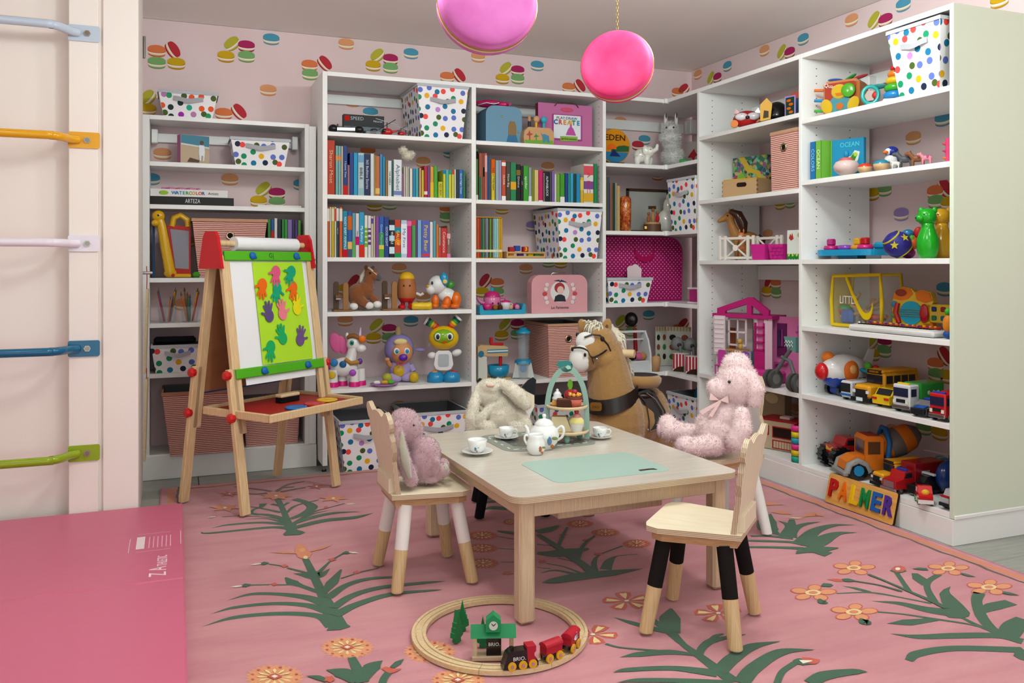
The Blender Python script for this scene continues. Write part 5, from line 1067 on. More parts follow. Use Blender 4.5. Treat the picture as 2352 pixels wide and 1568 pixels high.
row("""120 147 185 #c25119||#e8e8e8|.72 .97 #d8d4c8;148 170 183 #d2cab0;172 205 182 #c2a61a|||.72 .97 #cfc8a8;207 231 183 #cdc6ac|||.72 .97 #c04a40;232 262 180 #194353|THE CAT|#c8d4d8|.72 .97 #cfd4cc;268 305 185 #cc571a|||.72 .97 #d8d4c8;308 370 232 #1c7e98|NOISY BABY ANIMALS|#dff0f4|0 .17 #b81c28;372 425 238 #26529a||#e8e8e8|.6 .9 #c86020/.0 .17 #4a5470/.18 .34 #d8b060;428 468 258 #5692a5|||0 .4 #5fa060;470 514 262 #d0cbcf|Match|#5a1838|.28 .47 #c01868;515 579 248 #2692b6|My Bunny|#e0f0f8|0 .28 #c83020;580 621 288 #d0d4c6||#3a3a3a|.25 .34 #70a830/.38 .47 #70a830/.51 .6 #70a830/.64 .7 #70a830;622 661 292 #d2ced2|||.3 .37 #6a3a80/.42 .49 #6a3a80/.54 .61 #6a3a80/.66 .7 #6a3a80;662 694 300 #bdb49e||#5a4a6a|.82 .95 #5a4a8c;695 717 295 #c6b699;718 760 300 #7c428e;762 824 298 #2652a0|Good Morning|#9ac0e8|0 .2 #5aa040/.2 .3 #d8c830/.3 .6 #3a8a48;825 887 310 #19397f|GOOD NIGHT|#c8d4e8;888 954 345 #0f1316|WADDLE|#e8f0f4|.72 .86 #c8dce4/.44 .58 #a8ccd8/.1 .28 #c8dce4;955 1032 345 #b63a28|GALLOP|#f0d870|.66 .8 #208898/.5 .65 #b04020/.33 .48 #d87018/.0 .12 #1f8a50;1033 1108 350 #abbed0|My First|#5a4a8c|.1 .9 #d8e0e8;1110 1167 352 #be1271|||.85 .98 #d86aa0;1168 1217 352 #438e45|||.86 1 #b84040;1218 1239 355 #6e347f;1240 1289 350 #73a0c8;1290 1391 355 #525ba8|Potty Bear|#e0c838|.03 .1 #c83a4a;1392 1431 372 #d2ceC8;1432 1469 362 #5292a5;1470 1501 405 #c26d1a;1502 1529 440 #a08c7d|||0 .4 #c04040;1530 1604 450 #b42628|Constance|#f0c8c0;1605 1650 420 #7d6052|Table|#e8e0d8|0 .12 #c878a0/.6 .75 #d8a0a8""", 730, 440, 5.405, Yb+.03, ZB1[2], 806, 818, 'side panel on lower row by easel', 'books on the lower row beside the easel')
row("""55 92 880 #386e24||#d8e8c8|0 .1 #c8c8c0/.8 .95 #101010;103 127 930 #a04d37|||0 .5 #2a6a50;128 144 930 #ae6045;145 164 930 #9a4433|||.5 .7 #1a1a1a;165 190 930 #be6654|||.6 .95 #d8a8a0;190 214 960 #26437f;215 235 965 #485060;240 280 998 #ccb51a|DAY AT THE FARM|#2a2a2a|.66 1 #d85a18;285 326 1010 #8ca0a8;327 356 1010 #9992ba;357 403 1010 #b64828|OLIVIA|#f0e8e0|0 .12 #e8e0d8/.86 .95 #e8e0d8;405 455 1025 #433d33|How Big|#d8d0c0;457 520 1035 #1c7d4c|||.3 .5 #d8a030;522 571 1055 #19191d|Divine|#d0d0d0|.7 .85 #7a6a30;572 599 1075 #261d24|LOST|#d8b0c0;600 659 1070 #359428|spider|#e0f0d8;660 696 1090 #8c9296|||0 .16 #e0e0e0;697 721 1110 #7d8c28;722 768 1120 #ccb674;770 819 1122 #be1562||#f0d0e0|0 .05 #e8e8e8;822 841 1150 #7d6f60;842 896 1135 #121d28|ALPHABLOCK|#e8ecf0;897 919 1145 #434343;920 949 1135 #7d60a8;950 975 1165 #c6c6c2;977 1014 1165 #6fa037;1015 1065 1160 #439228||#e8e8e8|0 .2 #e0d8d8;1067 1101 1155 #1c4387;1102 1129 1160 #268783;1130 1164 1155 #3599ba;1165 1194 1160 #194341;1195 1240 1160 #2683b2;1242 1279 1200 #cca728|||.5 .9 #d8c050;1280 1391 1050 #d2cec8|A B C|#b83a4a|.72 .95 #d0505a/.36 .56 #7a4a8c/.04 .26 #d0a030;1392 1428 1050 #1c824b""", 1080, 160, 4.9, Yb+.03, ZB2[1], 1457, 1497, 'divider on shelf under blue suitcase', 'books under the blue suitcase', .17)
row("""105 131 20 #5f5f36;132 151 20 #43527f;152 189 88 #7d5243;190 211 88 #1c4328;212 231 88 #999992;232 268 120 #b6995f""", 1370, 400, 4.9, Yb+.05, ZC[1], 630, 632, 'the panel in the corner unit', 'books in the corner unit', .17)
row("""625 640 95 #357e37;641 656 95 #1c528e|||.6 .8 #b83030;657 672 90 #ccccCC;673 690 95 #262637;693 706 95 #2b7e37;707 721 95 #358c37;722 744 97 #7d66a8;745 757 100 #353552;758 771 100 #52357f;772 786 100 #529237""", 320, 460, 2.118, Yl+.03, ZL[2], 377, 377, 'the basket on the shelf behind the easel top', 'books behind the easel top', .16)
# slip-cased set of thin books
Yf = Yb+.03; X0, X1 = onY(1080+64/5.6, 600, Yf).x, onY(1080+422/5.6, 600, Yf).x; hh = (738-205)/5.6*pxm((1.6, Yf))
t = th('slipcase', 'yellow slipcase holding a set of thin striped books', 'slipcase', ((X0+X1)/2, Yf+.01, ZB2[2]+.0004), 0); ww = X1-X0
for nm, c, d in (('base_board', (0, .07, .002), (ww, .14, .004)), ('top_board', (0, .07, hh-.002), (ww, .14, .004)), ('side_board', (-ww/2+.002, .07, hh/2), (.004, .14, hh)), ('side_board', (ww/2-.002, .07, hh/2), (.004, .14, hh)), ('back_board', (0, .138, hh/2), (ww, .004, hh))): ob(nm, G().box(c, d, '#cf971c'), t)
cs = ['#b64e1a', '#c2561e', '#a8281c', '#1f5a52', '#3f8a3c', '#6a4a68', '#7aa0a8', '#5a3a2c', '#4f9a2c', '#6a4a34', '#86bcc4', '#8ac4cc', '#9ad0c8', '#cfa022', '#c8961c']
bw = (ww-.009)/len(cs)
for i, c in enumerate(cs): book('%s thin book, %s from the orange end inside the yellow slipcase' % (cname(c), ordn(i)), Vector(((X0+X1)/2-ww/2+.0045+bw*(i+.5), Yf+.006, ZB2[2]+.0048)), 0, bw*.96, hh-.012, .12, c, None, 'm#e8e8e8', [(.14, .2, '#d8d0b0')], 'books in the yellow slipcase')
# lying books and box in the niche
def slab(name, label, cat_, u0, u1, v0, v1, z, c, txt=None, tc='m#222222', Y=Yl+.03, d=.17, fit=None, cover=None):
    a, b = onY(u0, 600, Y), onY(u1, 600, Y); P = (a+b)/2; P.z = z+.0004; h = (v1-v0)*pxm(P); w = b.x-a.x
    t = th(name, label, cat_, P, 0); ob('cover', G().box((0, d/2, h/2), (w, d, h), c, .001), t)
    if txt: text(txt, h*.72, tc, t, (0, -.001, h/2), (pi/2, 0, 0), .0002, fit=fit or w*.5)
    return t, h, P, w
_, h1, P1, w1 = slab('art_set_box', 'black flat art set box under the watercolour book', 'box', 345, 537, 452, 471, ZL[1], '#141414', 'ARTEZA', 'm#d8d8d8', fit=.07)
t, h2, P2, w2 = slab('book', 'white watercolour book lying on the black art box', 'book', 345, 523, 434, 451, ZL[1]+h1+.0005, '#d8d6d4')
for i, (ch, c) in enumerate(zip('WATERCOLOR', ('#1f6fa8', '#1f6fa8', '#2a86b8', '#2a9a9a', '#3a8a3c', '#7a9a2c', '#d08a1c', '#d0601c', '#c8402c', '#1f4f8c'))): text(ch, h2*.6, 'm'+c, t, (-w2*.2+i*w2*.042, -.001, h2*.5), (pi/2, 0, 0), .0002, bold=.0006)
text('Artists', h2*.5, 'm#333333', t, (w2*.31, -.001, h2*.5), (pi/2, 0, 0), .0002)
ob('brush_print', G().ell((-w2*.33, -.0006, h2*.5), (.022, .0005, .011), 'm#8fb83c', 10, 6), t)
t = th('beaded_necklace', 'pink beaded string lying on the watercolour book', 'beads', (P2.x-.04, P2.y+.06, P2.z+h2+.0005), 0)
for i in range(26): ob('bead', G().ell((-.085+.17*(i/25), .015*sin(i*.9), .006), .0065, 'p#d878a8', 8, 6), t)
slab('spiral_notebook', 'white spiral notebook lying beside the watercolour books', 'notebook', 592, 692, 472, 477, ZL[1], '#dcdcd8')
# photo block
Y = Yl+.06; a, b = onY(414, 600, Y), onY(478, 600, Y); P = (a+b)/2; P.z = ZL[0]+.0004; s = pxm(P); t = th('photo_block', 'beach photo of a child printed on a pink-sided block', 'photo', P, R_(18), s)
ob('block', G().box((0, 6, 33), (66, 22, 66), 'm#c078a0', .5), t); pp = ob('photo_print', G().box((0, -5.4, 33), (65, .8, 65), 'm#b9a58c'), t)
ob('sea', G().prism([(-32, 45), (32, 40), (32, 65), (-32, 65)], .4, 'm#4f8496', -6.3), pp); ob('surf', G().prism([(-32, 42), (32, 37), (32, 41), (-32, 46)], .3, 'm#c8ccc4', -6.8), pp)
ob('child_figure', G().prism([(10, 8), (13, 8), (14, 20), (18, 20), (17, 8), (20, 8), (22, 30), (20, 44), (9, 44), (8, 28)], .3, 'm#d8dce0', -7.1).prism(circ(4.5, 10, 15, 50), .3, 'm#6a4a3c', -7.3).prism([(-18, 4), (8, 4), (10, 9), (-12, 14)], .3, 'm#5a4c40', -7), pp)
# ================================================================ TOYS ON THE BACK BOOKCASES (drawn in photo pixels about the base point)
def toy(name, label, cat_, u, vb, z, ins=.1, rz=None, Y=None, right=False, group=None):
    P = shelfR(u, ins, z+.0005) if right else shelfB(u, ins, z+.0005, Y)
    return th(name, label, cat_, P, rz, pxm(P), group), px(u, vb)
def E(par, name, c, r, m, rot=None, n=14, k=9): return ob(name, G().ell(c, r, m, n, k, rot), par)
def BX(par, name, c, d, m, b=0, rot=None): return ob(name, G().box(c, d, m, b, rot), par)
def CY(par, name, a, b, r, m, r1=None, n=14): return ob(name, G().cyl(a, b, r, m, r1, n), par)
def PR(par, name, pts, d, m, y=0): return ob(name, G().prism(pts, d, m, y), par)
def TB(par, name, pts, r, m, n=8): return ob(name, G().tube(pts, r, m, n), par)
# --- bay 1, top shelf
t, q = toy('toy_box', 'dark toy car box with SPEED printed on it', 'box', 836, 307, ZB1[0], .16, 0); BX(t, 'carton', (0, 8, 26), (94, 18, 52), '#1c1e22', .5)
BX(t, 'cover_picture', (0, -1.4, 14), (92, .6, 22), 'm#6f7d84'); BX(t, 'logo_patch', (-39, -1.4, 43), (11, .6, 11), 'm#c01c18'); text('SPEED', 11, 'm#b8bcc0', t, (-16, -1.6, 43), (pi/2, 0, 0), .2, fit=30); text('McLaren', 6, 'm#dcdcdc', t, (32, -1.6, 39), (pi/2, 0, 0), .2); PR(t, 'picture_car', [(-20, 6), (40, 4), (38, 12), (10, 18), (-16, 12)], .5, 'm#2a2c30', -2)
t, q = toy('toy_racer', 'black and silver toy racer with round black ends', 'toy car', 796, 307, ZB1[0], .04); E(t, 'end_ball', (-30, 0, 10), (11, 10, 10), 'p#101012'); E(t, 'end_ball', (28, 0, 9), (11, 10, 9), 'p#101012'); BX(t, 'body', (-1, 0, 9), (46, 14, 12), 'g#9a9ca0', 3); CY(t, 'axle', (-20, 0, 14), (-20, 0, 21), 2, 'black'); CY(t, 'axle', (12, 0, 14), (12, 0, 20), 2, 'black')
for u, sc_, lb in ((889, 1, 'larger red toy helicopter beside the dotted bin'), (921, .62, 'tiny red toy helicopter against the dotted bin')):
    t, q = toy('toy_helicopter', lb, 'toy helicopter', u, 310, ZB1[0], .03 if sc_ < 1 else .05); k = sc_
    E(t, 'cabin', (0, 0, 9*k), (13*k, 9*k, 9*k), 'p#b81c20'); E(t, 'window', (-6*k, -5*k, 11*k), (6*k, 4.5*k, 5*k), 'p#1c1618'); TB(t, 'tail_boom', [(10*k, 0, 10*k), (30*k, 4, 14*k)], [3*k, 1.2*k], 'p#b81c20'); CY(t, 'mast', (0, 0, 17*k), (0, 0, 32*k), 1.2*k, 'black'); ob('rotor_blade', G().box((0, 0, 32*k), (54*k, 3*k, .8*k), '#c8c8cc', 0, (0, .25, .2)).box((0, 0, 26*k), (46*k, 3*k, .8*k), '#1c1c1e', 0, (0, -.5, -.3)), t); TB(t, 'skid', [(-9*k, -6*k, 1), (9*k, -6*k, 1)], 1, 'black', 5)
t, q = toy('toy_race_car', 'small grey toy racing car in front of the SPEED box', 'toy car', 857, 309, ZB1[0], .07); BX(t, 'body', (0, 0, 7), (36, 14, 8), '#6a6c70', 2); E(t, 'cockpit', (2, 0, 12), (9, 5, 5), 'p#2a2a2e')
for x in (-11, 12): [CY(t, 'wheel', (x, y, 5), (x, y*1.35, 5), 5, 'black') for y in (-6, 6)]
t, q = toy('fluffy_toy', 'small cream fluffy toy on the book tops', 'plush toy', 936, 386, ZB1[1]+.191, .09); g = G(); g.ell((0, 0, 10), (12, 10, 10), 'plush_cream').ell((-10, 0, 22), (9, 8, 8), 'plush_cream').ell((10, 0, 14), (7, 6, 6), 'plush_cream'); blend('body', g, 1.4, t, 2, (900, 5, .5, 'plush_mane'))
# --- bay 1, pony shelf
for u, lb in ((786, 'brown wooden stable gate on the outer side of plush pony'), (898, 'brown wooden stable gate in front of plush pony muzzle')):
    t, q = toy('toy_stable_gate', lb, 'toy gate', u, 716, ZB1[3], .06 if u < 850 else .045, 0); BX(t, 'base', (0, 0, 2), (44, 26, 4), 'w#8a5c2c', 1)
    for x, y, h, c in ((-12, 8, 68, 'w#4a3018'), (8, -2, 66, 'w#9a6a34')): PR(t, 'post', [(x-6, 4), (x+6, 4), (x+6, h-5), (x+3, h), (x-3, h), (x-6, h-5)], 6, c, y)
    BX(t, 'rail', (-2, 4, 34), (26, 4, 7), 'w#6f4a24', .5); CY(t, 'bolt', (-14, 0, 28), (-4, -3, 28), 3, 'chrome')
t, q = toy('plush_pony', 'seated brown plush pony with white hooves and grey muzzle', 'plush toy', 836, 716, ZB1[3], .10); M_ = 'plush_pony'; g = G()
g.ell(q(822, 682), (24, 22, 26), M_).ell(q(840, 672), (20, 18, 22), M_); limb(g, [q(843, 668), q(848, 648), q(852, 634)], [15, 12, 11], M_); g.ell(q(852, 634), (15, 13, 14), M_).ell(q(862, 640, -4), (10, 10, 10), M_)
g.ell(q(841, 621), (5, 4, 7), M_, rot=(0, -.2, 0)).ell(q(857, 622, 5), (4, 3, 6), M_); limb(g, [q(826, 690, -14), q(840, 702, -22)], [10, 9], M_); limb(g, [q(856, 690, -4), q(866, 700, -8)], [9, 8], M_); limb(g, [q(815, 700, -10), q(814, 708, -16)], [9, 8], M_); g.ell(q(830, 706), (20, 16, 10), M_)
blend('body', g, 1.6, t, 2, (3000, 2.2, .4, M_)); E(t, 'muzzle', q(870, 642, -7), (8, 9, 9), 'plush_dark' if 'plush_dark' in MATS else 'f#5a5658')
for c in (q(848, 706, -24), q(866, 704, -12), q(813, 708, -18)): E(t, 'hoof', c, (10, 10, 8), 'plush_white')
ob('mane', G().tube([q(842, 624, 6), q(832, 640, 8), q(828, 658, 8)], [5, 6, 2], 'plush_mane').tube([q(846, 620, -4), q(856, 628, -12)], [3, 2], 'plush_mane'), t); ob('tail', G().tube([q(802, 680, 4), q(797, 695, 2), q(798, 710, 0)], [3, 4, 2], 'plush_mane'), t); E(t, 'eye', q(850, 632, -14), 2.6, 'black', n=8, k=6); PR(t, 'blaze', [(16, 90), (28, 82), (30, 78), (20, 86)], 1, 'm#d8cdb8', -13)
t, q = toy('toy_figure', 'brown egg-shaped toy figure with yellow cap and red boots', 'toy figure', 934, 712, ZB1[3], .10)
ob('body', G().lathe([(0, 16), (14, 16), (21, 26), (23, 40), (21, 58), (17, 72), (8, 80), (0, 81)], '#a5653a', n=22, ms=['#c01c20', '#c01c20']+['#a5653a']*5), t); ob('cap', G().ell((0, 0, 68), (18.5, 18, 18), '#d8ac1c', 18, 8, None, 0.05, 1), t)
for x in (-10, 10): CY(t, 'leg', (x*.8, 0, 18), (x*.9, 0, 6), 5, '#c01c20'); E(t, 'boot', (x*1.1, -4, 5), (9, 10, 6), '#c01c20')
[E(t, 'eye', (x, -20, 54), (2.2, 1.6, 2.6), 'black', n=8, k=6) for x in (-6, 7)]; TB(t, 'arm', [(-22, 0, 38), (-31, -4, 32), (-28, -6, 22), (-26, -8, 16)], 3.5, 'p#dcdcdc'); TB(t, 'arm', [(22, 0, 36), (32, -4, 32), (38, -6, 36)], 3.5, 'p#dcdcdc')
t, q = toy('toy_puppy', 'white toy puppy with blue ear and orange feet', 'toy dog', 1018, 712, ZB1[3], .10)
E(t, 'head', q(1004, 658), (21, 20, 22), 'p#dadada', n=18, k=12); E(t, 'snout', q(990, 668, -8), (12, 12, 12), 'p#dadada'); E(t, 'nose', q(984, 661, -14), (4, 4, 4), 'p#d8a81c'); E(t, 'ear', q(1020, 645, -10), (10, 8, 16), 'p#1c8cb8', (0, -.15, 0)); E(t, 'ear_badge', q(1022, 650, -18), (5.5, 1.5, 5), 'm#d8c070', n=10, k=6); E(t, 'body', q(1026, 682, 6), (24, 18, 18), 'p#dadada', (0, .35, 0)); E(t, 'scarf', q(1034, 658, 6), (10, 8, 10), 'p#3a8a2c')
E(t, 'haunch', q(1047, 692, 0), (13, 14, 19), 'p#d86410'); E(t, 'front_leg', q(1000, 696, -8), (9, 8, 16), 'p#d86410'); E(t, 'front_leg', q(1026, 698, -14), (10, 9, 15), 'p#d86410', (0, .2, 0)); E(t, 'paw', q(999, 705, -12), (9, 9, 6), 'p#d86410'); E(t, 'paw', q(1022, 706, -18), (10, 9, 6), 'p#d86410'); E(t, 'hind_foot', q(1044, 706, -8), (12, 12, 6), 'p#d86410'); E(t, 'eye', q(993, 653, -19), (2.4, 2, 4), 'black', n=8, k=6)
t, q = toy('toy_roller', 'yellow toy bone roller in front of the toy puppy', 'toy', 969, 713, ZB1[3], .03); ob('roller', G().lathe([(0, -23), (7, -23), (9, -18), (8, -8), (9, 0), (8, 8), (9, 18), (7, 23), (0, 23)], 'p#d8b412', (0, 0, 9), 16, (0, pi/2, 0)), t)
# --- bay 1, doll shelf
Zd = ZB1[4]
t, q = toy('toy_unicorn', 'white toy unicorn with pink wings and orange flower', 'toy unicorn', 797, 884, Zd, .10)
E(t, 'body', q(790, 840), (32, 20, 22), 'p#dcdad8'); ob('neck', G().tube([q(802, 832), q(808, 812), q(812, 795)], [16, 12, 12], 'p#dcdad8', 12), t); E(t, 'head', q(812, 788), (17, 14, 17), 'p#dcdad8'); E(t, 'muzzle', q(828, 798, -6), (13, 11, 10), 'p#dcdad8')
for u, y in ((766, -10), (786, 10), (814, -10), (828, 8)): ob('leg', G().cyl(q(u, 845, y), q(u, 878, y), 10, 'p#dcdad8', 11), t); ob('hoof', G().cyl(q(u, 873, y), q(u, 884, y), 12, 'p#d01c78', 13), t)
for c, r in (((772, 785), (14, 3, 24)), ((786, 790), (12, 3, 22))): E(t, 'wing', q(*c, 6), r, '#d05a90', (0, -.25, 0))
E(t, 'flower', q(831, 776, -14), (9, 5, 9), '#d8701c', n=9); ob('forelock', G().tube([q(798, 772), q(812, 768, -8), q(826, 774, -10)], [5, 6, 4], '#8a5a2c'), t); CY(t, 'horn', q(826, 770, -4), q(828, 750, -4), 4, 'p#cdb8dc', 1); E(t, 'ear', q(797, 768), (4, 4, 7), 'p#dcdad8'); E(t, 'eye', q(808, 784, -14), (5, 2, 6), 'p#1c8a78'); E(t, 'pupil', q(808, 784, -15.6), (2, 1, 3), 'black', n=8, k=6)
TB(t, 'collar', [q(793, 822, -12), q(806, 830, -18), q(824, 828, -12)], 5, '#a5782c'); E(t, 'gem', q(826, 827, -12), (6, 5, 7), 'p#5a2a8c'); E(t, 'heart_button', q(788, 832, -20), (8, 3, 8), '#1c5a8c'); E(t, 'butterfly_button', q(768, 828, -20), (9, 3, 9), '#2a78b0', n=8); E(t, 'flower_button', q(764, 856, -20), (8, 3, 9), '#cdaa28', n=8); E(t, 'round_button', q(810, 852, -19), (8, 4, 8), '#9a4ab0'); TB(t, 'tail', [q(760, 830, 6), q(752, 850, 6), q(754, 870, 4)], [6, 7, 3], '#c83a80')
t, q = toy('baby_doll', 'baby doll in lilac hooded suit with purple pacifier', 'doll', 920, 878, Zd, .165)
hd = E(t, 'hood', q(917, 805, 4), (34, 30, 36), 'm#8a80b4', n=18, k=12); E(t, 'face', q(923, 810, -14), (25, 20, 27), '#c88a5c', n=18, k=12); E(t, 'hair', q(920, 786, -22), (16, 8, 8), 'm#d8c48c'); E(t, 'horn', q(915, 764), (7, 6, 14), 'm#b8a878'); E(t, 'pacifier', q(926, 820, -36), (10, 5, 8), 'p#5a1c9c')
for u in (911, 934): E(t, 'eye', q(u, 806, -32), (6.5, 3, 7.5), 'p#d8e8ec'); E(t, 'iris', q(u+1, 806, -34.6), (4, 1.4, 5), 'p#2a7a94', n=10, k=6)
ob('suit', G().ell(q(920, 850), (26, 20, 26), 'm#a294c0').ell(q(905, 868, -14), (18, 12, 10), 'm#a294c0', rot=(0, .2, 0)).ell(q(940, 866, -14), (20, 12, 10), 'm#a294c0', rot=(0, -.2, 0)), t); E(t, 'belly_heart', q(916, 852, -17), (13, 6, 15), 'p#c8a01c'); E(t, 'foot', q(890, 866, -26), (11, 8, 10), '#a8a83c'); E(t, 'foot', q(950, 866, -26), (11, 8, 12), '#c0a01c'); TB(t, 'arm', [q(900, 842, -4), q(893, 836, -12), q(891, 828, -16)], [7, 6, 5], '#c88a5c'); E(t, 'hand', q(890, 826, -18), (6, 5, 5), '#c88a5c'); TB(t, 'arm', [q(942, 842, -4), q(950, 855, -8)], [8, 7], 'm#a294c0'); E(t, 'hood_ear', q(965, 807, 2), (13, 3, 4), 'm#8a80b4'); TB(t, 'ribbon', [q(918, 828, -36), q(912, 836, -32), q(922, 838, -30), q(932, 832, -34)], 1.6, '#d0507c', 6)
t, q = toy('toy_robot', 'yellow and white toy robot with striped ears and blue feet', 'toy robot', 1019, 880, Zd, .08)
ob('foot', G().lathe([(0, 0), (20, 0), (20, 12), (14, 22), (0, 25)], 'p#1c86b8', (-18, -4, 0), 18), t); ob('foot', G().lathe([(0, 0), (20, 0), (20, 12), (14, 22), (0, 25)], 'p#1c86b8', (18, -4, 0), 18), t); E(t, 'button', (-20, -8, 23), (8, 6, 3), 'p#d8842c'); E(t, 'button', (22, -8, 23), (8, 6, 3), 'p#c01c24')
ob('torso', G().prism([(-17, 30), (-22, 40), (-18, 66), (-12, 72), (12, 72), (18, 66), (22, 40), (17, 30), (8, 27), (-8, 27)], 24, 'p#dadada', -14), t); ob('chest_panel', G().prism(rr(24, 28, 4, 3, 0, 50), 1.5, 'm#a8b0b4', -15.5), t); E(t, 'head', (0, -2, 100), (35, 26, 28), 'p#dcb410', n=22, k=14); ob('face_plate', G().ell((0, -14, 103), (26, 17, 19), 'p#78a81c', 20, 12), t)
for x in (-13, 14): E(t, 'eye', (x, -28, 105), (7.5, 3, 8.5), 'p#e0e4e4'); E(t, 'pupil', (x, -30.8, 105), (4, 1.2, 6), 'black', n=10, k=6)
PR(t, 'mouth', [(-4, 94), (9, 96), (3, 89)], 1, 'm#c8401c', -31)
for x in (-1, 1):
    cs = ['#c0241c', '#d8741c', '#d8b41c', '#3a9a3c', '#1c4a4c', '#e0e0e0']; a = Vector((x*14, 0, 124)); b2 = Vector((x*42, 0, 141)) if x < 0 else Vector((x*36, 0, 148)); ea = ob('ear', G().tube([a, b2], [7, 10], '#1c4a4c', 12), t)
    for i, c in enumerate(cs): ob('ear_stripe', G().cyl(a+(b2-a)*i/6, a+(b2-a)*(i+.92)/6, 7.4+i*.5, c, 7.8+i*.5), ea)
E(t, 'arm', (-26, -4, 60), (11, 8, 8), 'p#dadada'); E(t, 'arm', (30, -4, 66), (12, 8, 8), 'p#dadada', (0, -.3, 0))
t, q = toy('toy_plate', 'lilac toy plate holding toy cakes in front of doll', 'toy plate', 882, 887, Zd, .03); ob('plate', G().lathe([(0, 0), (22, 0), (31, 4), (32, 6), (22, 3), (0, 3)], '#b07ac0', n=22), t)
for x, c, nm in ((-20, 'p#e0d8d0', 'white toy sugar cubes on the lilac toy plate'), (2, 'p#c8962c', 'golden toy biscuit on the lilac toy plate'), (20, 'p#4aa82c', 'green toy sweet on the lilac toy plate')):
    o = th('toy_treat', nm, 'toy food', t.matrix_basis @ Vector((x*.8, 0, 4.0)), t.rotation_euler[2], t.scale[0]); ob('treat', G().box((0, 0, 4), (16, 10, 8), c, 3), o)
# --- bay 2, top shelf
Z_ = ZB2[0]
def case(u0, u1, v0, v1, z, ins, d, c, label, name='suitcase', r=14, side=None):
    Yf = Yb+ins; a, b = onY(u0, 600, Yf), onY(u1, 600, Yf); P = (a+b)/2; P.z = z+.0005; s = pxm(P); t = th(name, label, 'case', P, 0, s); w = (b.x-a.x)/s; h = v1-v0
    o = [(-w/2, 0), (w/2, 0), (w/2, h-r)]+arc(w/2-r, h-r, r, 0, 90, 6)+arc(-w/2+r, h-r, r, 90, 180, 6)+[(-w/2, h-r)]
    ob('shell', G().prism(o, d, c, 0, side or c), t); return t, w, h
t, w, h = case(1116, 1199, 240, 326, Z_, .06, 60, 'm#6d93ab', 'pale blue toy suitcase under the pink glitter bag', r=20, side='m#5b7f96'); PR(t, 'print_patch', [(10, 4), (30, 4), (30, 40), (26, 52), (14, 52), (10, 40)], .5, 'm#8a6f4c', -.8); PR(t, 'print_jacket', [(6, 4), (34, 4), (30, 20), (10, 20)], .5, 'm#3f6f94', -1.4)
for x, z in ((-6, 62), (34, 28)): E(t, 'stud', (x, -1, z), (2.2, 1, 2.2), 'gold', n=8, k=5)
t, q = toy('glitter_bag', 'hot pink glitter pouch lying on the blue suitcase', 'bag', 1132, 240, Z_+.206, .12); g = G(); g.ell((-10, 0, 9), (34, 16, 9), 'p#c0145c').ell((24, -6, 6), (14, 8, 7), 'p#c0145c').ell((0, 6, 10), (24, 14, 8), 'p#b01056'); blend('pouch', g, 2, t, 2); TB(t, 'drawstring', [(30, -8, 8), (36, -18, 6), (40, -22, 4)], 3, 'p#c83a78'); TB(t, 'silver_trim', [(-34, -12, 4), (-14, -17, 8), (2, -17, 5), (14, -15, 8)], 2, 'g#c0c0c8')
t, q = toy('peg_toy', 'round-cornered wooden savanna peg toy with elephant', 'wooden toy', 1235, 330, Z_, .03, 0); ob('block', G().prism([(-36, 0), (36, 0), (38, 14), (36, 30), (28, 38), (-26, 38), (-36, 28), (-38, 14)], 20, 'w#c89a6a', -8), t); PR(t, 'grass_print', [(-35, 1), (35, 1), (35, 10), (-35, 8)], .5, 'm#6fa03c', -8.7); PR(t, 'elephant_print', [(4, 26), (8, 22), (12, 24), (24, 20), (26, 4), (20, 4), (18, 12), (14, 4), (10, 4), (8, 18)], .5, 'm#4a86a0', -9); PR(t, 'tree_print', [(-24, 8), (-22, 8), (-22, 18), (-15, 22), (-22, 24), (-24, 30), (-27, 23), (-32, 20), (-25, 18)], .5, 'm#b0503c', -9); PR(t, 'palm_print', [(-8, 9), (-6, 9), (-6, 16), (0, 18), (-6, 20), (-8, 24), (-10, 19), (-14, 16), (-8, 16)], .5, 'm#3f8a3c', -9)
for x, c1, c2, sh in ((-20, '#2a2a2e', 'w#c09060', 'zebra'), (-3, '#d8a01c', 'w#d0a070', 'lion'), (16, '#2a9ab4', '#3aa0b8', 'hippo')): pg = ob('peg', G().cyl((x, 2, 36), (x, 2, 52), 3.6, c1), t); (E(t, 'peg_head', (x, 0, 58), (8, 5, 8), c2) if sh != 'zebra' else BX(t, 'peg_head', (x, 2, 58), (7, 5, 13), c2, 1.5))
t, w, h = case(1236, 1360, 235, 334, Z_, .075, 16, 'm#b86a98', 'pink PLAY DRAW CREATE activity box with rope handle', 'activity_box', 1, 'm#8a3a4c'); fr = PR(t, 'window_frame', rr(w*.56, h*.6, 2, 2, w*.03, h*.46), .6, 'm#9a4480', -.7); PR(t, 'window_panel', rr(w*.5, h*.54, 1, 2, w*.03, h*.47), .6, 'm#d8dce0', -1.4)
text('PLAY·DRAW', 8.4, 'm#3a4a5c', t, (w*.02, -2.2, h*.67), (pi/2, 0, 0), .2, fit=w*.38)
for i, (ch, c) in enumerate(zip('CREATE', ('#2a5a9c', '#c8503c', '#d0862c', '#d0a02c', '#2a8a6a', '#2a86b0'))): text(ch, 15, 'm'+c, t, (w*(-.185+i*.083), -2.2, h*.57), (pi/2, 0, 0), .2, bold=.5)
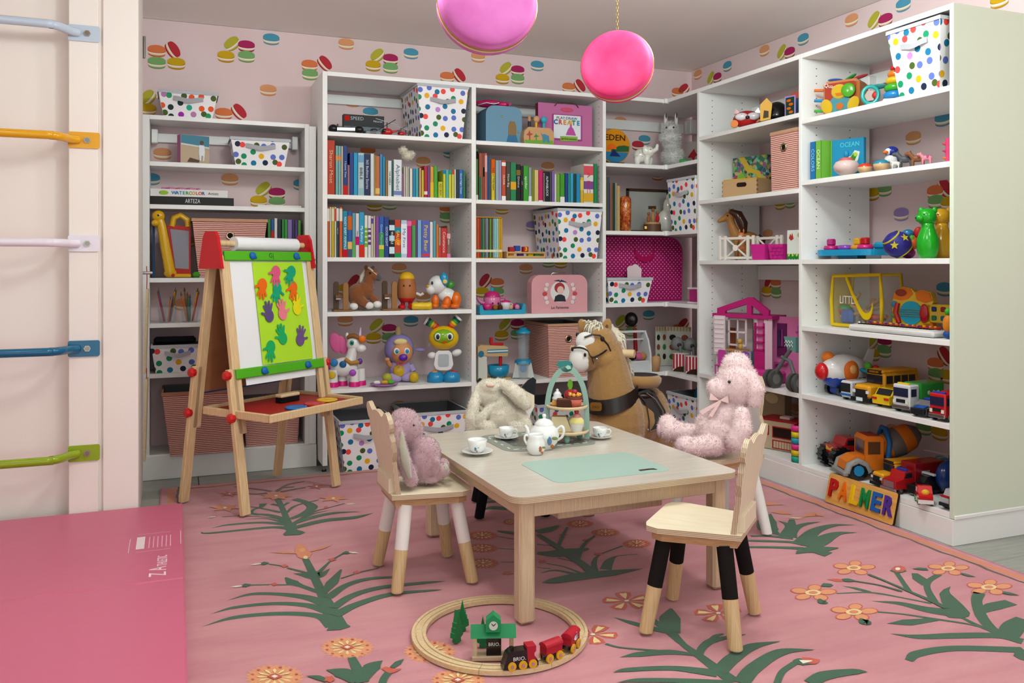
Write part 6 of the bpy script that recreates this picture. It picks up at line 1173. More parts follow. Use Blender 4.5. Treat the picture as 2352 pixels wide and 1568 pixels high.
PR(t, 'princess_print', [(0, 28), (26, 28), (20, 42), (15, 48), (16, 54), (10, 54), (11, 48), (6, 42)], .5, 'm#b8509c', -2); E(t, 'princess_head', (13, -2, 58), (4, .5, 4.4), 'm#d8b078', n=10, k=6); PR(t, 'label_strip', [(-14, 13), (30, 15), (30, 26), (-14, 25)], .5, 'm#8aa84c', -2); text('princesses', 7.5, 'm#2f4a1c', t, (8, -2.8, 19.5), (pi/2, 0, 0), .2, fit=38)
E(t, 'brand_oval', (3, -1, h*.87), (16, .8, 5), 'm#c8506c', n=18, k=6); TB(t, 'rope_handle', [(-28, -2, h-6), (-22, -3, h+1), (-6, -3, h+3), (10, -3, h+3), (26, -3, h+1), (32, -2, h-6)], 1.2, 'm#5a3a2c', 6)
# --- bay 2, block tray
t, q = toy('block_tray', 'slatted wooden tray of coloured blocks', 'toy tray', 1204, 592, ZB2[2], .05, 0)
for nm, c, d in (('slat', (0, -12, 3), (94, 3, 5)), ('slat', (0, -12, 13), (94, 3, 4)), ('slat', (0, 14, 3), (94, 3, 5)), ('slat', (0, 14, 13), (94, 3, 4)), ('end_piece', (-46, 1, 8), (4, 28, 15)), ('end_piece', (46, 1, 8), (4, 28, 15)), ('base', (0, 1, 1), (92, 26, 2))): BX(t, nm, c, d, 'w#c8a068', .6)
bp = t
for i, (x, z, c, lb) in enumerate(((2, 21, '#b81c1c', 'red toy block printed with 3 on top of the tray'), (-18, 23, '#1c4a9c', 'blue toy block on top of the tray'), (-32, 20, '#a81c24', 'dark red toy block on top of the tray'), (14, 8, '#d0b41c', 'yellow toy block inside the wooden tray'), (-10, 8, '#4a2a7c', 'purple toy block inside the wooden tray'), (30, 8, '#3a8a2c', 'green toy block inside the wooden tray'), (-34, 8, '#d8841c', 'orange toy block inside the wooden tray'))):
    o = th('toy_block', lb, 'toy block', bp.matrix_basis @ Vector((x, 0, z-6)), 0, bp.scale[0]); ob('cube', G().box((0, 0, 6), (13, 13, 12), c, 1), o)
    if i == 0: text('3', 12, 'm#e0c81c', o, (0, -6.8, 6), (pi/2, 0, 0), .2, bold=.4)
# --- bay 2, tea tray and pink case
Z_ = ZB2[3]
t, q = toy('toy_tray', 'turquoise toy tea tray with raised ends', 'toy tray', 1148, 726, Z_, .07, 0); ob('tray', G().prism([(-54, 0), (54, 0), (56, 6), (56, 22), (50, 24), (46, 10), (-46, 10), (-50, 22), (-56, 20), (-56, 6)], 44, 'p#1c94b4', -20), t)
tp = t.matrix_basis; ts = t.scale[0]
def ontray(name, label, x, y, z): return th(name, label, 'toy food' if 'cake' in name else 'toy tea set', tp @ Vector((x, y, z)), 0, ts)
o = ontray('toy_teapot', 'pink toy teapot with smiling face on the tea tray', -16, 8, 10.8); ob('body', G().lathe([(0, 0), (17, 0), (20, 10), (20, 26), (14, 32), (0, 33)], 'p#c86a98', n=20), o); ob('lid', G().lathe([(19, 29), (17, 36), (6, 42), (4, 42), (4, 50), (0, 50)], 'p#b8206c', n=18, ms=['p#b8206c']*3+['p#2a9ab4']*2), o); TB(o, 'handle', [(20, 0, 26), (32, 0, 26), (34, 0, 12), (24, 0, 6)], 3, 'p#c86a98'); TB(o, 'spout', [(-20, 0, 12), (-32, 0, 20), (-36, 0, 28)], [6, 4, 3], 'p#c86a98'); [E(o, 'eye', (x, -21, 14), (2, 1.4, 3), 'black', n=8, k=6) for x in (-6, 8)]
o = ontray('toy_cup', 'white toy cup with pink lid on the tea tray', 10, -11, 10.8); ob('cup', G().lathe([(0, 0), (10, 0), (12, 16), (10, 20), (0, 22)], 'p#d8d8d8', n=16, ms=['p#d8d8d8']*2+['p#c01c70']*2), o); TB(o, 'handle', [(11, 0, 14), (17, 0, 12), (11, 0, 5)], 1.6, 'p#d8d8d8', 6)
o = ontray('toy_cup', 'magenta toy cup lying at the tray end', -34, -10, 10.8); ob('cup', G().lathe([(0, 0), (11, 0), (13, 14), (11, 14), (9, 3), (0, 3)], 'p#b8206c', n=16), o)
o = ontray('toy_cup', 'magenta toy dish near the pink toy cupcake', 30, 6, 10.8); ob('cup', G().lathe([(0, 0), (11, 0), (15, 12), (12, 12), (9, 3), (0, 3)], 'p#b8206c', n=16), o)
for x, y, c, lb in ((-16, -13, 'm#8a5a20', 'golden brown toy cake'), (-4, -13, 'm#4a2a18', 'chocolate toy cake'), (22, -12, 'm#c8a070', 'beige toy cake'), (38, -12, 'm#d080a8', 'pink toy cake')):
    o = ontray('toy_cake', lb+' at the front of the tea tray', x, y, 10.8); ob('cake', G().lathe([(0, 0), (5.4, 0), (6, 6), (4, 10), (0, 11)], c, n=14), o)
t, w, h = case(1221, 1349, 633, 720, Z_, .05, 26, 'm#d49aa0', 'pink cardboard suitcase lettered Les Parisiennes', r=22); PR(t, 'oval_print', circ(w*.17, 24, 0, h*.55, h*.28), .5, 'm#d8d8d6', -.7)
PR(t, 'hair_print', circ(13, 16, -1, h*.66, 12), .4, 'm#a03a3c', -1.2); PR(t, 'face_print', circ(8.5, 14, 1, h*.6, 9), .4, 'm#dcb8ac', -1.6); PR(t, 'dress_print', [(-15, 26), (15, 26), (12, 38), (4, 42), (-4, 42), (-12, 38)], .4, 'm#2f323c', -1.2); PR(t, 'bow_print', [(-16, 74), (-2, 76), (0, 73), (3, 76), (18, 70), (4, 71), (0, 70), (-3, 72)], .4, 'm#2f3a4c', -1.6)
for sx in (-1, 1):
    for i in range(5): E(t, 'flower_print', (sx*(38-abs(i-2)*3), -.8, 24+i*10), (6, .5, 5), 'm#c84a50' if i == 2 else 'm#dcc8c8', n=8, k=5)
text('Les Parisiennes', 9, 'm#4a3a3c', t, (0, -1, 12), (pi/2, 0, 0), .15, fit=44); TB(t, 'handle', [(-20, 8, h-1), (-16, 6, h+4), (16, 6, h+4), (20, 8, h-1)], 1.4, 'chrome', 6)
# --- bay 2, kitchen toys
Z_ = ZB2[4]
t, q = toy('toy_mixer', 'wooden toy stand mixer with turquoise bowl', 'toy mixer', 1130, 868, Z_, .07, 0); BX(t, 'base', (2, 0, 3), (78, 36, 6), 'w#c8a870', 2); PR(t, 'column', [(-36, 6), (-14, 6), (-16, 60), (-36, 64)], 22, 'm#c8c8be', -8); ob('head', G().prism([(-38, 60), (-14, 56), (34, 54), (36, 62), (36, 74), (28, 78), (-30, 82), (-38, 78)], 24, 'w#c8a878', -10), t); BX(t, 'stripe', (10, -10.6, 67), (50, .8, 8), 'm#2a7f9c'); BX(t, 'stripe', (10, -11.2, 67), (50, .8, 3), 'm#d0d8d8')
ob('bowl', G().lathe([(0, 6), (16, 6), (24, 16), (25, 34), (22, 34), (20, 16), (0, 10)], 'p#1488b0', (15, -2, 0), 20), t); CY(t, 'beater', (20, -2, 18), (20, -2, 56), 4, '#b01c24'); BX(t, 'lever', (12, 0, 82), (30, 8, 6), '#b01c24', 1); BX(t, 'lever_knob', (-2, 0, 90), (7, 7, 16), '#b01c24', 1); CY(t, 'dial', (-30, -9, 62), (-30, -11, 62), 7, 'm#2a6f8c')
t, q = toy('toy_blender', 'toy blender with clear jug and turquoise lid', 'toy blender', 1202, 870, Z_, .08); ob('base', G().prism([(-25, 2), (25, 2), (18, 36), (-18, 36)], 30, 'm#c8cccc', -12), t); ob('collar', G().lathe([(20, 33), (20, 40), (17, 43), (0, 43)], 'p#1488b0', n=18), t); ob('jug', G().lathe([(13, 43), (15, 104), (13, 104), (11, 44)], 't#b8c8d0', n=18), t); ob('lid', G().lathe([(17, 103), (17, 108), (10, 110), (8, 116), (0, 116)], 'p#1488b0', n=18), t); CY(t, 'emblem', (0, -14, 24), (0, -15, 24), 8, 'm#4a8ab8'); ob('tumbler', G().lathe([(10, 0), (13, 40), (12, 40), (9, 1), (0, 1)], 't#c8d4d8', (0, -24, 0), 16), t)
# --- corner unit
Z_ = ZC[0]
t, q = toy('round_sign', 'round EDEN sign with sunset and sailboat on stand', 'sign', 1412, 373, Z_, .09, 0); ob('disc', G().cyl((0, 0, 43), (0, 4, 43), 40, 'm#c8841c', n=32), t); PR(t, 'rim', [(40.5*cos(a), 43+40.5*sin(a)) for a in [2*pi*i/32 for i in range(32)]], 2, 'm#4a2a1c', 1.5); PR(t, 'sea_print', [(x, 43+z) for x, z in arc(0, 0, 38, 200, 340, 12)], .5, 'm#2f6f94', -.6); PR(t, 'hill_print', [(-8, 36), (10, 44), (24, 46), (37, 44), (36, 32), (-10, 30)], .5, 'm#2a5a34', -1.1); PR(t, 'sun_print', arc(-8, 36, 12, 0, 180, 10), .5, 'm#d8621c', -1.5); PR(t, 'sail_print', [(-14, 20), (14, 20), (-4, 36)], .5, 'm#1c2a5c', -2); text('EDEN', 19, 'm#3a1c14', t, (0, -2.2, 62), (pi/2, 0, 0), .2, fit=52); BX(t, 'stand', (2, 4, 3), (44, 14, 6), 'm#2a1810', 1)
t, q = toy('ceramic_elephant', 'white ceramic elephant with small blue dots', 'figurine', 1480, 376, Z_, .06); g = G(); g.ell((-4, 4, 22), (22, 16, 17), 'ceramic').ell((10, -6, 29), (13, 12, 13), 'ceramic'); limb(g, [(20, -12, 30), (28, -15, 34), (29, -15, 42)], [6, 5, 4], 'ceramic')
for x, y in ((-16, -4), (-16, 12), (6, -8), (12, 6)): limb(g, [(x, y, 14), (x, y, 5)], [8, 7], 'ceramic')
g.ell((2, -14, 32), (7, 4, 11), 'ceramic'); blend('body', g, 1.5, t, 2); ob('dots', G().ell((-10, -11, 28), 1, '#3a7a9c', 6, 4).ell((-16, -9, 20), 1, '#3a7a9c', 6, 4).ell((-4, -13, 18), 1, '#3a7a9c', 6, 4).ell((14, -17, 33), 1.2, 'black', 6, 4), t)
t, q = toy('fluffy_figurine', 'white fluffy long-eared figurine beside the ceramic elephant', 'figurine', 1543, 378, Z_, .15); g = G(); g.ell((3, 0, 18), (24, 20, 19), 'plush_white').ell((0, 0, 50), (17, 15, 24), 'plush_white').ell((-4, -2, 80), (15, 14, 16), 'plush_white').ell((-4, -6, 62), (22, 16, 14), 'plush_white'); blend('body', g, 2, t, 2, (4200, 8, .5, 'plush_white'))
for x in (-14, 10): E(t, 'ear', (x, 0, 103), (4, 3.5, 15), 'plush_white'); E(t, 'ear_tip', (x+1, -2, 110), (1.6, 1.6, 9), 'm#2f2a28', n=8, k=6)
for x in (-12, 4): E(t, 'eye', (x, -16, 83), (2, 1.6, 2.2), 'black', n=8, k=6)
t, q = toy('flower_card', 'card with red flower leaning in the corner unit', 'card', 1590, 375, Z_, .30, None, right=True); BX(t, 'card', (0, 2, 34), (30, 2, 66), 'm#c8bcb8'); PR(t, 'flower_print', [(-4, 40), (4, 50), (8, 40), (14, 36), (6, 32), (4, 20), (-2, 30), (-10, 30)], .6, 'm#c0343c', -.5); TB(t, 'stem_print', [(2, .2, 22), (8, .2, 10), (-8, .2, 6)], .9, '#2a6a2c', 5)
t, q = toy('toy_block', 'green toy block on the corner shelf below the card', 'toy block', 1570, 372, Z_, .10, None, right=True); BX(t, 'cube', (0, 0, 7), (18, 12, 14), '#128a3a', 1)
Z_ = ZC[1]
t, q = toy('kokeshi_doll', 'red and gold lacquered wooden doll beside the corner books', 'figurine', 1436, 528, Z_, .07); ob('body', G().lathe([(0, 0), (13, 0), (14, 50), (12, 66), (12, 76), (8, 80), (0, 81)], 'kokeshi', n=20), t) if 'kokeshi' in MATS else None
t['label'] = 'red and gold lacquered cylinder vase beside the corner books'; t.name = 'lacquer_vase'; t['category'] = 'vase'
if not t.children:
    m = reg('lacquer', newmat('lacquer', '#8a2414', .2, coat=.4)); n = N(m); n.base(n.ramp(n.noise(n.coord('Object'), .12, 4, .7), [(.4, '#7a1c10'), (.55, '#c0601c'), (.66, '#c89a3c')])); ob('body', G().lathe([(0, 0), (13, 0), (14, 50), (13.5, 74), (9, 80), (0, 80)], 'lacquer', n=22), t)
t, q = toy('picture_frame', 'dark wooden picture frame leaning in the corner unit', 'picture frame', 1488, 528, Z_, .24, 0); [BX(t, 'frame_bar', c, d, 'w#3a2818', .6) for c, d in (((0, 0, 98), (112, 5, 6)), ((0, 0, 3), (112, 5, 6)), ((-53, 0, 50), (6, 5, 100)), ((53, 0, 50), (6, 5, 100)))]; BX(t, 'mat_board', (0, 2, 50), (104, 1, 92), 'm#9a968c'); BX(t, 'glass', (0, .5, 50), (104, .6, 92), 't#d8dcdc')
t, q = toy('music_box', 'round wooden music box with small musicians', 'music box', 1498, 529, Z_, .05); CY(t, 'drum', (0, 0, 0), (0, 0, 17), 20, 'w#5a3a22', n=22); CY(t, 'stage', (0, 0, 17), (0, 0, 21), 19, 'w#b08a5c', n=22); BX(t, 'plaque', (-14, -15, 9), (6, 1.5, 6), 'gold')
for x, y, h, c in ((-8, 0, 24, 'm#8a5a34'), (2, 4, 34, 'm#a87a4c'), (12, -4, 26, 'm#b01c28')): E(t, 'figure', (x, y, 21+h*.35), (4.5, 4, h*.36), c, n=10, k=7); E(t, 'figure_head', (x, y, 21+h*.85), 4, 'm#8a5c34', n=10, k=7)
BX(t, 'signboard', (0, 8, 56), (18, 2, 7), 'm#3a2a18')
t, q = toy('ceramic_cat', 'glossy white ceramic cat figurine behind the music box', 'figurine', 1532, 530, Z_, .13); g = G(); g.ell((0, 0, 26), (24, 20, 27), 'ceramic').ell((4, 0, 58), (13, 12, 22), 'ceramic').ell((6, -4, 80), (9, 10, 10), 'ceramic'); limb(g, [(10, 2, 84), (10, 2, 100)], [6, 4], 'ceramic'); blend('body', g, 1.8, t, 3)
Z_ = ZC[2]
Yf = Yb+.19; a, b = onY(1390, 600, Yf), onY(1566, 600, Yf); P = (a+b)/2; P.z = Z_+.0005; w = b.x-a.x; h = .385; r_ = .09
t = th('doll_case', 'large magenta case with pin dots behind the low bin', 'case', P, 0); o = [(-w/2, 0), (w/2-.004, 0), (w/2, h-.12)]+arc(w/2-r_, h-r_, r_, 0, 90, 7)+[(-w/2, h)]
ob('shell', G().prism(o, .09, 'pink_pin_dots', 0, 'm#b01466'), t); ob('piping', G().tube([Vector((x, -.002, z)) for x, z in o], .004, 'm#c01a72', 6), t); g = G(); strap(g, [Vector((-.07, -.004, h-.02)), Vector((-.065, -.01, h-.10)), Vector((-.0, -.012, h-.135)), Vector((.06, -.01, h-.10)), Vector((.065, -.004, h-.02))], .03, 'm#a8124e', .003); ob('carry_handle', g, t)
t, q = toy('cloud_box', 'pale dotted toy cloud box standing in the low bin', 'toy', 1456, 640, Z_+.06, .1); ob('cloud', G().prism(circ(9, 10, -7, 60-8)+[], 8, 'm#d8c4c8', -4).prism(circ(10, 10, 3, 54), 8.4, 'm#d8c4c8', -4.2).prism(circ(8, 10, 10, 50), 8, 'm#d8c4c8', -4).prism([(-15, 0), (17, 0), (17, 50), (-15, 50)], 7.6, 'm#d8c4c8', -3.8), t)
t, q = toy('trinket_box', 'bright pink drawer box with white trim', 'trinket box', 1592, 697, Z_, .06, -pi/2, right=True); BX(t, 'box', (0, 18, 17), (36, 34, 30), '#c02a80', .6); BX(t, 'lid', (0, 18, 35), (42, 40, 4), 'm#d8ccd4', .6); BX(t, 'base_trim', (0, 18, 2), (42, 40, 4), 'm#d8ccd4', .6); BX(t, 'drawer_front', (0, .4, 17), (28, 1, 24), '#a82470')
Z_ = ZC[3]
t, q = toy('toy_stall', 'white toy shop counter with curved ends', 'toy stall', 1447, 862, Z_, .08, 0)
for x in (-48, 46): PR(t, 'side', [(0, 0), (20, 0), (20, 88), (8, 92), (0, 90)], 1, 'm#d0d4d6', 0) if False else ob('side', G().prism([(-20, 0), (24, 0), (24, 92), (8, 92), (-8, 70), (-18, 40)], 4, 'm#d0d4d6', 0, None, at(x, 0, 0) @ Matrix.Rotation(pi/2, 4, 'Z')), t)
BX(t, 'shelf', (-1, 4, 22), (96, 36, 4), 'm#d0d4d6'); BX(t, 'front', (-1, -16, 11), (96, 3, 22), 'm#c4c8ca'); BX(t, 'top_board', (-1, 16, 90), (98, 16, 4), 'm#d0d4d6'); BX(t, 'canopy', (-1, 14, 72), (92, 6, 3), 'm#c4c8ca')
for x, c, lb in ((22, 'm#c05a80', 'pink toy ice cream scoop inside the toy stall'), (31, 'm#b07a4c', 'brown toy ice cream scoop inside the toy stall'), (4, 'm#1c1416', 'black toy scoop inside the toy stall')):
    o = th('toy_scoop', lb, 'toy food', t.matrix_basis @ Vector((x, -2, 24.9)), 0, t.scale[0]); E(o, 'scoop', (0, 0, 9), (10, 9, 9), c)
t, q = toy('toy_ladle', 'black and red toy ladle hanging over the toy stall', 'toy utensil', 1452, 862, Z_, .20); TB(t, 'handle', [(8, 0, 40), (6, 0, 92)], [5, 4], '#9a1c1c'); E(t, 'spoon_head', (-2, 0, 112), (15, 6, 17), 'p#171112'); CY(t, 'grip', (7, 0, 0), (8, 0, 44), 3, 'w#a06a34')
t, q = toy('toy_ice_cream', 'plain wooden toy ice cream cone in front of menu card', 'toy food', 1507, 853, Z_, .02); ob('cone', G().lathe([(0, 0), (8, 0), (9, 12), (10, 14), (11, 30), (9, 34), (0, 38)], 'w#c09468', n=16), t)
t, q = toy('menu_card', 'ice cream menu card with striped top standing open', 'card', 1545, 855, Z_, .2)
for x, r, w_ in ((-26, .5, 30), (14, -.2, 56)):
    Tm = at(x, 0, 0) @ Matrix.Rotation(r, 4, 'Z'); g = G(); g.T = Tm; g.box((0, 0, 46), (w_, 1.5, 90), 'm#c4c4b8'); pn = ob('panel', g, t); g = G(); g.T = Tm
    for i in range(int(w_/7)): g.box((-w_/2+4+i*7, -1.2, 86), (3.5, .6, 10), 'm#a8a060' if i % 2 else 'm#c89070')
    for i in range(3):
        for j in range(2): g.ell((-w_/4+j*w_/2, -1.3, 66-i*22), (w_*.14, .5, 7), ('m#2a2420', 'm#8a4a34', 'm#3f7a3c')[(i+j) % 3], 8, 6)
    ob('menu_print', g, pn, kind='stuff')
for i, u in enumerate((1562, 1592)):
    t, q = toy('popcorn_carton', ('red striped carton beside the menu card', 'red striped carton against the white divider')[i], 'carton', u, 853, Z_, .07, -pi/2+.5, right=True); ob('carton', G().box((0, 6, 21), (30, 26, 42), 'm#d4d0d0', .4), t)
    for j in range(4): BX(t, 'stripe', (-12+j*8, -7.4, 24), (4, .6, 34), 'm#b01c2c')
    PR(t, 'swoosh', [(-14, 1), (14, 1), (14, 14), (0, 12), (-10, 6)], .6, 'm#3a2418', -8.2)
for i, (u, ins) in enumerate(((1556, .10), (1586, .14))):
    t, q = toy('toy_scooper', ('grey toy ice cream scooper behind the striped cartons', 'second grey toy scooper nearer the divider')[i], 'toy utensil', u, 812, Z_+.105, ins, None, right=True); E(t, 'cup', (0, 0, 20), (15, 12, 16), '#7a7c7c'); CY(t, 'handle', (6, -10, 16), (8, -12, -6), 3.5, '#6a6c6c'); E(t, 'thumb_hole', (4, -11, 18), (5, 2, 5), '#26282a')
# --- niche bookcase
Z_ = ZL[2]; NY = Yl
t, q = toy('drawing_board_toy', 'yellow and red toy drawing board with giraffe handle', 'drawing toy', 406, 637, Z_, .02, None, NY)
ob('giraffe_handle', G().tube([q(366, 492), q(374, 520), q(382, 570), q(392, 625)], [9, 10, 11, 12], 'p#cfa010', 12).ell(q(367, 496, -2), (14, 10, 13), 'p#cfa010').ell(q(361, 512, -4), (9, 9, 8), 'p#cfa010').ell(q(392, 626), (14, 10, 11), 'p#cfa010'), t); fr = ob('frame', G().prism([(-20, 122), (30, 118), (30, 8), (-6, 10)], 8, '#a81c14', 2), t); ob('screen', G().prism([(-14, 112), (26, 108), (26, 20), (-3, 22)], 1, 'm#8a8a94', 1), t); TB(t, 'carry_loop', [(-10, 6, 118), (-6, 6, 138), (8, 6, 144), (22, 6, 134), (24, 6, 118)], 7, 'p#c89a10', 10); BX(t, 'tray_edge', (8, 2, 5), (46, 14, 8), '#cfa010', 2); E(t, 'eye', (-39, -11, 142), 2.6, 'black', n=8, k=6); E(t, 'knob', (-8, -8, 6), (4, 4, 4), '#b01c1c', n=8, k=6)
t, q = toy('toy_car', 'small green toy beside the giraffe drawing board', 'toy', 452, 637, Z_, .01, None, NY); BX(t, 'body', (0, 0, 7), (18, 12, 13), '#3a8a1c', 4)
t, q = toy('folder', 'dark blue folder standing at the niche side', 'folder', 353, 637, Z_, .12, None, NY); BX(t, 'cover', (0, 4, 70), (5, 60, 138), '#123f70', .5)
for i, (u, lb) in enumerate(((384, 'clear cup of coloured pencils on the brush shelf'), (436, 'clear cup of paint brushes on the brush shelf'))):
    t, q = toy('pencil_cup', lb, 'cup', u, 742, ZL[3], .05, None, NY); ob('cup', G().lathe([(0, 0), (17, 0), (21, 36), (20, 36), (16, 1.5), (0, 1.5)], 't#b8c0c4', n=20), t)
    for j in range(7):
        a = random.uniform(0, 6.28); x, y = 10*cos(a), 8*sin(a); L = random.uniform(50, 70); c = ('#1c5a8c', '#2a7a3c', '#a8242c', '#7a5a34', '#d0a020', '#c8641c', '#3a3a5c')[j]
        o = th('paint_brush' if i else 'pencil', ('%s-handled brush standing in the brush cup' if i else '%s pencil standing in the pencil cup') % ('blue', 'green', 'red', 'brown', 'yellow', 'orange', 'slate')[j], 'brush' if i else 'pencil', t.matrix_basis @ Vector((x*.6, y*.6, 1.8)), t.rotation_euler[2], t.scale[0])
        e_ = Vector((x*1.3, y*.9, L)); ob('shaft', G().cyl((0, 0, 0), e_, 2, c, 1.6, 8), o); ob('tip', G().cyl(e_, e_*1.14, 2.6 if i else 1.6, 'm#6a4a30', .6, 8), o)
t, q = toy('paper_roll', 'white paper roll lying in the niche bottom basket', 'paper', 520, 905, .40, .04, None, NY); ob('roll', G().cyl((-30, 0, -8), (20, 10, 22), 12, 'paper', n=18), t)
t, q = toy('storage_pouch', 'black zipped pouch on top of the niche dotted bin', 'pouch', 402, 790, .655, .08, None, NY); BX(t, 'pouch', (0, 0, 8), (90, 30, 15), 'm#17151a', 5)
t, q = toy('storage_pouch', 'blue fabric bundle in the basket behind the easel', 'pouch', 662, 898, .335, .12, None, NY); BX(t, 'pouch', (0, 0, 10), (34, 20, 20), 'm#143f7a', 7)
# ================================================================ TOYS ON THE RIGHT BOOKCASES
RZ90 = -pi/2
SPR = Matrix.Rotation(pi/2, 4, 'Z')
def SP_(par, name, pts, w, m, x=0):                    # side profile (y back, z up) extruded across the width
    return ob(name, G().prism(pts, w, m, -w/2-x, None, SPR), par)
def wh(t, xs, ys, r, w, hub='chrome', tyre='p#151517'):
    for y in ys:
        for x in xs:
            s = 1 if x > 0 else -1; o = CY(t, 'wheel', (x-s*w, y, r), (x, y, r), r, tyre, n=16); ob('hub', G().cyl((x, y, r), (x+s*1.2, y, r), r*.55, hub, n=10), o)
def vh(name, label, u, z, ins, turn=0): return toy(name, label, 'toy vehicle', u, 0, z, ins, RZ90+turn, right=True)[0]
# --- vehicles, middle shelf
Z_ = ZR2[4]; G_ = 'p#1a1c24'
t = vh('toy_airplane', 'white and blue toy airplane with round red nose', 1913, Z_, .10, -.1)
E(t, 'fuselage', (0, 30, 56), (34, 60, 38), 'p#d4d2d0', n=20, k=12); E(t, 'belly', (0, 30, 42), (31, 56, 30), 'p#1c3f9c', n=18, k=10); E(t, 'nose', (0, -30, 56), (18, 14, 20), 'p#c01820'); ob('tail_fin', G().prism([(74, 60), (104, 64), (112, 104), (98, 104)], 6, 'p#d4d2d0', -3, None, SPR), t); E(t, 'pilot_window', (-12, -4, 86), (16, 14, 13), '#d8741c'); E(t, 'door', (31, 26, 58), (8, 20, 24), '#d0641c'); E(t, 'door_window', (36, 26, 62), (5, 10, 11), '#d8a060'); BX(t, 'wing', (36, 60, 60), (62, 26, 6), '#1c8ab0', 2, (0, .1, 0)); E(t, 'gear', (52, 54, 70), (10, 8, 10), '#4a9a2c'); E(t, 'gear', (62, 66, 66), (9, 8, 9), '#b01c24'); BX(t, 'leg', (0, 20, 16), (30, 40, 24), '#143a8c', 4); wh(t, (-26, 26), (10,), 14, 9, '#2a2a2e')
t = vh('toy_bus', 'small white toy city bus with dark windscreen', 1944, Z_, .05, .1); BX(t, 'body', (0, 36, 26), (32, 78, 38), 'p#c4c6c8', 4); BX(t, 'windscreen', (0, -3.4, 30), (27, 1, 20), G_); BX(t, 'side_window', (16.4, 40, 33), (1, 60, 13), G_); BX(t, 'stripe', (0, -3.6, 14), (30, 1, 5), '#1c5aa0'); wh(t, (-14, 14), (12, 60), 8, 6)
def schoolbus(u, z, ins, k, label, turn, sign):
    t = vh('toy_school_bus', label, u, z, ins, turn); Y_ = '#d8961a'
    BX(t, 'cabin', (0, 84*k, 44*k), (52*k, 116*k, 52*k), Y_, 5*k); BX(t, 'bonnet', (0, 6*k, 28*k), (46*k, 44*k, 30*k), Y_, 5*k); BX(t, 'roof_cap', (0, 82*k, 72*k), (50*k, 116*k, 8*k), Y_, 3.5*k); BX(t, 'grille', (0, -17*k, 24*k), (34*k, 2*k, 18*k), '#1c1c1e'); BX(t, 'bumper', (0, -19*k, 10*k), (54*k, 5*k, 9*k), '#17171a', 1)
    BX(t, 'windscreen', (0, 25.4*k, 54*k), (44*k, 1.5, 20*k), G_); sb = BX(t, 'sign_panel', (0, 25*k, 71*k), (40*k, 3, 9*k), '#2a1c10')
    for i in range(4): BX(t, 'side_window', (26.4*k, (44+i*24)*k, 54*k), (1.2, 19*k, 18*k), G_)
    if sign: text('SCHOOL BUS', 6*k, 'm#d8961a', sb, (0, 25*k-2, 71*k), (pi/2, 0, 0), .2, fit=26*k); BX(t, 'number_plate', (0, -22.2*k, 11*k), (18*k, 1, 8*k), 'm#c8d4dc')
    for x in (-19, 19): BX(t, 'headlamp', (x*k, -17.6*k, 28*k), (8*k, 2, 7*k), 'p#d8d8d8')
    wh(t, (-24*k, 24*k), (6*k, 112*k), 12*k, 8*k, '#3a3a3e'); return t
schoolbus(1990, Z_, .075, 1.0, 'large yellow toy school bus behind the yellow taxi', .05, True)
t = vh('toy_taxi', 'yellow toy taxi with red tail lights', 2026, Z_, .05, .1); SP_(t, 'body', [(-4, 8), (84, 8), (86, 22), (66, 27), (54, 42), (16, 43), (4, 28), (-6, 25)], 46, 'p#d8b016'); SP_(t, 'window', [(8, 28), (62, 28), (53, 40), (17, 41)], 47, G_); SP_(t, 'rear_window', [(3, 29), (6, 28), (16, 42), (13, 42)], 38, G_)
for x in (-16, 16): BX(t, 'tail_light', (x, -6, 21), (12, 2, 5), '#b01c1c')
wh(t, (-22, 22), (16, 66), 9, 6)
def cabtruck(name, label, u, z, ins, cabc, boxc, W, H, L, turn=0, extra=None, bh=None):
    t = vh(name, label, u, z, ins, turn); c = 'p'+cabc; cl = 34
    BX(t, 'cab', (0, cl/2-4, H*.55), (W, cl, H*.84), c, 3); BX(t, 'windscreen', (0, -4.6-cl*0, H*.70), (W*.84, 1.4, H*.30), 'p#141c3c'); BX(t, 'side_window', (W/2+.3, 10, H*.70), (1, cl*.5, H*.26), 'p#141c3c'); BX(t, 'grille', (0, -4.8, H*.40), (W*.5, 1.4, H*.12), '#1a1a1c'); BX(t, 'bumper', (0, -5.6, H*.19), (W+1, 3, H*.13), 'g#a0a0a4', 1)
    for x in (-1, 1): BX(t, 'headlamp', (x*W*.36, -5.2, H*.36), (W*.16, 1.6, H*.12), 'p#d4d0c8')
    bh = bh or H; BX(t, 'load_body', (0, cl+L*.5-2, bh*.58), (W*1.02, L, bh*.84), 'p'+boxc, 3); BX(t, 'chassis', (0, (cl+L)/2, H*.14), (W*.8, cl+L-4, H*.1), '#1a1a1c'); wh(t, (-W*.48, W*.48), (10, cl+L*.75), H*.15, W*.16); return t
t = cabtruck('toy_garbage_truck', 'toy recycling truck with white cab and green hopper', 2072, Z_, .04, '#c8cacc', '#1c9a30', 46, 66, 82, .08); BX(t, 'roof_beacon', (0, 6, 65), (30, 8, 5), '#d8b41c', 1); [E(t, 'recycling_emblem', (24, 60+i*16, 44), (1, 5, 5), 'm#c8e0c8', n=8, k=5) for i in range(3)]
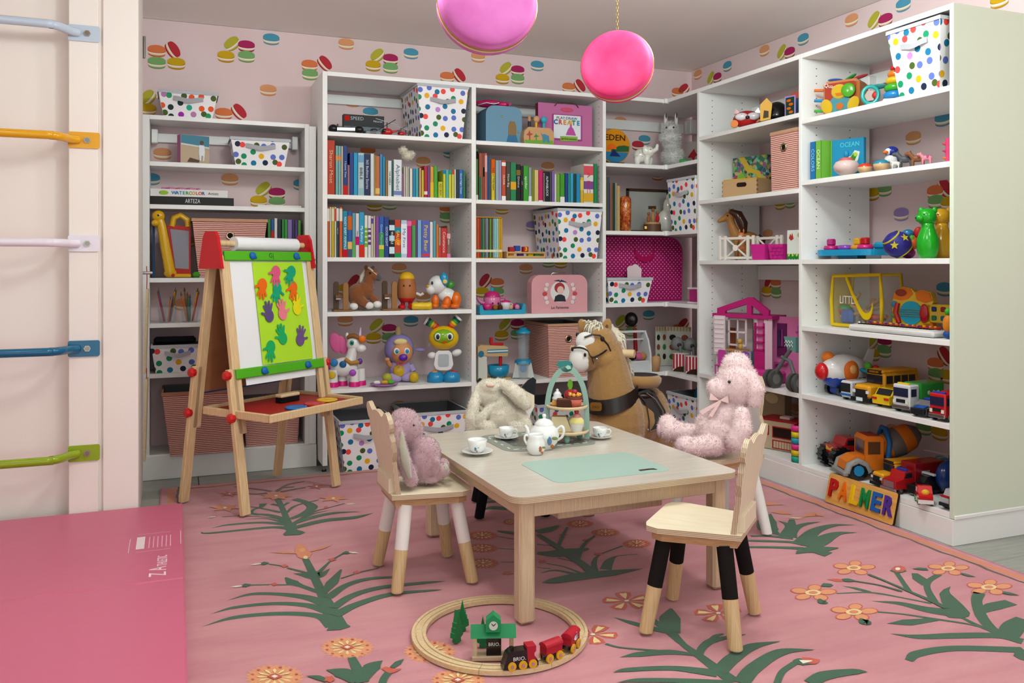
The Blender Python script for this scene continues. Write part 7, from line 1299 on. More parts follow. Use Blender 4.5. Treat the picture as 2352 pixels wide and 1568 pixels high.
t = vh('toy_police_car', 'silver and blue toy police car beside the red fire engine', 2112, Z_, .02, .12); SP_(t, 'body', [(-4, 6), (80, 6), (82, 20), (60, 24), (48, 36), (26, 36), (14, 24), (-4, 20)], 42, 'g#aeb2b8'); SP_(t, 'bonnet_stripe', [(-3, 20.5), (14, 24.5), (14, 25.5), (-3, 21.5)], 26, 'p#1c4aa0'); SP_(t, 'window', [(17, 25), (57, 25), (47, 35), (27, 35)], 43, G_); BX(t, 'push_bar', (0, -7, 13), (34, 5, 14), '#17171a', 1); BX(t, 'roof_beacon', (0, 36, 38), (26, 6, 5), '#1c3a9c', 1); wh(t, (-20, 20), (12, 62), 10, 6)
t = cabtruck('toy_fire_engine', 'red toy fire engine against the end panel', 2155, Z_, .012, '#b8161c', '#a81418', 42, 66, 60, .06); BX(t, 'roof_beacon', (0, 4, 65), (32, 7, 5), '#1c3aa0', 1)
# --- vehicles, bottom shelf
Z_ = ZR2[5]
t = vh('toy_monster_truck', 'red toy monster truck with big black tyres', 1918, Z_, .10, -.2); SP_(t, 'body', [(-14, 34), (70, 36), (70, 52), (48, 55), (40, 70), (16, 70), (8, 54), (-14, 50)], 48, 'p#a8181c'); SP_(t, 'window', [(14, 54), (42, 54), (38, 66), (18, 66)], 49, G_); PR(t, 'flame_decal', [(-22, 40), (22, 40), (14, 50), (0, 44), (-12, 50)], .6, 'm#d8a040', -15); BX(t, 'axle_frame', (0, 26, 28), (30, 84, 10), '#1a1a1c', 2)
for x in (-34, 34):
    for y in (0, 54):
        s = 1 if x > 0 else -1; o = CY(t, 'tyre', (x-s*20, y, 25), (x, y, 25), 25, 'p#121214', n=22); g = G()
        for i in range(14): a = 2*pi*i/14; g.box((x-s*10, y+25*cos(a), 25+25*sin(a)), (20, 5, 4), 'p#121214', 0, (a, 0, 0))
        ob('tread', g, o, kind='stuff'); ob('hub', G().cyl((x, y, 25), (x+s*1.5, y, 25), 9, 'g#8a8a90', n=12), o)
t = vh('toy_cement_mixer', 'orange and grey toy cement mixer with tilted drum', 1965, Z_, .07, -.35); O_ = '#d0701a'
SP_(t, 'bonnet', [(-34, 22), (14, 22), (14, 54), (-10, 52), (-30, 40)], 44, O_); SP_(t, 'cab', [(10, 22), (52, 22), (52, 92), (46, 98), (16, 98), (10, 90)], 58, O_); BX(t, 'roof_panel', (0, 31, 98.5), (44, 28, 2), '#8a2418', 1); BX(t, 'windscreen', (0, 9.4, 72), (44, 1.5, 30), 'p#5a3a24'); BX(t, 'side_window', (29.2, 30, 72), (1, 28, 28), 'p#5a3a24'); E(t, 'driver', (-8, 12, 66), (7, 5, 9), '#1c2a8c')
for x in (-29, 29): ob('mudguard', G().tube([(x, -32, 16), (x, -26, 34), (x, -8, 42), (x, 10, 34), (x, 18, 18)], 8, '#8a8886', 10), t)
BX(t, 'bumper', (0, -36, 14), (70, 12, 12), '#8a8886', 3); BX(t, 'rear_bed', (0, 90, 26), (50, 84, 12), '#1c5a94', 2); ob('drum', G().lathe([(0, -50), (18, -50), (30, -30), (34, 0), (30, 28), (16, 48), (0, 48)], O_, (0, 100, 82), 20, (-1.15, 0, 0), [O_, O_, '#6a625c', O_, '#6a625c', '#5a534e']), t); TB(t, 'drum_cradle', [(26, 62, 30), (28, 66, 84), (10, 66, 112), (-10, 66, 112), (-28, 66, 84), (-26, 62, 30)], 6, '#1c5a94', 10); wh(t, (-36, 36), (-8, 96), 22, 16, '#1c7aa8')
schoolbus(2025, Z_, .05, .78, 'small yellow toy school bus beside the cement mixer', -.1, False)
t = vh('toy_ladder_truck', 'dark red toy fire truck with long box body', 2056, Z_, .03, .0); SP_(t, 'cab', [(-18, 12), (36, 12), (36, 50), (10, 50), (4, 34), (-18, 30)], 40, 'p#a8181c'); BX(t, 'grille', (0, -19, 20), (30, 2, 18), 'g#b0b0b4'); SP_(t, 'window', [(8, 36), (30, 36), (30, 47), (13, 47)], 41, G_); BX(t, 'load_body', (0, 86, 42), (42, 96, 50), 'p#8a1418', 2); BX(t, 'bumper', (0, -21, 10), (44, 6, 8), 'g#b0b0b4', 1); BX(t, 'hatch', (21.6, 70, 34), (1, 24, 30), 'm#8a8a8c'); BX(t, 'roof_beacon', (0, 22, 52), (28, 8, 5), '#1c3a9c', 1); wh(t, (-18, 18), (0, 110), 11, 7)
t = vh('toy_black_car', 'black toy police car behind the red toy car', 2104, Z_, .07, .0); SP_(t, 'body', [(-6, 6), (90, 6), (92, 26), (66, 30), (54, 44), (26, 44), (14, 30), (-6, 26)], 20, 'p#101012'); BX(t, 'push_bar', (0, -10, 16), (28, 6, 20), '#141416', 1); BX(t, 'roof_beacon', (0, 40, 47), (34, 8, 5), 'p#c8ccd4', 1); wh(t, (-9.5, 9.5), (14, 70), 12, 5)
t = vh('toy_helicopter', 'blue toy helicopter with clear rotor blades', 2164, Z_, .17, .0); E(t, 'cabin', (0, 26, 42), (25, 40, 38), 'p#14326f', n=18, k=12); E(t, 'canopy', (0, 6, 40), (18, 16, 22), 'p#1c4f86'); BX(t, 'window_frame', (29, 30, 38), (3, 22, 30), 'm#5a8ab0'); [BX(t, 'window', (30.5, 26+i*9, 42), (2, 7, 14), 'black') for i in range(2)]; ob('tail_boom', G().tube([(0, 60, 44), (0, 96, 52)], [14, 7], 'p#14326f'), t); CY(t, 'mast', (0, 26, 78), (0, 26, 90), 4, 'p#14326f'); [BX(t, 'rotor_blade', (0, 26, 90), (120, 8, 1.5), 't#c8d0d8', 0, (0, .05, a)) for a in (.3, 1.87)]; [TB(t, 'skid', [(x, -8, 3), (x, 60, 3)], 2.5, 'p#14326f', 6) for x in (-18, 18)]
t = vh('toy_car', 'small rounded red toy car with green wheels', 2122, Z_, .012, .9); SP_(t, 'body', [(-26, 10), (26, 10), (27, 22), (18, 26), (12, 40), (-8, 42), (-20, 28), (-28, 22)], 30, 'p#b8161c'); SP_(t, 'skirt', [(-27, 5), (27, 5), (27, 12), (-27, 14)], 32, 'p#d0cccc'); SP_(t, 'window', [(-6, 26), (0, 26), (0, 37), (-5, 37)], 31, 'm#d8b0b8'); SP_(t, 'window', [(4, 26), (11, 26), (9, 36), (4, 37)], 31, 'm#d8b0b8'); E(t, 'face_light', (0, -20, 30), (9, 5, 7), 'p#d8a01c'); wh(t, (-16, 16), (-16, 16), 8, 5, '#5aa01c')
t = vh('toy_car', 'silver toy car cut off by the end panel', 2172, Z_, .02, 0); SP_(t, 'body', [(-4, 8), (70, 8), (70, 28), (48, 32), (40, 44), (14, 44), (6, 30), (-4, 26)], 24, 'p#a8aaae'); BX(t, 'bonnet_panel', (0, 2, 29.4), (28, 10, 2), 'm#a81c20'); BX(t, 'bumper', (0, -6, 12), (26, 4, 8), '#1c1c1e', 1); wh(t, (-12, 12), (12, 40), 10, 6)
# --- instruments shelf
Z_ = ZR2[3]
t, q = toy('clear_bag', 'clear vinyl bag with yellow trim full of toy instruments', 'bag', 1967, 748, Z_, .12, RZ90+.03, right=True)
ob('vinyl', G().box((0, 30, 62), (148, 60, 122), 't#d0d4c4', 4), t)
fr_ = [(-73, 3), (-76, 60), (-70, 118), (70, 122), (74, 60), (74, 3)]
TB(t, 'edge_piping', [(x, -1, z) for x, z in fr_]+[(-73, -1, 3)], 4.5, '#d0ae0c'); TB(t, 'edge_piping', [(x, 61, z) for x, z in fr_], 4.5, '#d0ae0c'); BX(t, 'side_gusset', (-75.5, 30, 60), (1.5, 58, 116), '#d0ae0c'); g = G(); strap(g, [Vector((-30, -4, 120)), Vector((0, -8, 70)), Vector((30, -10, 30)), Vector((52, -8, 42)), Vector((50, -4, 118))], 15, 'm#d2b00e', 2); ob('carry_strap', g, t); text('LITTLE', 26, 'm#d8d8d0', t, (-22, -3, 62), (pi/2, 0, 0), .2, sx=.7)
bm, bs, br = t.matrix_basis, t.scale[0], t.rotation_euler[2]
def inbag(name, label, x, y, z): return th(name, label, 'toy instrument', bm @ Vector((x, y, z)), br, bs)
o = inbag('toy_maraca', 'red and green ball maraca inside the clear bag', -58, 26, 22); E(o, 'ball', (0, 0, 14), 15, '#b01c24'); E(o, 'ball_band', (0, 0, 20), (15.4, 15.4, 9), '#2a8a3c')
for i, (x, z, l, a, c) in enumerate(((-30, 30, 70, .2, 'w#b08050'), (-10, 42, 60, -.3, 'w#c09060'), (20, 26, 80, .1, 'w#a87848'), (-40, 60, 50, .9, 'w#b08858'), (10, 56, 46, .5, 'w#a8784c'))):
    o = inbag('toy_drumstick', 'wooden rhythm stick, %s of those piled in the clear bag' % OR[i], x, 18+i*6, z); ob('stick', G().cyl((-l/2*cos(a), 0, -l/2*sin(a)), (l/2*cos(a), 0, l/2*sin(a)), 4.5, c), o)
o = inbag('toy_shaker', 'blue toy shaker at the bottom of the clear bag', -40, 10, 6); BX(o, 'drum', (0, 6, 18), (36, 20, 34), '#1c4a94', 6)
o = inbag('toy_tambourine', 'red toy tambourine inside the clear bag', 26, 30, 20); ob('hoop', G().lathe([(20, 0), (24, 0), (24, 12), (20, 12), (20, 0)], '#a81c24', n=20), o); [E(o, 'jingle', (22*cos(a), 22*sin(a), 6), (4, 4, 2), 'chrome', n=8, k=5) for a in (0, 1.2, 2.5, 3.8, 5)]
o = inbag('toy_bells', 'silver jingle bells at the bag bottom', 16, 8, 4); [E(o, 'bell', (i*14-14, 0, 8), 7, 'chrome', n=10, k=7) for i in range(3)]
t, q = toy('toy_guitar', 'orange and yellow toy guitar with coloured fret keys', 'toy guitar', 2099, 748, Z_, .185, RZ90+.22, right=True)
ob('body', G().prism([(-52, 20), (-54, 60), (-48, 88), (-28, 104), (-6, 100), (2, 92), (20, 98), (40, 92), (46, 70), (34, 54), (40, 30), (36, 10), (10, 0), (-30, 2)], 18, 'p#d0a816', 0), t); ob('top_patch', G().prism([(-50, 76), (-44, 90), (-28, 103), (-8, 99), (-2, 88), (-14, 76), (-30, 72)], 1.5, '#d06a18', -1.6), t); ob('top_patch', G().prism([(4, 92), (20, 97), (38, 91), (44, 74), (28, 68), (8, 74)], 1.5, '#d06a18', -1.6), t); ob('foot_patch', G().prism([(10, 2), (50, 8), (42, 24), (14, 16)], 16, '#d06a18', 0), t)
CY(t, 'sound_disc', (-6, 0, 44), (-6, -3, 44), 27, '#1c94b0', n=24); TB(t, 'bridge', [(-38, -3, 66), (-42, -5, 44), (-34, -3, 20)], 6, 'p#a8161c'); [TB(t, 'string', [(-34, -4.5, 36+i*5), (20, -4.5, 36+i*5)], .6, 'gold', 5) for i in range(4)]; E(t, 'pickup', (26, -3, 44), (11, 5, 22), 'p#a8161c')
nk = BX(t, 'neck', (80, 5, 45), (100, 10, 42), 'p#c8a016', 2)
for i in range(4):
    for j in range(2): BX(nk, 'fret_key', (48+i*21, -1, 55-j*20), (12, 4, 11), ('#1c2a5c', '#8a1c24', '#1c7a4c', '#7a2a1c', '#1c6a4c', '#1c5a7a', '#8a5a1c', '#5a2a6c')[i+4*j], 2)
for x, z, c in ((-46, 62, '#1c7ab0'), (-46, 38, '#3a9a2c'), (-36, 14, '#3a2a8c')): E(t, 'side_button', (x, -2, z), (8, 5, 8), 'p'+c)
E(t, 'name_badge', (-30, -3, 90), (14, 2, 8), 'm#8a3a2c')
t, q = toy('toy_keyboard', 'white and red toy piano keyboard with tiny keys', 'toy keyboard', 2044, 760, Z_, .02, RZ90, right=True)
BX(t, 'case', (0, 22, 8), (250, 58, 14), 'p#cfcdcb', 5); BX(t, 'control_panel', (0, 38, 17), (200, 24, 6), 'p#a8161c', 2, (.12, 0, 0)); kb = BX(t, 'key_bed', (0, 10, 15.2), (226, 26, 1.4), 'm#d8d6d2')
g = G(); [g.box((-106+i*9, 16, 17), (4, 14, 3), 'black') for i in range(24)]; ob('black_keys', g, kb, kind='stuff'); g = G(); [g.box((-95+i*8, 35+6*(i % 2), 21), (5, 4, 3), '#d8a01c' if i % 3 else '#3a3a9c', .5) for i in range(24)]; ob('panel_buttons', g, t, kind='stuff')
t, q = toy('toy_figure', 'orange and blue rolling toy at the end panel', 'toy', 2178, 745, Z_, .05, None, right=True); E(t, 'body', (0, 0, 34), (12, 12, 22), '#c8781c'); E(t, 'head', (0, 0, 62), (8, 8, 9), '#3a9a2c'); E(t, 'base', (0, 0, 10), (11, 11, 10), '#1c4a8c')
# --- ball and skittles shelf
Z_ = ZR2[2]
t, q = toy('activity_table', 'flat blue toy activity board with coloured gears', 'toy', 1945, 592, Z_, .10, RZ90, right=True); ob('board', G().prism(rr(176, 80, 24, 5), 14, 'p#1584b0', 0, None, at(0, 20, 22) @ LAY), t); [CY(t, 'foot', (x, 20, 0), (x, 20, 10), 16, 'm#c8ccd0') for x in (-50, 60)]; BX(t, 'battery_box', (0, 20, 5), (60, 40, 9), 'p#1278a0', 2)
for x, y, c1, c2 in ((-54, 4, '#b0186c', '#a0146c'), (-22, 16, '#c0281c', None), (-6, 2, '#7a3a9c', None), (18, 16, '#c8861c', '#c8961c'), (56, 0, '#c0186c', '#a8141c')):
    o = ob('gear', G().lathe([(0, 22), (17, 22), (18, 26), (16, 32), (0, 33)], 'p'+c1, (x, y, 0), 10), t)
    if c2: ob('gear_peg', G().box((x, y, 40), (18, 16, 16), 'p'+c2, 3), o)
BX(t, 'screen_hood', (76, 34, 30), (50, 20, 16), 'p#1a8cb4', 5)
t, q = toy('star_ball', 'blue ball with yellow stars and bands', 'ball', 2061, 594, Z_, .05, None, right=True); E(t, 'ball', (0, 0, 30.5), 30.5, '#2a2478', n=24, k=16); 
for cx, cz in ((-6, 28), (16, 46)):
    d = Vector((cx, -math.sqrt(max(31**2-cx**2-(cz-30.5)**2, 1)), cz-30.5)).normalized(); M = at(0, 0, 30.5) @ d.to_track_quat('-Y', 'Z').to_matrix().to_4x4(); ob('star', G().prism([(10*(1 if i % 2 == 0 else .42)*sin(pi*i/5), 10*(1 if i % 2 == 0 else .42)*cos(pi*i/5)) for i in range(10)], 1.5, 'm#b8aa2c', -31, None, M), t)
for zz, r in ((22, 22.4), (-22, 22.4)): ob('band', G().lathe([(r, zz-1.6), (r+.6, zz), (r-1.6, zz+2)], 'm#b0a42c', (0, 0, 30.5), 28, (.3, -.7, 0)), t)
for u, ins, c, lb in ((2131, .05, '#149a18', 'green bear-headed toy skittle'), (2163, .15, '#d0981a', 'yellow bear-headed toy skittle behind the green one')):
    t, q = toy('bear_skittle', lb, 'toy skittle', u, 594, Z_, ins, None, right=True); ob('body', G().lathe([(0, 0), (17, 0), (20, 8), (24, 26), (24, 44), (17, 62), (13, 74), (14, 80), (0, 82)], 'p'+c, n=24), t); E(t, 'head', (-2, 0, 95), (21, 18, 20), 'p'+c, n=18, k=12); E(t, 'snout', (-16, -10, 92), (11, 10, 9), 'p'+c); E(t, 'nose', (-24, -15, 93), (2.6, 2.6, 2.6), 'black', n=8, k=6); E(t, 'eye', (-8, -16, 101), (1.8, 1.8, 1.8), 'black', n=8, k=6); [E(t, 'ear', (x, 2, 110), (6, 4, 8), 'p'+c) for x in (-14, 14)]
t, q = toy('toy_rattle', 'blue and orange linked toy between ball and skittles', 'toy', 2090, 592, Z_, .13, None, right=True); E(t, 'shell', (-4, 0, 56), (13, 10, 11), 'p#1a6f9c'); E(t, 'knob', (8, -4, 34), (11, 10, 14), '#c8521c'); E(t, 'gear_wheel', (18, 0, 58), (11, 5, 14), '#b01c20', n=9); E(t, 'base_ball', (-4, 0, 12), (16, 14, 13), 'p#8a1c6c'); E(t, 'leaf', (4, -8, 44), (6, 4, 9), '#5a9a1c')
# --- books and animals shelf
Z_ = ZR2[1]
def bookR(u0, u1, v0, v1, label, c, title, tc, ins=.03, d=.15, bands=()):
    X = Xr+ins; a, b = onX(u0, 600, X), onX(u1, 600, X); P = (a+b)/2; P.z = Z_+.0005; return book(label, P, RZ90, abs(a.y-b.y), (v1-v0)*pxm(P), d, c, title, tc, bands, None, 0, .8)
bookR(1861, 1873, 324, 412, 'blue COLORS board book beside the green one', '#1a6aa8', 'COLORS', 'm#8ac8e0'); bookR(1873.5, 1886, 322, 411, 'green OCEAN board book standing spine out', '#6fae3c', 'OCEAN', 'm#e0f0c8')
t, q = toy('board_book', 'blue OCEAN board book with sea turtle on cover', 'book', 1945, 411, Z_, .10, RZ90+.35, right=True); BX(t, 'cover', (0, 8, 45), (78, 12, 90), '#1880a8', .5); BX(t, 'spine', (-38, 7, 45), (3, 13.4, 90), '#5a9a3c', .5); text('OCEAN', 15, 'm#4ab4c8', t, (6, 1.5, 76), (pi/2, 0, 0), .2, fit=46, bold=.3); PR(t, 'turtle_print', [(-6, 8), (8, 14), (26, 40), (30, 58), (18, 62), (10, 50), (-14, 44), (-22, 28), (-14, 20)], .5, 'm#c8d4cc', 1.4); PR(t, 'turtle_shell_print', [(-4, 12), (6, 18), (20, 42), (24, 54), (16, 56), (6, 44), (-10, 40), (-16, 28), (-10, 22)], .5, 'm#3f7a1c', .8); E(t, 'turtle_eye', (20, .5, 52), (5, .8, 5), 'm#9ac03c', n=10, k=6)
t, q = toy('spinning_top', 'white spinning top toy with coral and blue knob', 'spinning top', 1944, 403, Z_, .04, None, right=True); ob('bowl', G().lathe([(0, 0), (14, 2), (26, 12), (29, 22), (24, 32), (14, 36), (0, 37)], 'p#c8b0aa', n=24), t); ob('collar', G().lathe([(15, 34), (16, 38), (10, 42), (0, 43)], '#c05a5c', n=18), t); E(t, 'knob', (0, 0, 50), (6, 6, 9), '#1a80b0'); [E(t, 'fish_print', (22*sin(a), -22*cos(a), 16), (5, 4, 4), 'm#c8862c', n=8, k=5) for a in (-.9, -.2, .5)]
for u, c, k, lb in ((1987, '#c0341c', 1, 'red-topped wooden toy egg'), (2025, '#1a7a94', 1.15, 'teal-topped wooden toy egg')):
    t, q = toy('wooden_egg', lb+' beside the spinning top', 'wooden toy', u, 395, Z_, .03, None, right=True); ob('cup', G().lathe([(0, 0), (9*k, 0), (15*k, 6*k), (16*k, 14*k), (0, 14*k)], 'w#c8a478', n=18), t); ob('cap', G().lathe([(16*k, 14*k), (15*k, 18*k), (8*k, 22*k), (0, 23*k)], 'p'+c, n=18), t)
t, q = toy('toy_penguin', 'blue and white toy penguin behind the toy lamb', 'toy animal', 2046, 384, Z_, .09, None, right=True); E(t, 'body', (0, 0, 22), (15, 13, 22), 'p#d0d0d0'); E(t, 'head', (2, 0, 46), (15, 14, 13), 'p#14247c'); E(t, 'face', (-5, -8, 46), (8, 6, 8), 'p#d0d0d0'); E(t, 'beak', (-11, -13, 44), (6, 4, 4), '#d0641c'); E(t, 'back', (6, 5, 26), (13, 11, 20), 'p#14247c')
def animal(u, vb, ins, c, k, lb, horn=None, tone=None):
    t, q = toy('toy_animal', lb, 'toy animal', u, vb, Z_, ins, RZ90-.9, right=True); c = c if c[0] != '#' else c
    g = G(); g.ell((0, 8*k, 20*k), (7*k, 16*k, 8*k), c); limb(g, [(0, -2*k, 22*k), (0, -9*k, 31*k)], [6*k, 5*k], c); g.ell((0, -13*k, 32*k), (5*k, 8*k, 5*k), c); [limb(g, [(x*k, y*k, 14*k), (x*k, y*k, 2*k)], [3.6*k, 3*k], c) for x in (-4, 4) for y in (-3, 18)]; [g.ell((x*k, -8*k, 37*k), (1.6*k, 1.6*k, 3*k), c) for x in (-3, 3)]
    blend('body', g, 1.1, t, 2)
    if tone: E(t, 'saddle_patch', (0, 10*k, 22*k), (7.6*k, 6*k, 7.6*k), tone)
    [E(t, 'eye', (x*k, -14*k, 34*k), .9*k, 'black', n=6, k=4) for x in (-4.4, 4.4)]
animal(2072, 382, .05, '#4a4c52', 1.05, 'small grey toy horse beside the toy lamb'); animal(2100, 380, .06, '#7a4a2c', 1.0, 'brown toy cow with dark saddle', None, '#5a3018'); animal(2122, 378, .015, '#c87a88', .75, 'pink toy pig in front of toy cow', None, '#a83a6c'); animal(2052, 386, .02, '#c4c0b8', .62, 'white toy lamb in front of toy penguin')
t, q = toy('spiky_toy', 'spiky pink and orange toy at the end panel', 'toy', 2180, 378, Z_, .05, None, right=True); [CY(t, 'spike', (0, 0, 10+i*16), (-14, -3, 12+i*16), 6, ('#c8641c', '#b01c5c', '#c02a3c')[i], 1) for i in range(3)]; CY(t, 'core', (0, 0, 0), (0, 0, 56), 8, '#c83a6c')
# --- top shelf R2
Z_ = ZR2[0]
t, q = toy('activity_cube', 'soft fabric activity cube with yellow duck', 'soft toy', 1930, 258, Z_, .10, RZ90+.5, right=True); ob('cube', G().box((0, 38, 42), (82, 76, 84), 'f#c8701c', 8), t); PR(t, 'duck_panel', rr(70, 70, 6, 3, 0, 42), 1.5, 'f#a83a24', -1.4); PR(t, 'duck_body', [(-30, 8), (30, 8), (26, 34), (14, 46), (-14, 46), (-28, 30)], 1.5, 'f#4a8a94', -2.8); E(t, 'duck_head', (-2, -3, 56), (18, 4, 17), 'f#d0a818'); PR(t, 'duck_beak', [(-10, 52), (10, 52), (4, 46), (-6, 46)], 2, 'f#c8701c', -7.5); [E(t, 'duck_wing', (x, -3, 24), (13, 4, 18), 'f#d0a818', (0, x*.012, 0)) for x in (-30, 30)]; E(t, 'teether', (20, -7, 56), (16, 4, 16), 'p#4a9a20'); PR(t, 'leaf_motif', circ(9, 5, 0, 22), 1.2, 'f#c8641c', -4)
text('Quack', 12, 'm#e0d8c8', t, (-20, -3.6, 70), (pi/2, .25, 0), .2, name='lettering'); [E(t, 'fabric_leaf', (x, 20, 88), (18, 8, 4), c, (0, a, 0)) for x, c, a in ((-18, 'f#1a4a94', .1), (14, 'f#2a8a2c', -.5), (38, 'f#a8282c', -.2))]; PR(t, 'side_flower', circ(13, 6, 60, 42), 2, 'm#c0b0a8', 20); [TB(t, 'ribbon_tag', [(-40, 4, z), (-60, 0, z+2)], 3.5, c, 6) for z, c in ((64, '#c8641c'), (40, '#1a7ab0'), (16, '#3a9a2c'))]
t, q = toy('ring_stacker', 'rainbow ring stacking toy beside the dotted bin', 'stacking toy', 2058, 236, Z_, .10, None, right=True); BX(t, 'base', (0, 0, 5), (56, 44, 9), 'm#cfcfcf', 3); z = 10
for r, h, c in ((27, 17, '#1a7ab8'), (25, 17, '#3a9a24'), (22, 16, '#d0a818'), (18, 15, '#d0701a'), (13, 13, '#b8201c')): ob('ring', G().lathe([(0, z), (r-5, z), (r, z+h*.3), (r, z+h*.7), (r-5, z+h), (0, z+h)], 'p'+c, n=20), t); z += h
t, q = toy('toy_teether', 'turquoise ring teether leaning on the ring stacker', 'toy', 2008, 238, Z_, .05, None, right=True); TB(t, 'ring', [(-8+17*cos(a), 0, 24+20*sin(a)) for a in [2*pi*i/16 for i in range(17)]], 4.5, 'p#1a9490', 8); E(t, 'flower', (4, 6, 24), (9, 6, 9), '#b0241c'); E(t, 'cloth', (10, 8, 44), (18, 8, 6), 'f#1a7a78')
# --- R1 shelves
Z_ = ZR1[0]
t, q = toy('toy_fox', 'round red toy fox with orange wheel', 'toy animal', 1716, 292, Z_, .06, None, right=True); E(t, 'body', (0, 0, 19), (32, 22, 20), 'p#a8181c', n=20, k=12); E(t, 'face_patch', (-12, -17, 23), (15, 8, 9), 'p#d0ccd0'); E(t, 'face_patch', (14, -17, 23), (15, 8, 9), 'p#d0ccd0'); E(t, 'nose', (1, -24, 20), (5, 4, 4), 'black', n=10, k=6); [E(t, 'eye', (x, -22, 26), (2.2, 2.4, 2.2), 'black', n=8, k=6) for x in (-12, 14)]; [PR(t, 'ear', [(x-7, 32), (x+7, 32), (x+(-3 if x < 0 else 3), 44)], 8, 'p#a8181c', -6) for x in (-22, 22)]; CY(t, 'wheel', (-28, -16, 8), (-28, -8, 8), 8.5, '#d0741a', n=16); CY(t, 'wheel', (28, -14, 8), (28, -6, 8), 8.5, '#d0741a', n=16)
t, q = toy('fire_helmet', 'black toy fire helmet with yellow badge', 'toy helmet', 1778, 284, Z_, .10, None, right=True); ob('dome', G().ell((6, 0, 10), (30, 32, 40), 'p#101012', 20, 10, None, 0, 1), t); ob('brim', G().lathe([(28, 4), (40, 0), (42, 2), (30, 8)], 'p#101012', n=24), t); PR(t, 'badge', [(-30, 2), (-8, 4), (-4, 40), (-16, 54), (-30, 40)], 3, '#c8941c', -34); PR(t, 'badge_mark', [(-24, 8), (-12, 10), (-12, 24), (-22, 26)], 1, 'm#4a4034', -35)
t, q = toy('greeting_card', 'dark green card with orange foxes in lilac border', 'card', 1814, 268, Z_, .05, RZ90+.2, right=True); BX(t, 'card', (0, 2, 25), (30, 2, 50), 'm#9a80b8'); BX(t, 'picture', (0, .6, 25), (23, .8, 43), 'm#1c3a30'); [E(t, 'fox_print', ((-1)**i*3, -.2, 12+i*9), (7, .5, 3.4), 'm#c0601c', n=8, k=5) for i in range(4)]
t, q = toy('box', 'orange and blue patterned box behind the green card', 'box', 1830, 268, Z_, .13, RZ90, right=True); BX(t, 'carton', (0, 12, 32), (36, 24, 64), '#14506c', .5); BX(t, 'top_band', (0, -.6, 57), (36, .8, 14), 'm#c0563c')
Z_ = ZR1[1]
t, q = toy('puzzle_box', 'jungle patterned puzzle box behind the wooden crate', 'box', 1722, 445, Z_, .22, RZ90+.25, right=True)
m = reg('jungle', newmat('jungle', '#3f7a50', .25, coat=.3)); n = N(m); v = n.n('ShaderNodeTexVoronoi'); v.inputs['Scale'].default_value = .14; n.l(n.coord('Object'), v.inputs['Vector']); sp = n.n('ShaderNodeSeparateColor'); n.l(v.outputs['Color'], sp.inputs[0]); n.base(n.ramp(sp.outputs[0], [(0, '#2a6a54'), (.25, '#5a9a4c'), (.45, '#16405a'), (.6, '#b89a3c'), (.75, '#7ab0a0'), (.9, '#8a4a7c')], True))
ob('carton', G().box((0, 10, 50), (96, 22, 98), 'jungle', .5), t); PR(t, 'path_print', [(-30, 98), (-14, 98), (4, 72), (30, 62), (40, 40), (30, 40), (20, 56), (-6, 64)], .5, 'm#c0a43c', -1.6); PR(t, 'tree_print', circ(14, 14, -24, 40, 22), .5, 'm#7aa83c', -1.6); PR(t, 'berry_print', circ(8, 10, -40, 40, 18), .5, 'm#a83a54', -1.6)
t, q = toy('wooden_crate', 'finger-jointed wooden crate with yellow lid and hand hole', 'crate', 1698, 453, Z_, .06, RZ90+.35, right=True); ob('box', G().box((0, 30, 20), (92, 60, 40), 'w#c09c70', 1), t); ob('hand_hole', G().prism(rr(26, 10, 5, 4, 6, 28), 1, 'm#2a1a10', -.8), t); BX(t, 'lid', (0, 30, 41), (88, 56, 3), '#c8a420', 1); [BX(t, 'finger_joint', (sx*45.3, 2, 5+i*10), (1.6, 5, 5), 'w#8a6a48') for i in range(4) for sx in (-1, 1)]
Z_ = ZR1[2]
t, q = toy('toy_horse', 'tan toy horse with long brown mane behind the fence', 'toy animal', 1704, 596, Z_, .16, None, right=True); g = G(); c = '#9a6a34'; g.ell((8, 0, 48), (30, 15, 18), c); limb(g, [(-12, 0, 54), (-22, 0, 78), (-26, 0, 94)], [15, 10, 9], c); g.ell((-28, 0, 100), (13, 9, 11), c); limb(g, [(-34, 0, 98), (-50, 0, 90)], [8, 5], c); [limb(g, [(x, y, 40), (x, y, 4)], [6, 5], c) for x in (-12, 30) for y in (-8, 8)]; [g.ell((x, 0, 114), (2.6, 2, 6), c) for x in (-28, -20)]; blend('body', g, 1.8, t, 2); ob('mane', G().tube([(-26, -4, 112), (-8, -8, 104), (2, -10, 82), (6, -10, 62)], [6, 11, 12, 6], 'p#3a1c10', 10), t); TB(t, 'tail', [(36, 0, 56), (46, 0, 44), (44, 0, 20)], [5, 7, 3], 'p#3a1c10'); E(t, 'eye', (-32, -9, 102), (2, 1.4, 2), 'black', n=8, k=6)
t, q = toy('toy_foal', 'small orange and white toy foal behind the fence', 'toy animal', 1708, 597, Z_, .105, None, right=True); g = G(); c = '#b8602c'; g.ell((0, 0, 26), (11, 8, 9), 'p#c0703c'); limb(g, [(-2, 0, 30), (-4, 0, 52)], [6, 6], 'p#c0703c'); g.ell((-5, -2, 56), (8, 7, 8), 'p#c0703c'); [limb(g, [(x, y, 22), (x, y, 3)], [3.4, 3], 'p#c0703c') for x in (-7, 8) for y in (-4, 4)]; blend('body', g, 1.4, t, 2); E(t, 'muzzle', (-8, -7, 52), (5, 4, 5), 'm#d0c4b8'); [E(t, 'ear', (x, 0, 67), (2, 2, 5), 'p#c0703c', n=8, k=6) for x in (-9, 0)]
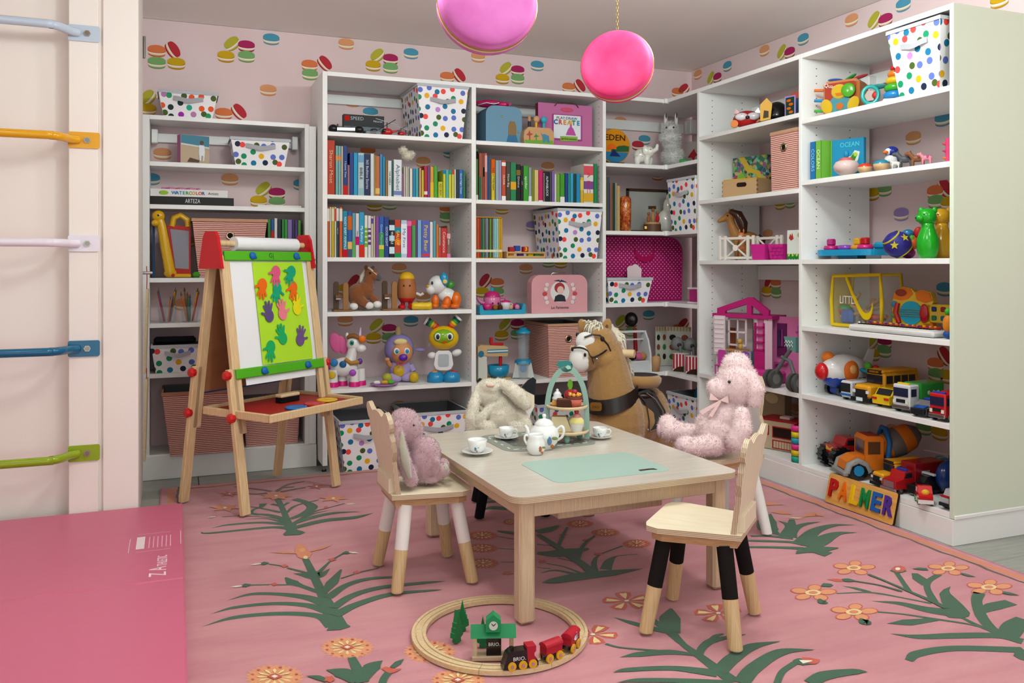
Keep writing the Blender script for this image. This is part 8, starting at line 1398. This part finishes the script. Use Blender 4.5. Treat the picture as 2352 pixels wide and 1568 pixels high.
for i, (u, r, lb) in enumerate(((1692, .15, 'white toy fence section with crossed bars and round boss'), (1762, -.1, 'white toy fence section behind the pink pots'))):
    t, q = toy('toy_fence', lb, 'toy fence', u, 598, Z_, .045 if i == 0 else .12, RZ90+.35 if i == 0 else RZ90+.1, right=True); w_ = 88 if i == 0 else 90
    for x in (-w_/2, -w_/2+14, w_/2-14, w_/2): BX(t, 'post', (x, 0, 28), (7, 6, 56), 'm#d4ccc4', 1)
    for z in (5, 50): BX(t, 'rail', (0, 0, z), (w_, 4, 6), 'm#d4ccc4', 1)
    for s in (-1, 1): TB(t, 'brace', [(-w_/2+16, 0, 28-s*22), (w_/2-16, 0, 28+s*22)], 2.4, 'm#d4ccc4', 6)
    if i == 0: CY(t, 'boss', (0, -3, 28), (0, -6, 28), 7, 'm#dcd4cc')
for i, (u, ins, lb) in enumerate(((1750, .04, 'smooth pink toy trough beside the fence'), (1791, .06, 'pink toy trough with brick pattern'))):
    t, q = toy('toy_trough', lb, 'toy trough', u, 598, Z_, ins, RZ90+.2, right=True); g = G(); g.add([(-17, -12, 0), (17, -12, 0), (17, 14, 0), (-17, 14, 0), (-21, -15, 36), (21, -15, 36), (21, 17, 36), (-21, 17, 36)], [(0, 1, 5, 4), (1, 2, 6, 5), (2, 3, 7, 6), (3, 0, 4, 7), (3, 2, 1, 0)], '#c02484'); g.add([(-19, -13, 35), (19, -13, 35), (19, 15, 35), (-19, 15, 35)], [(0, 1, 2, 3)], '#7a1454'); ob('tub', g, t)
    if i: [BX(t, 'brick', (-12+j*12+(k % 2)*5, -14-k*.8, 6+k*8), (9, 1.4, 5), '#b01c78') for j in range(3) for k in range(4)]
t, q = toy('toy_shed', 'white toy shed wall with flower border', 'toy building', 1823, 597, Z_, .05, RZ90+.1, right=True); BX(t, 'wall', (0, 6, 34), (42, 12, 68), 'm#cfd4cc', 1); [E(t, 'grass_print', (-16+i*8, -.6, 7), (5, .8, 7), 'm#1c7a34', n=8, k=5) for i in range(5)]; [E(t, 'flower_print', (-14+i*12, -1.2, 10), (3, .8, 3), 'm#c8c82c', n=8, k=5) for i in range(3)]; PR(t, 'tulip_print', [(-14, 50), (-10, 60), (-6, 54), (-4, 62), (0, 48), (-8, 44)], .6, 'm#a8342c', -.8); CY(t, 'window', (18, 0, 56), (18, -1, 56), 6, 'm#9aa03c')
# dollhouse
Z_ = ZR1[3]
Xf = Xr+.10; a, b = onX(1648, 600, Xf), onX(1778, 600, Xf); P = (a+b)/2; P.z = Z_+.0005; s = pxm(P)
t = th('dollhouse', 'pink and white plastic dollhouse with gabled roof', 'dollhouse', P, RZ90+.35, s); PK = '#b01c6c'; WH = 'm#d4c4c8'; LP = '#c86a9c'
BX(t, 'floor', (10, 40, 3), (190, 90, 6), WH, 1); BX(t, 'corner_post', (-72, 0, 70), (8, 6, 136), WH, 1); BX(t, 'corner_post', (56, 0, 70), (8, 6, 136), WH, 1); BX(t, 'corner_post', (30, 2, 70), (8, 6, 136), WH, 1)
BX(t, 'wall_panel', (-40, 46, 70), (66, 4, 136), 'm#c4b4b4'); BX(t, 'wall_panel', (44, 2, 96), (22, 4, 84), LP)
rf = ob('roof', G().prism([(-82, 138), (76, 138), (76, 146), (-82, 146)], 60, PK, -8), t)
ob('gable', G().prism([(-70, 146), (-70, 158), (14, 186), (24, 186), (66, 158), (66, 146), (54, 146), (22, 168), (22, 146), (10, 146), (10, 170), (-48, 152), (-48, 146)], 8, PK, -6), t)
wd_ = BX(t, 'shutter', (-60, -10, 96), (30, 3, 90), WH); [BX(wd_, 'slat', (-60, -12, 58+i*11), (24, 2, 5), 'm#e0d4d8') for i in range(8)]
[BX(t, 'window_bar', c, d, WH) for c, d in (((-20, 4, 104), (3, 3, 62)), ((-22, 4, 134), (48, 3, 4)), ((-22, 4, 104), (48, 3, 4)), ((-22, 4, 74), (48, 3, 4)), ((-44, 4, 104), (4, 3, 62)), ((2, 4, 104), (4, 3, 62)))]
dr = BX(t, 'door', (42, -4, 34), (26, 4, 62), PK, .5); [BX(dr, 'door_bar', (42, -4, 68+i*17), (26, 4, 4), PK) for i in range(4)]; [BX(dr, 'door_stile', (x, -4, 96), (4, 4, 66), PK) for x in (31, 53)]
BX(t, 'kitchen_unit', (-2, 30, 30), (40, 16, 56), 'm#5a6a80'); BX(t, 'oven_door', (-8, 21.5, 40), (18, 1, 22), 'm#2a4a6a'); BX(t, 'wall_picture', (-60, 42, 80), (16, 2, 60), 'm#8a4a2c'); BX(t, 'countertop', (-28, 6, 62), (58, 26, 4), 'w#c09058', .6); BX(t, 'counter_leg', (4, 6, 31), (10, 16, 58), WH)
rw = BX(t, 'side_wing', (104, 24, 74), (92, 4, 140), LP, .5); BX(rw, 'wardrobe', (84, 20, 92), (22, 6, 74), '#5a1c4c'); [TB(rw, 'hanger_dress', [(80+i*7, 15, 116), (80+i*7, 15, 78)], [2, 4], c, 6) for i, c in enumerate(('#2a1c3c', '#7a2a6c'))]; [BX(rw, 'window_bar', c, d, '#a8488a') for c, d in (((124, 20, 96), (3, 3, 60)), ((136, 20, 96), (3, 3, 60)), ((130, 20, 112), (24, 3, 3)))]; BX(rw, 'shelf_unit', (84, 16, 40), (30, 10, 4), '#a83a84'); BX(t, 'bench', (70, -24, 14), (86, 30, 26), '#c02a80', 4); BX(t, 'tall_panel', (66, -2, 70), (14, 3, 130), 'm#d8b4c4')
dm, ds, drz = t.matrix_basis, t.scale[0], t.rotation_euler[2]
def inh(name, label, c_, x, y, z=6.4): return th(name, label, c_, dm @ Vector((x, y, z)), drz, ds)
for x, c, lb in ((-50, '#b83a94', 'pink doll chair at the dollhouse counter'), (12, '#7a3aa8', 'purple doll chair beside the dollhouse door')):
    o = inh('doll_chair', lb, 'toy chair', x, -24); BX(o, 'seat', (0, 0, 20), (20, 16, 3), c, 1); PR(o, 'backrest', rr(20, 34, 4, 2, 0, 38), 2, c, 7); [BX(o, 'leg', (x2, y2, 9), (2.4, 2.4, 19), c) for x2 in (-8, 8) for y2 in (-6, 6)]
o = inh('toy_dog', 'tiny golden toy puppy on the dollhouse counter', 'toy animal', -12, 2, 64.3); E(o, 'body', (0, 0, 8), (6, 5, 8), '#c09a4c'); E(o, 'head', (0, -2, 19), (6, 6, 6), '#c09a4c'); [E(o, 'ear', (x, -2, 20), (2, 2, 5), '#a87a34') for x in (-6, 6)]
t, q = toy('doll_stroller', 'grey toy stroller frame with zigzag seat', 'toy stroller', 1800, 905, Z_, .02, RZ90+.1, right=True)
for x, y in ((-34, 0), (44, -6)):
    for d in (-8, 8): o = CY(t, 'wheel', (x+d-4, y, 21), (x+d+4, y, 21), 21, '#4a4a48', n=22); ob('hub', G().cyl((x+d-4.6, y, 21), (x+d+4.6, y, 21), 12, '#6a6a66', n=16), o)
TB(t, 'frame_tube', [(-34, 0, 24), (0, 0, 68), (30, 0, 104)], 4.5, '#5a5c5c'); TB(t, 'frame_tube', [(44, -6, 24), (20, 0, 66), (-6, 0, 74)], 4.5, '#5a5c5c'); ob('seat_sling', G().prism([(14, 96), (40, 88), (40, 122), (4, 122)], 10, 'm#5f8a84', -4), t); [TB(t, 'zigzag', [(8+i*8, -5, 100+j*8), (12+i*8, -5, 106+j*8), (16+i*8, -5, 100+j*8)], .9, 'm#d0d4d0', 5) for i in range(3) for j in range(2)]
Z_ = ZR1[4]
t, q = toy('toy_diner', 'cream toy camper house with red roof and windows', 'toy building', 1786, 1044, Z_, .10, RZ90+.35, right=True); BX(t, 'wall_panel', (0, 30, 34), (96, 60, 66), 'm#b8a488', 1); rf = BX(t, 'roof', (0, 30, 69), (100, 64, 4), '#98141c', 1); BX(rf, 'roof_hatch', (10, 24, 74), (26, 22, 6), 'm#c0a4a0', 1)
for c, d in (((14, -.8, 42), (54, 1, 26)), ((14, -.8, 14), (54, 1, 20))): w_ = BX(t, 'window_frame', c, d, '#98141c'); BX(w_, 'window_pane', (c[0], c[1]-.7, c[2]), (d[0]-5, .8, d[2]-5), 'p#241814' if c[2] > 30 else 'm#b8a488')
BX(t, 'side_window', (-30, -.8, 44), (16, 1, 22), '#98141c'); BX(t, 'side_pane', (-30, -1.6, 44), (12, .8, 17), 'm#a8801c'); [BX(t, 'cladding_strip', (-10+i*7, -1.8, 14), (1, .8, 15), '#98141c') for i in range(7)]
t, q = toy('toy_case', 'cream arched toy box with figures behind the camper', 'toy box', 1770, 985, Z_, .27, RZ90+.2, right=True); ob('box', G().prism([(-40, 0), (40, 0), (40, 100), (30, 116), (-30, 116), (-40, 100)], 24, 'm#9a8468', 0), t); BX(t, 'lid_trim', (0, 11, 118), (84, 28, 5), '#5a1418', 1); E(t, 'figure_print', (4, -.6, 92), (20, 1, 12), 'm#c0aa84')
m = 'rainbow'
t, q = toy('spring_toy', 'rainbow striped plastic spring toy', 'toy', 1832, 1056, Z_, .03, None, right=True); cs = ['#1a9a84', '#c8b41c', '#d0307c', '#1a94a8', '#c8b41c', '#d0307c']
for i in range(6): ob('coil_band', G().lathe([(9, i*14), (14, i*14+1), (14, i*14+13), (9, i*14+14)], cs[i], n=18), t)
# ================================================================ settle every standing thing on what carries it
SKIP = ('macaron', 'climbing', 'hanging', 'painting', 'glitter', 'toy_scooper', 'paper_roll', 'bookcase', 'corner_book', 'rug', 'storage_pouch', 'toy_drumstick', 'name_board')
bpy.context.view_layer.update()
for o in list(COL.objects):
    if o.parent is None and o.type == 'EMPTY' and not o.name.startswith(SKIP):
        lo = 1e9; st = [o]
        while st:
            c = st.pop(); st += list(c.children)
            if c.type == 'MESH':
                mw = c.matrix_world; r = mw[2]
                lo = min(lo, min(r[0]*v.co.x+r[1]*v.co.y+r[2]*v.co.z for v in c.data.vertices)+r[3])
        if lo < 1e8: o.location.z += o.location.z-lo+.0002 if lo < o.location.z else 0
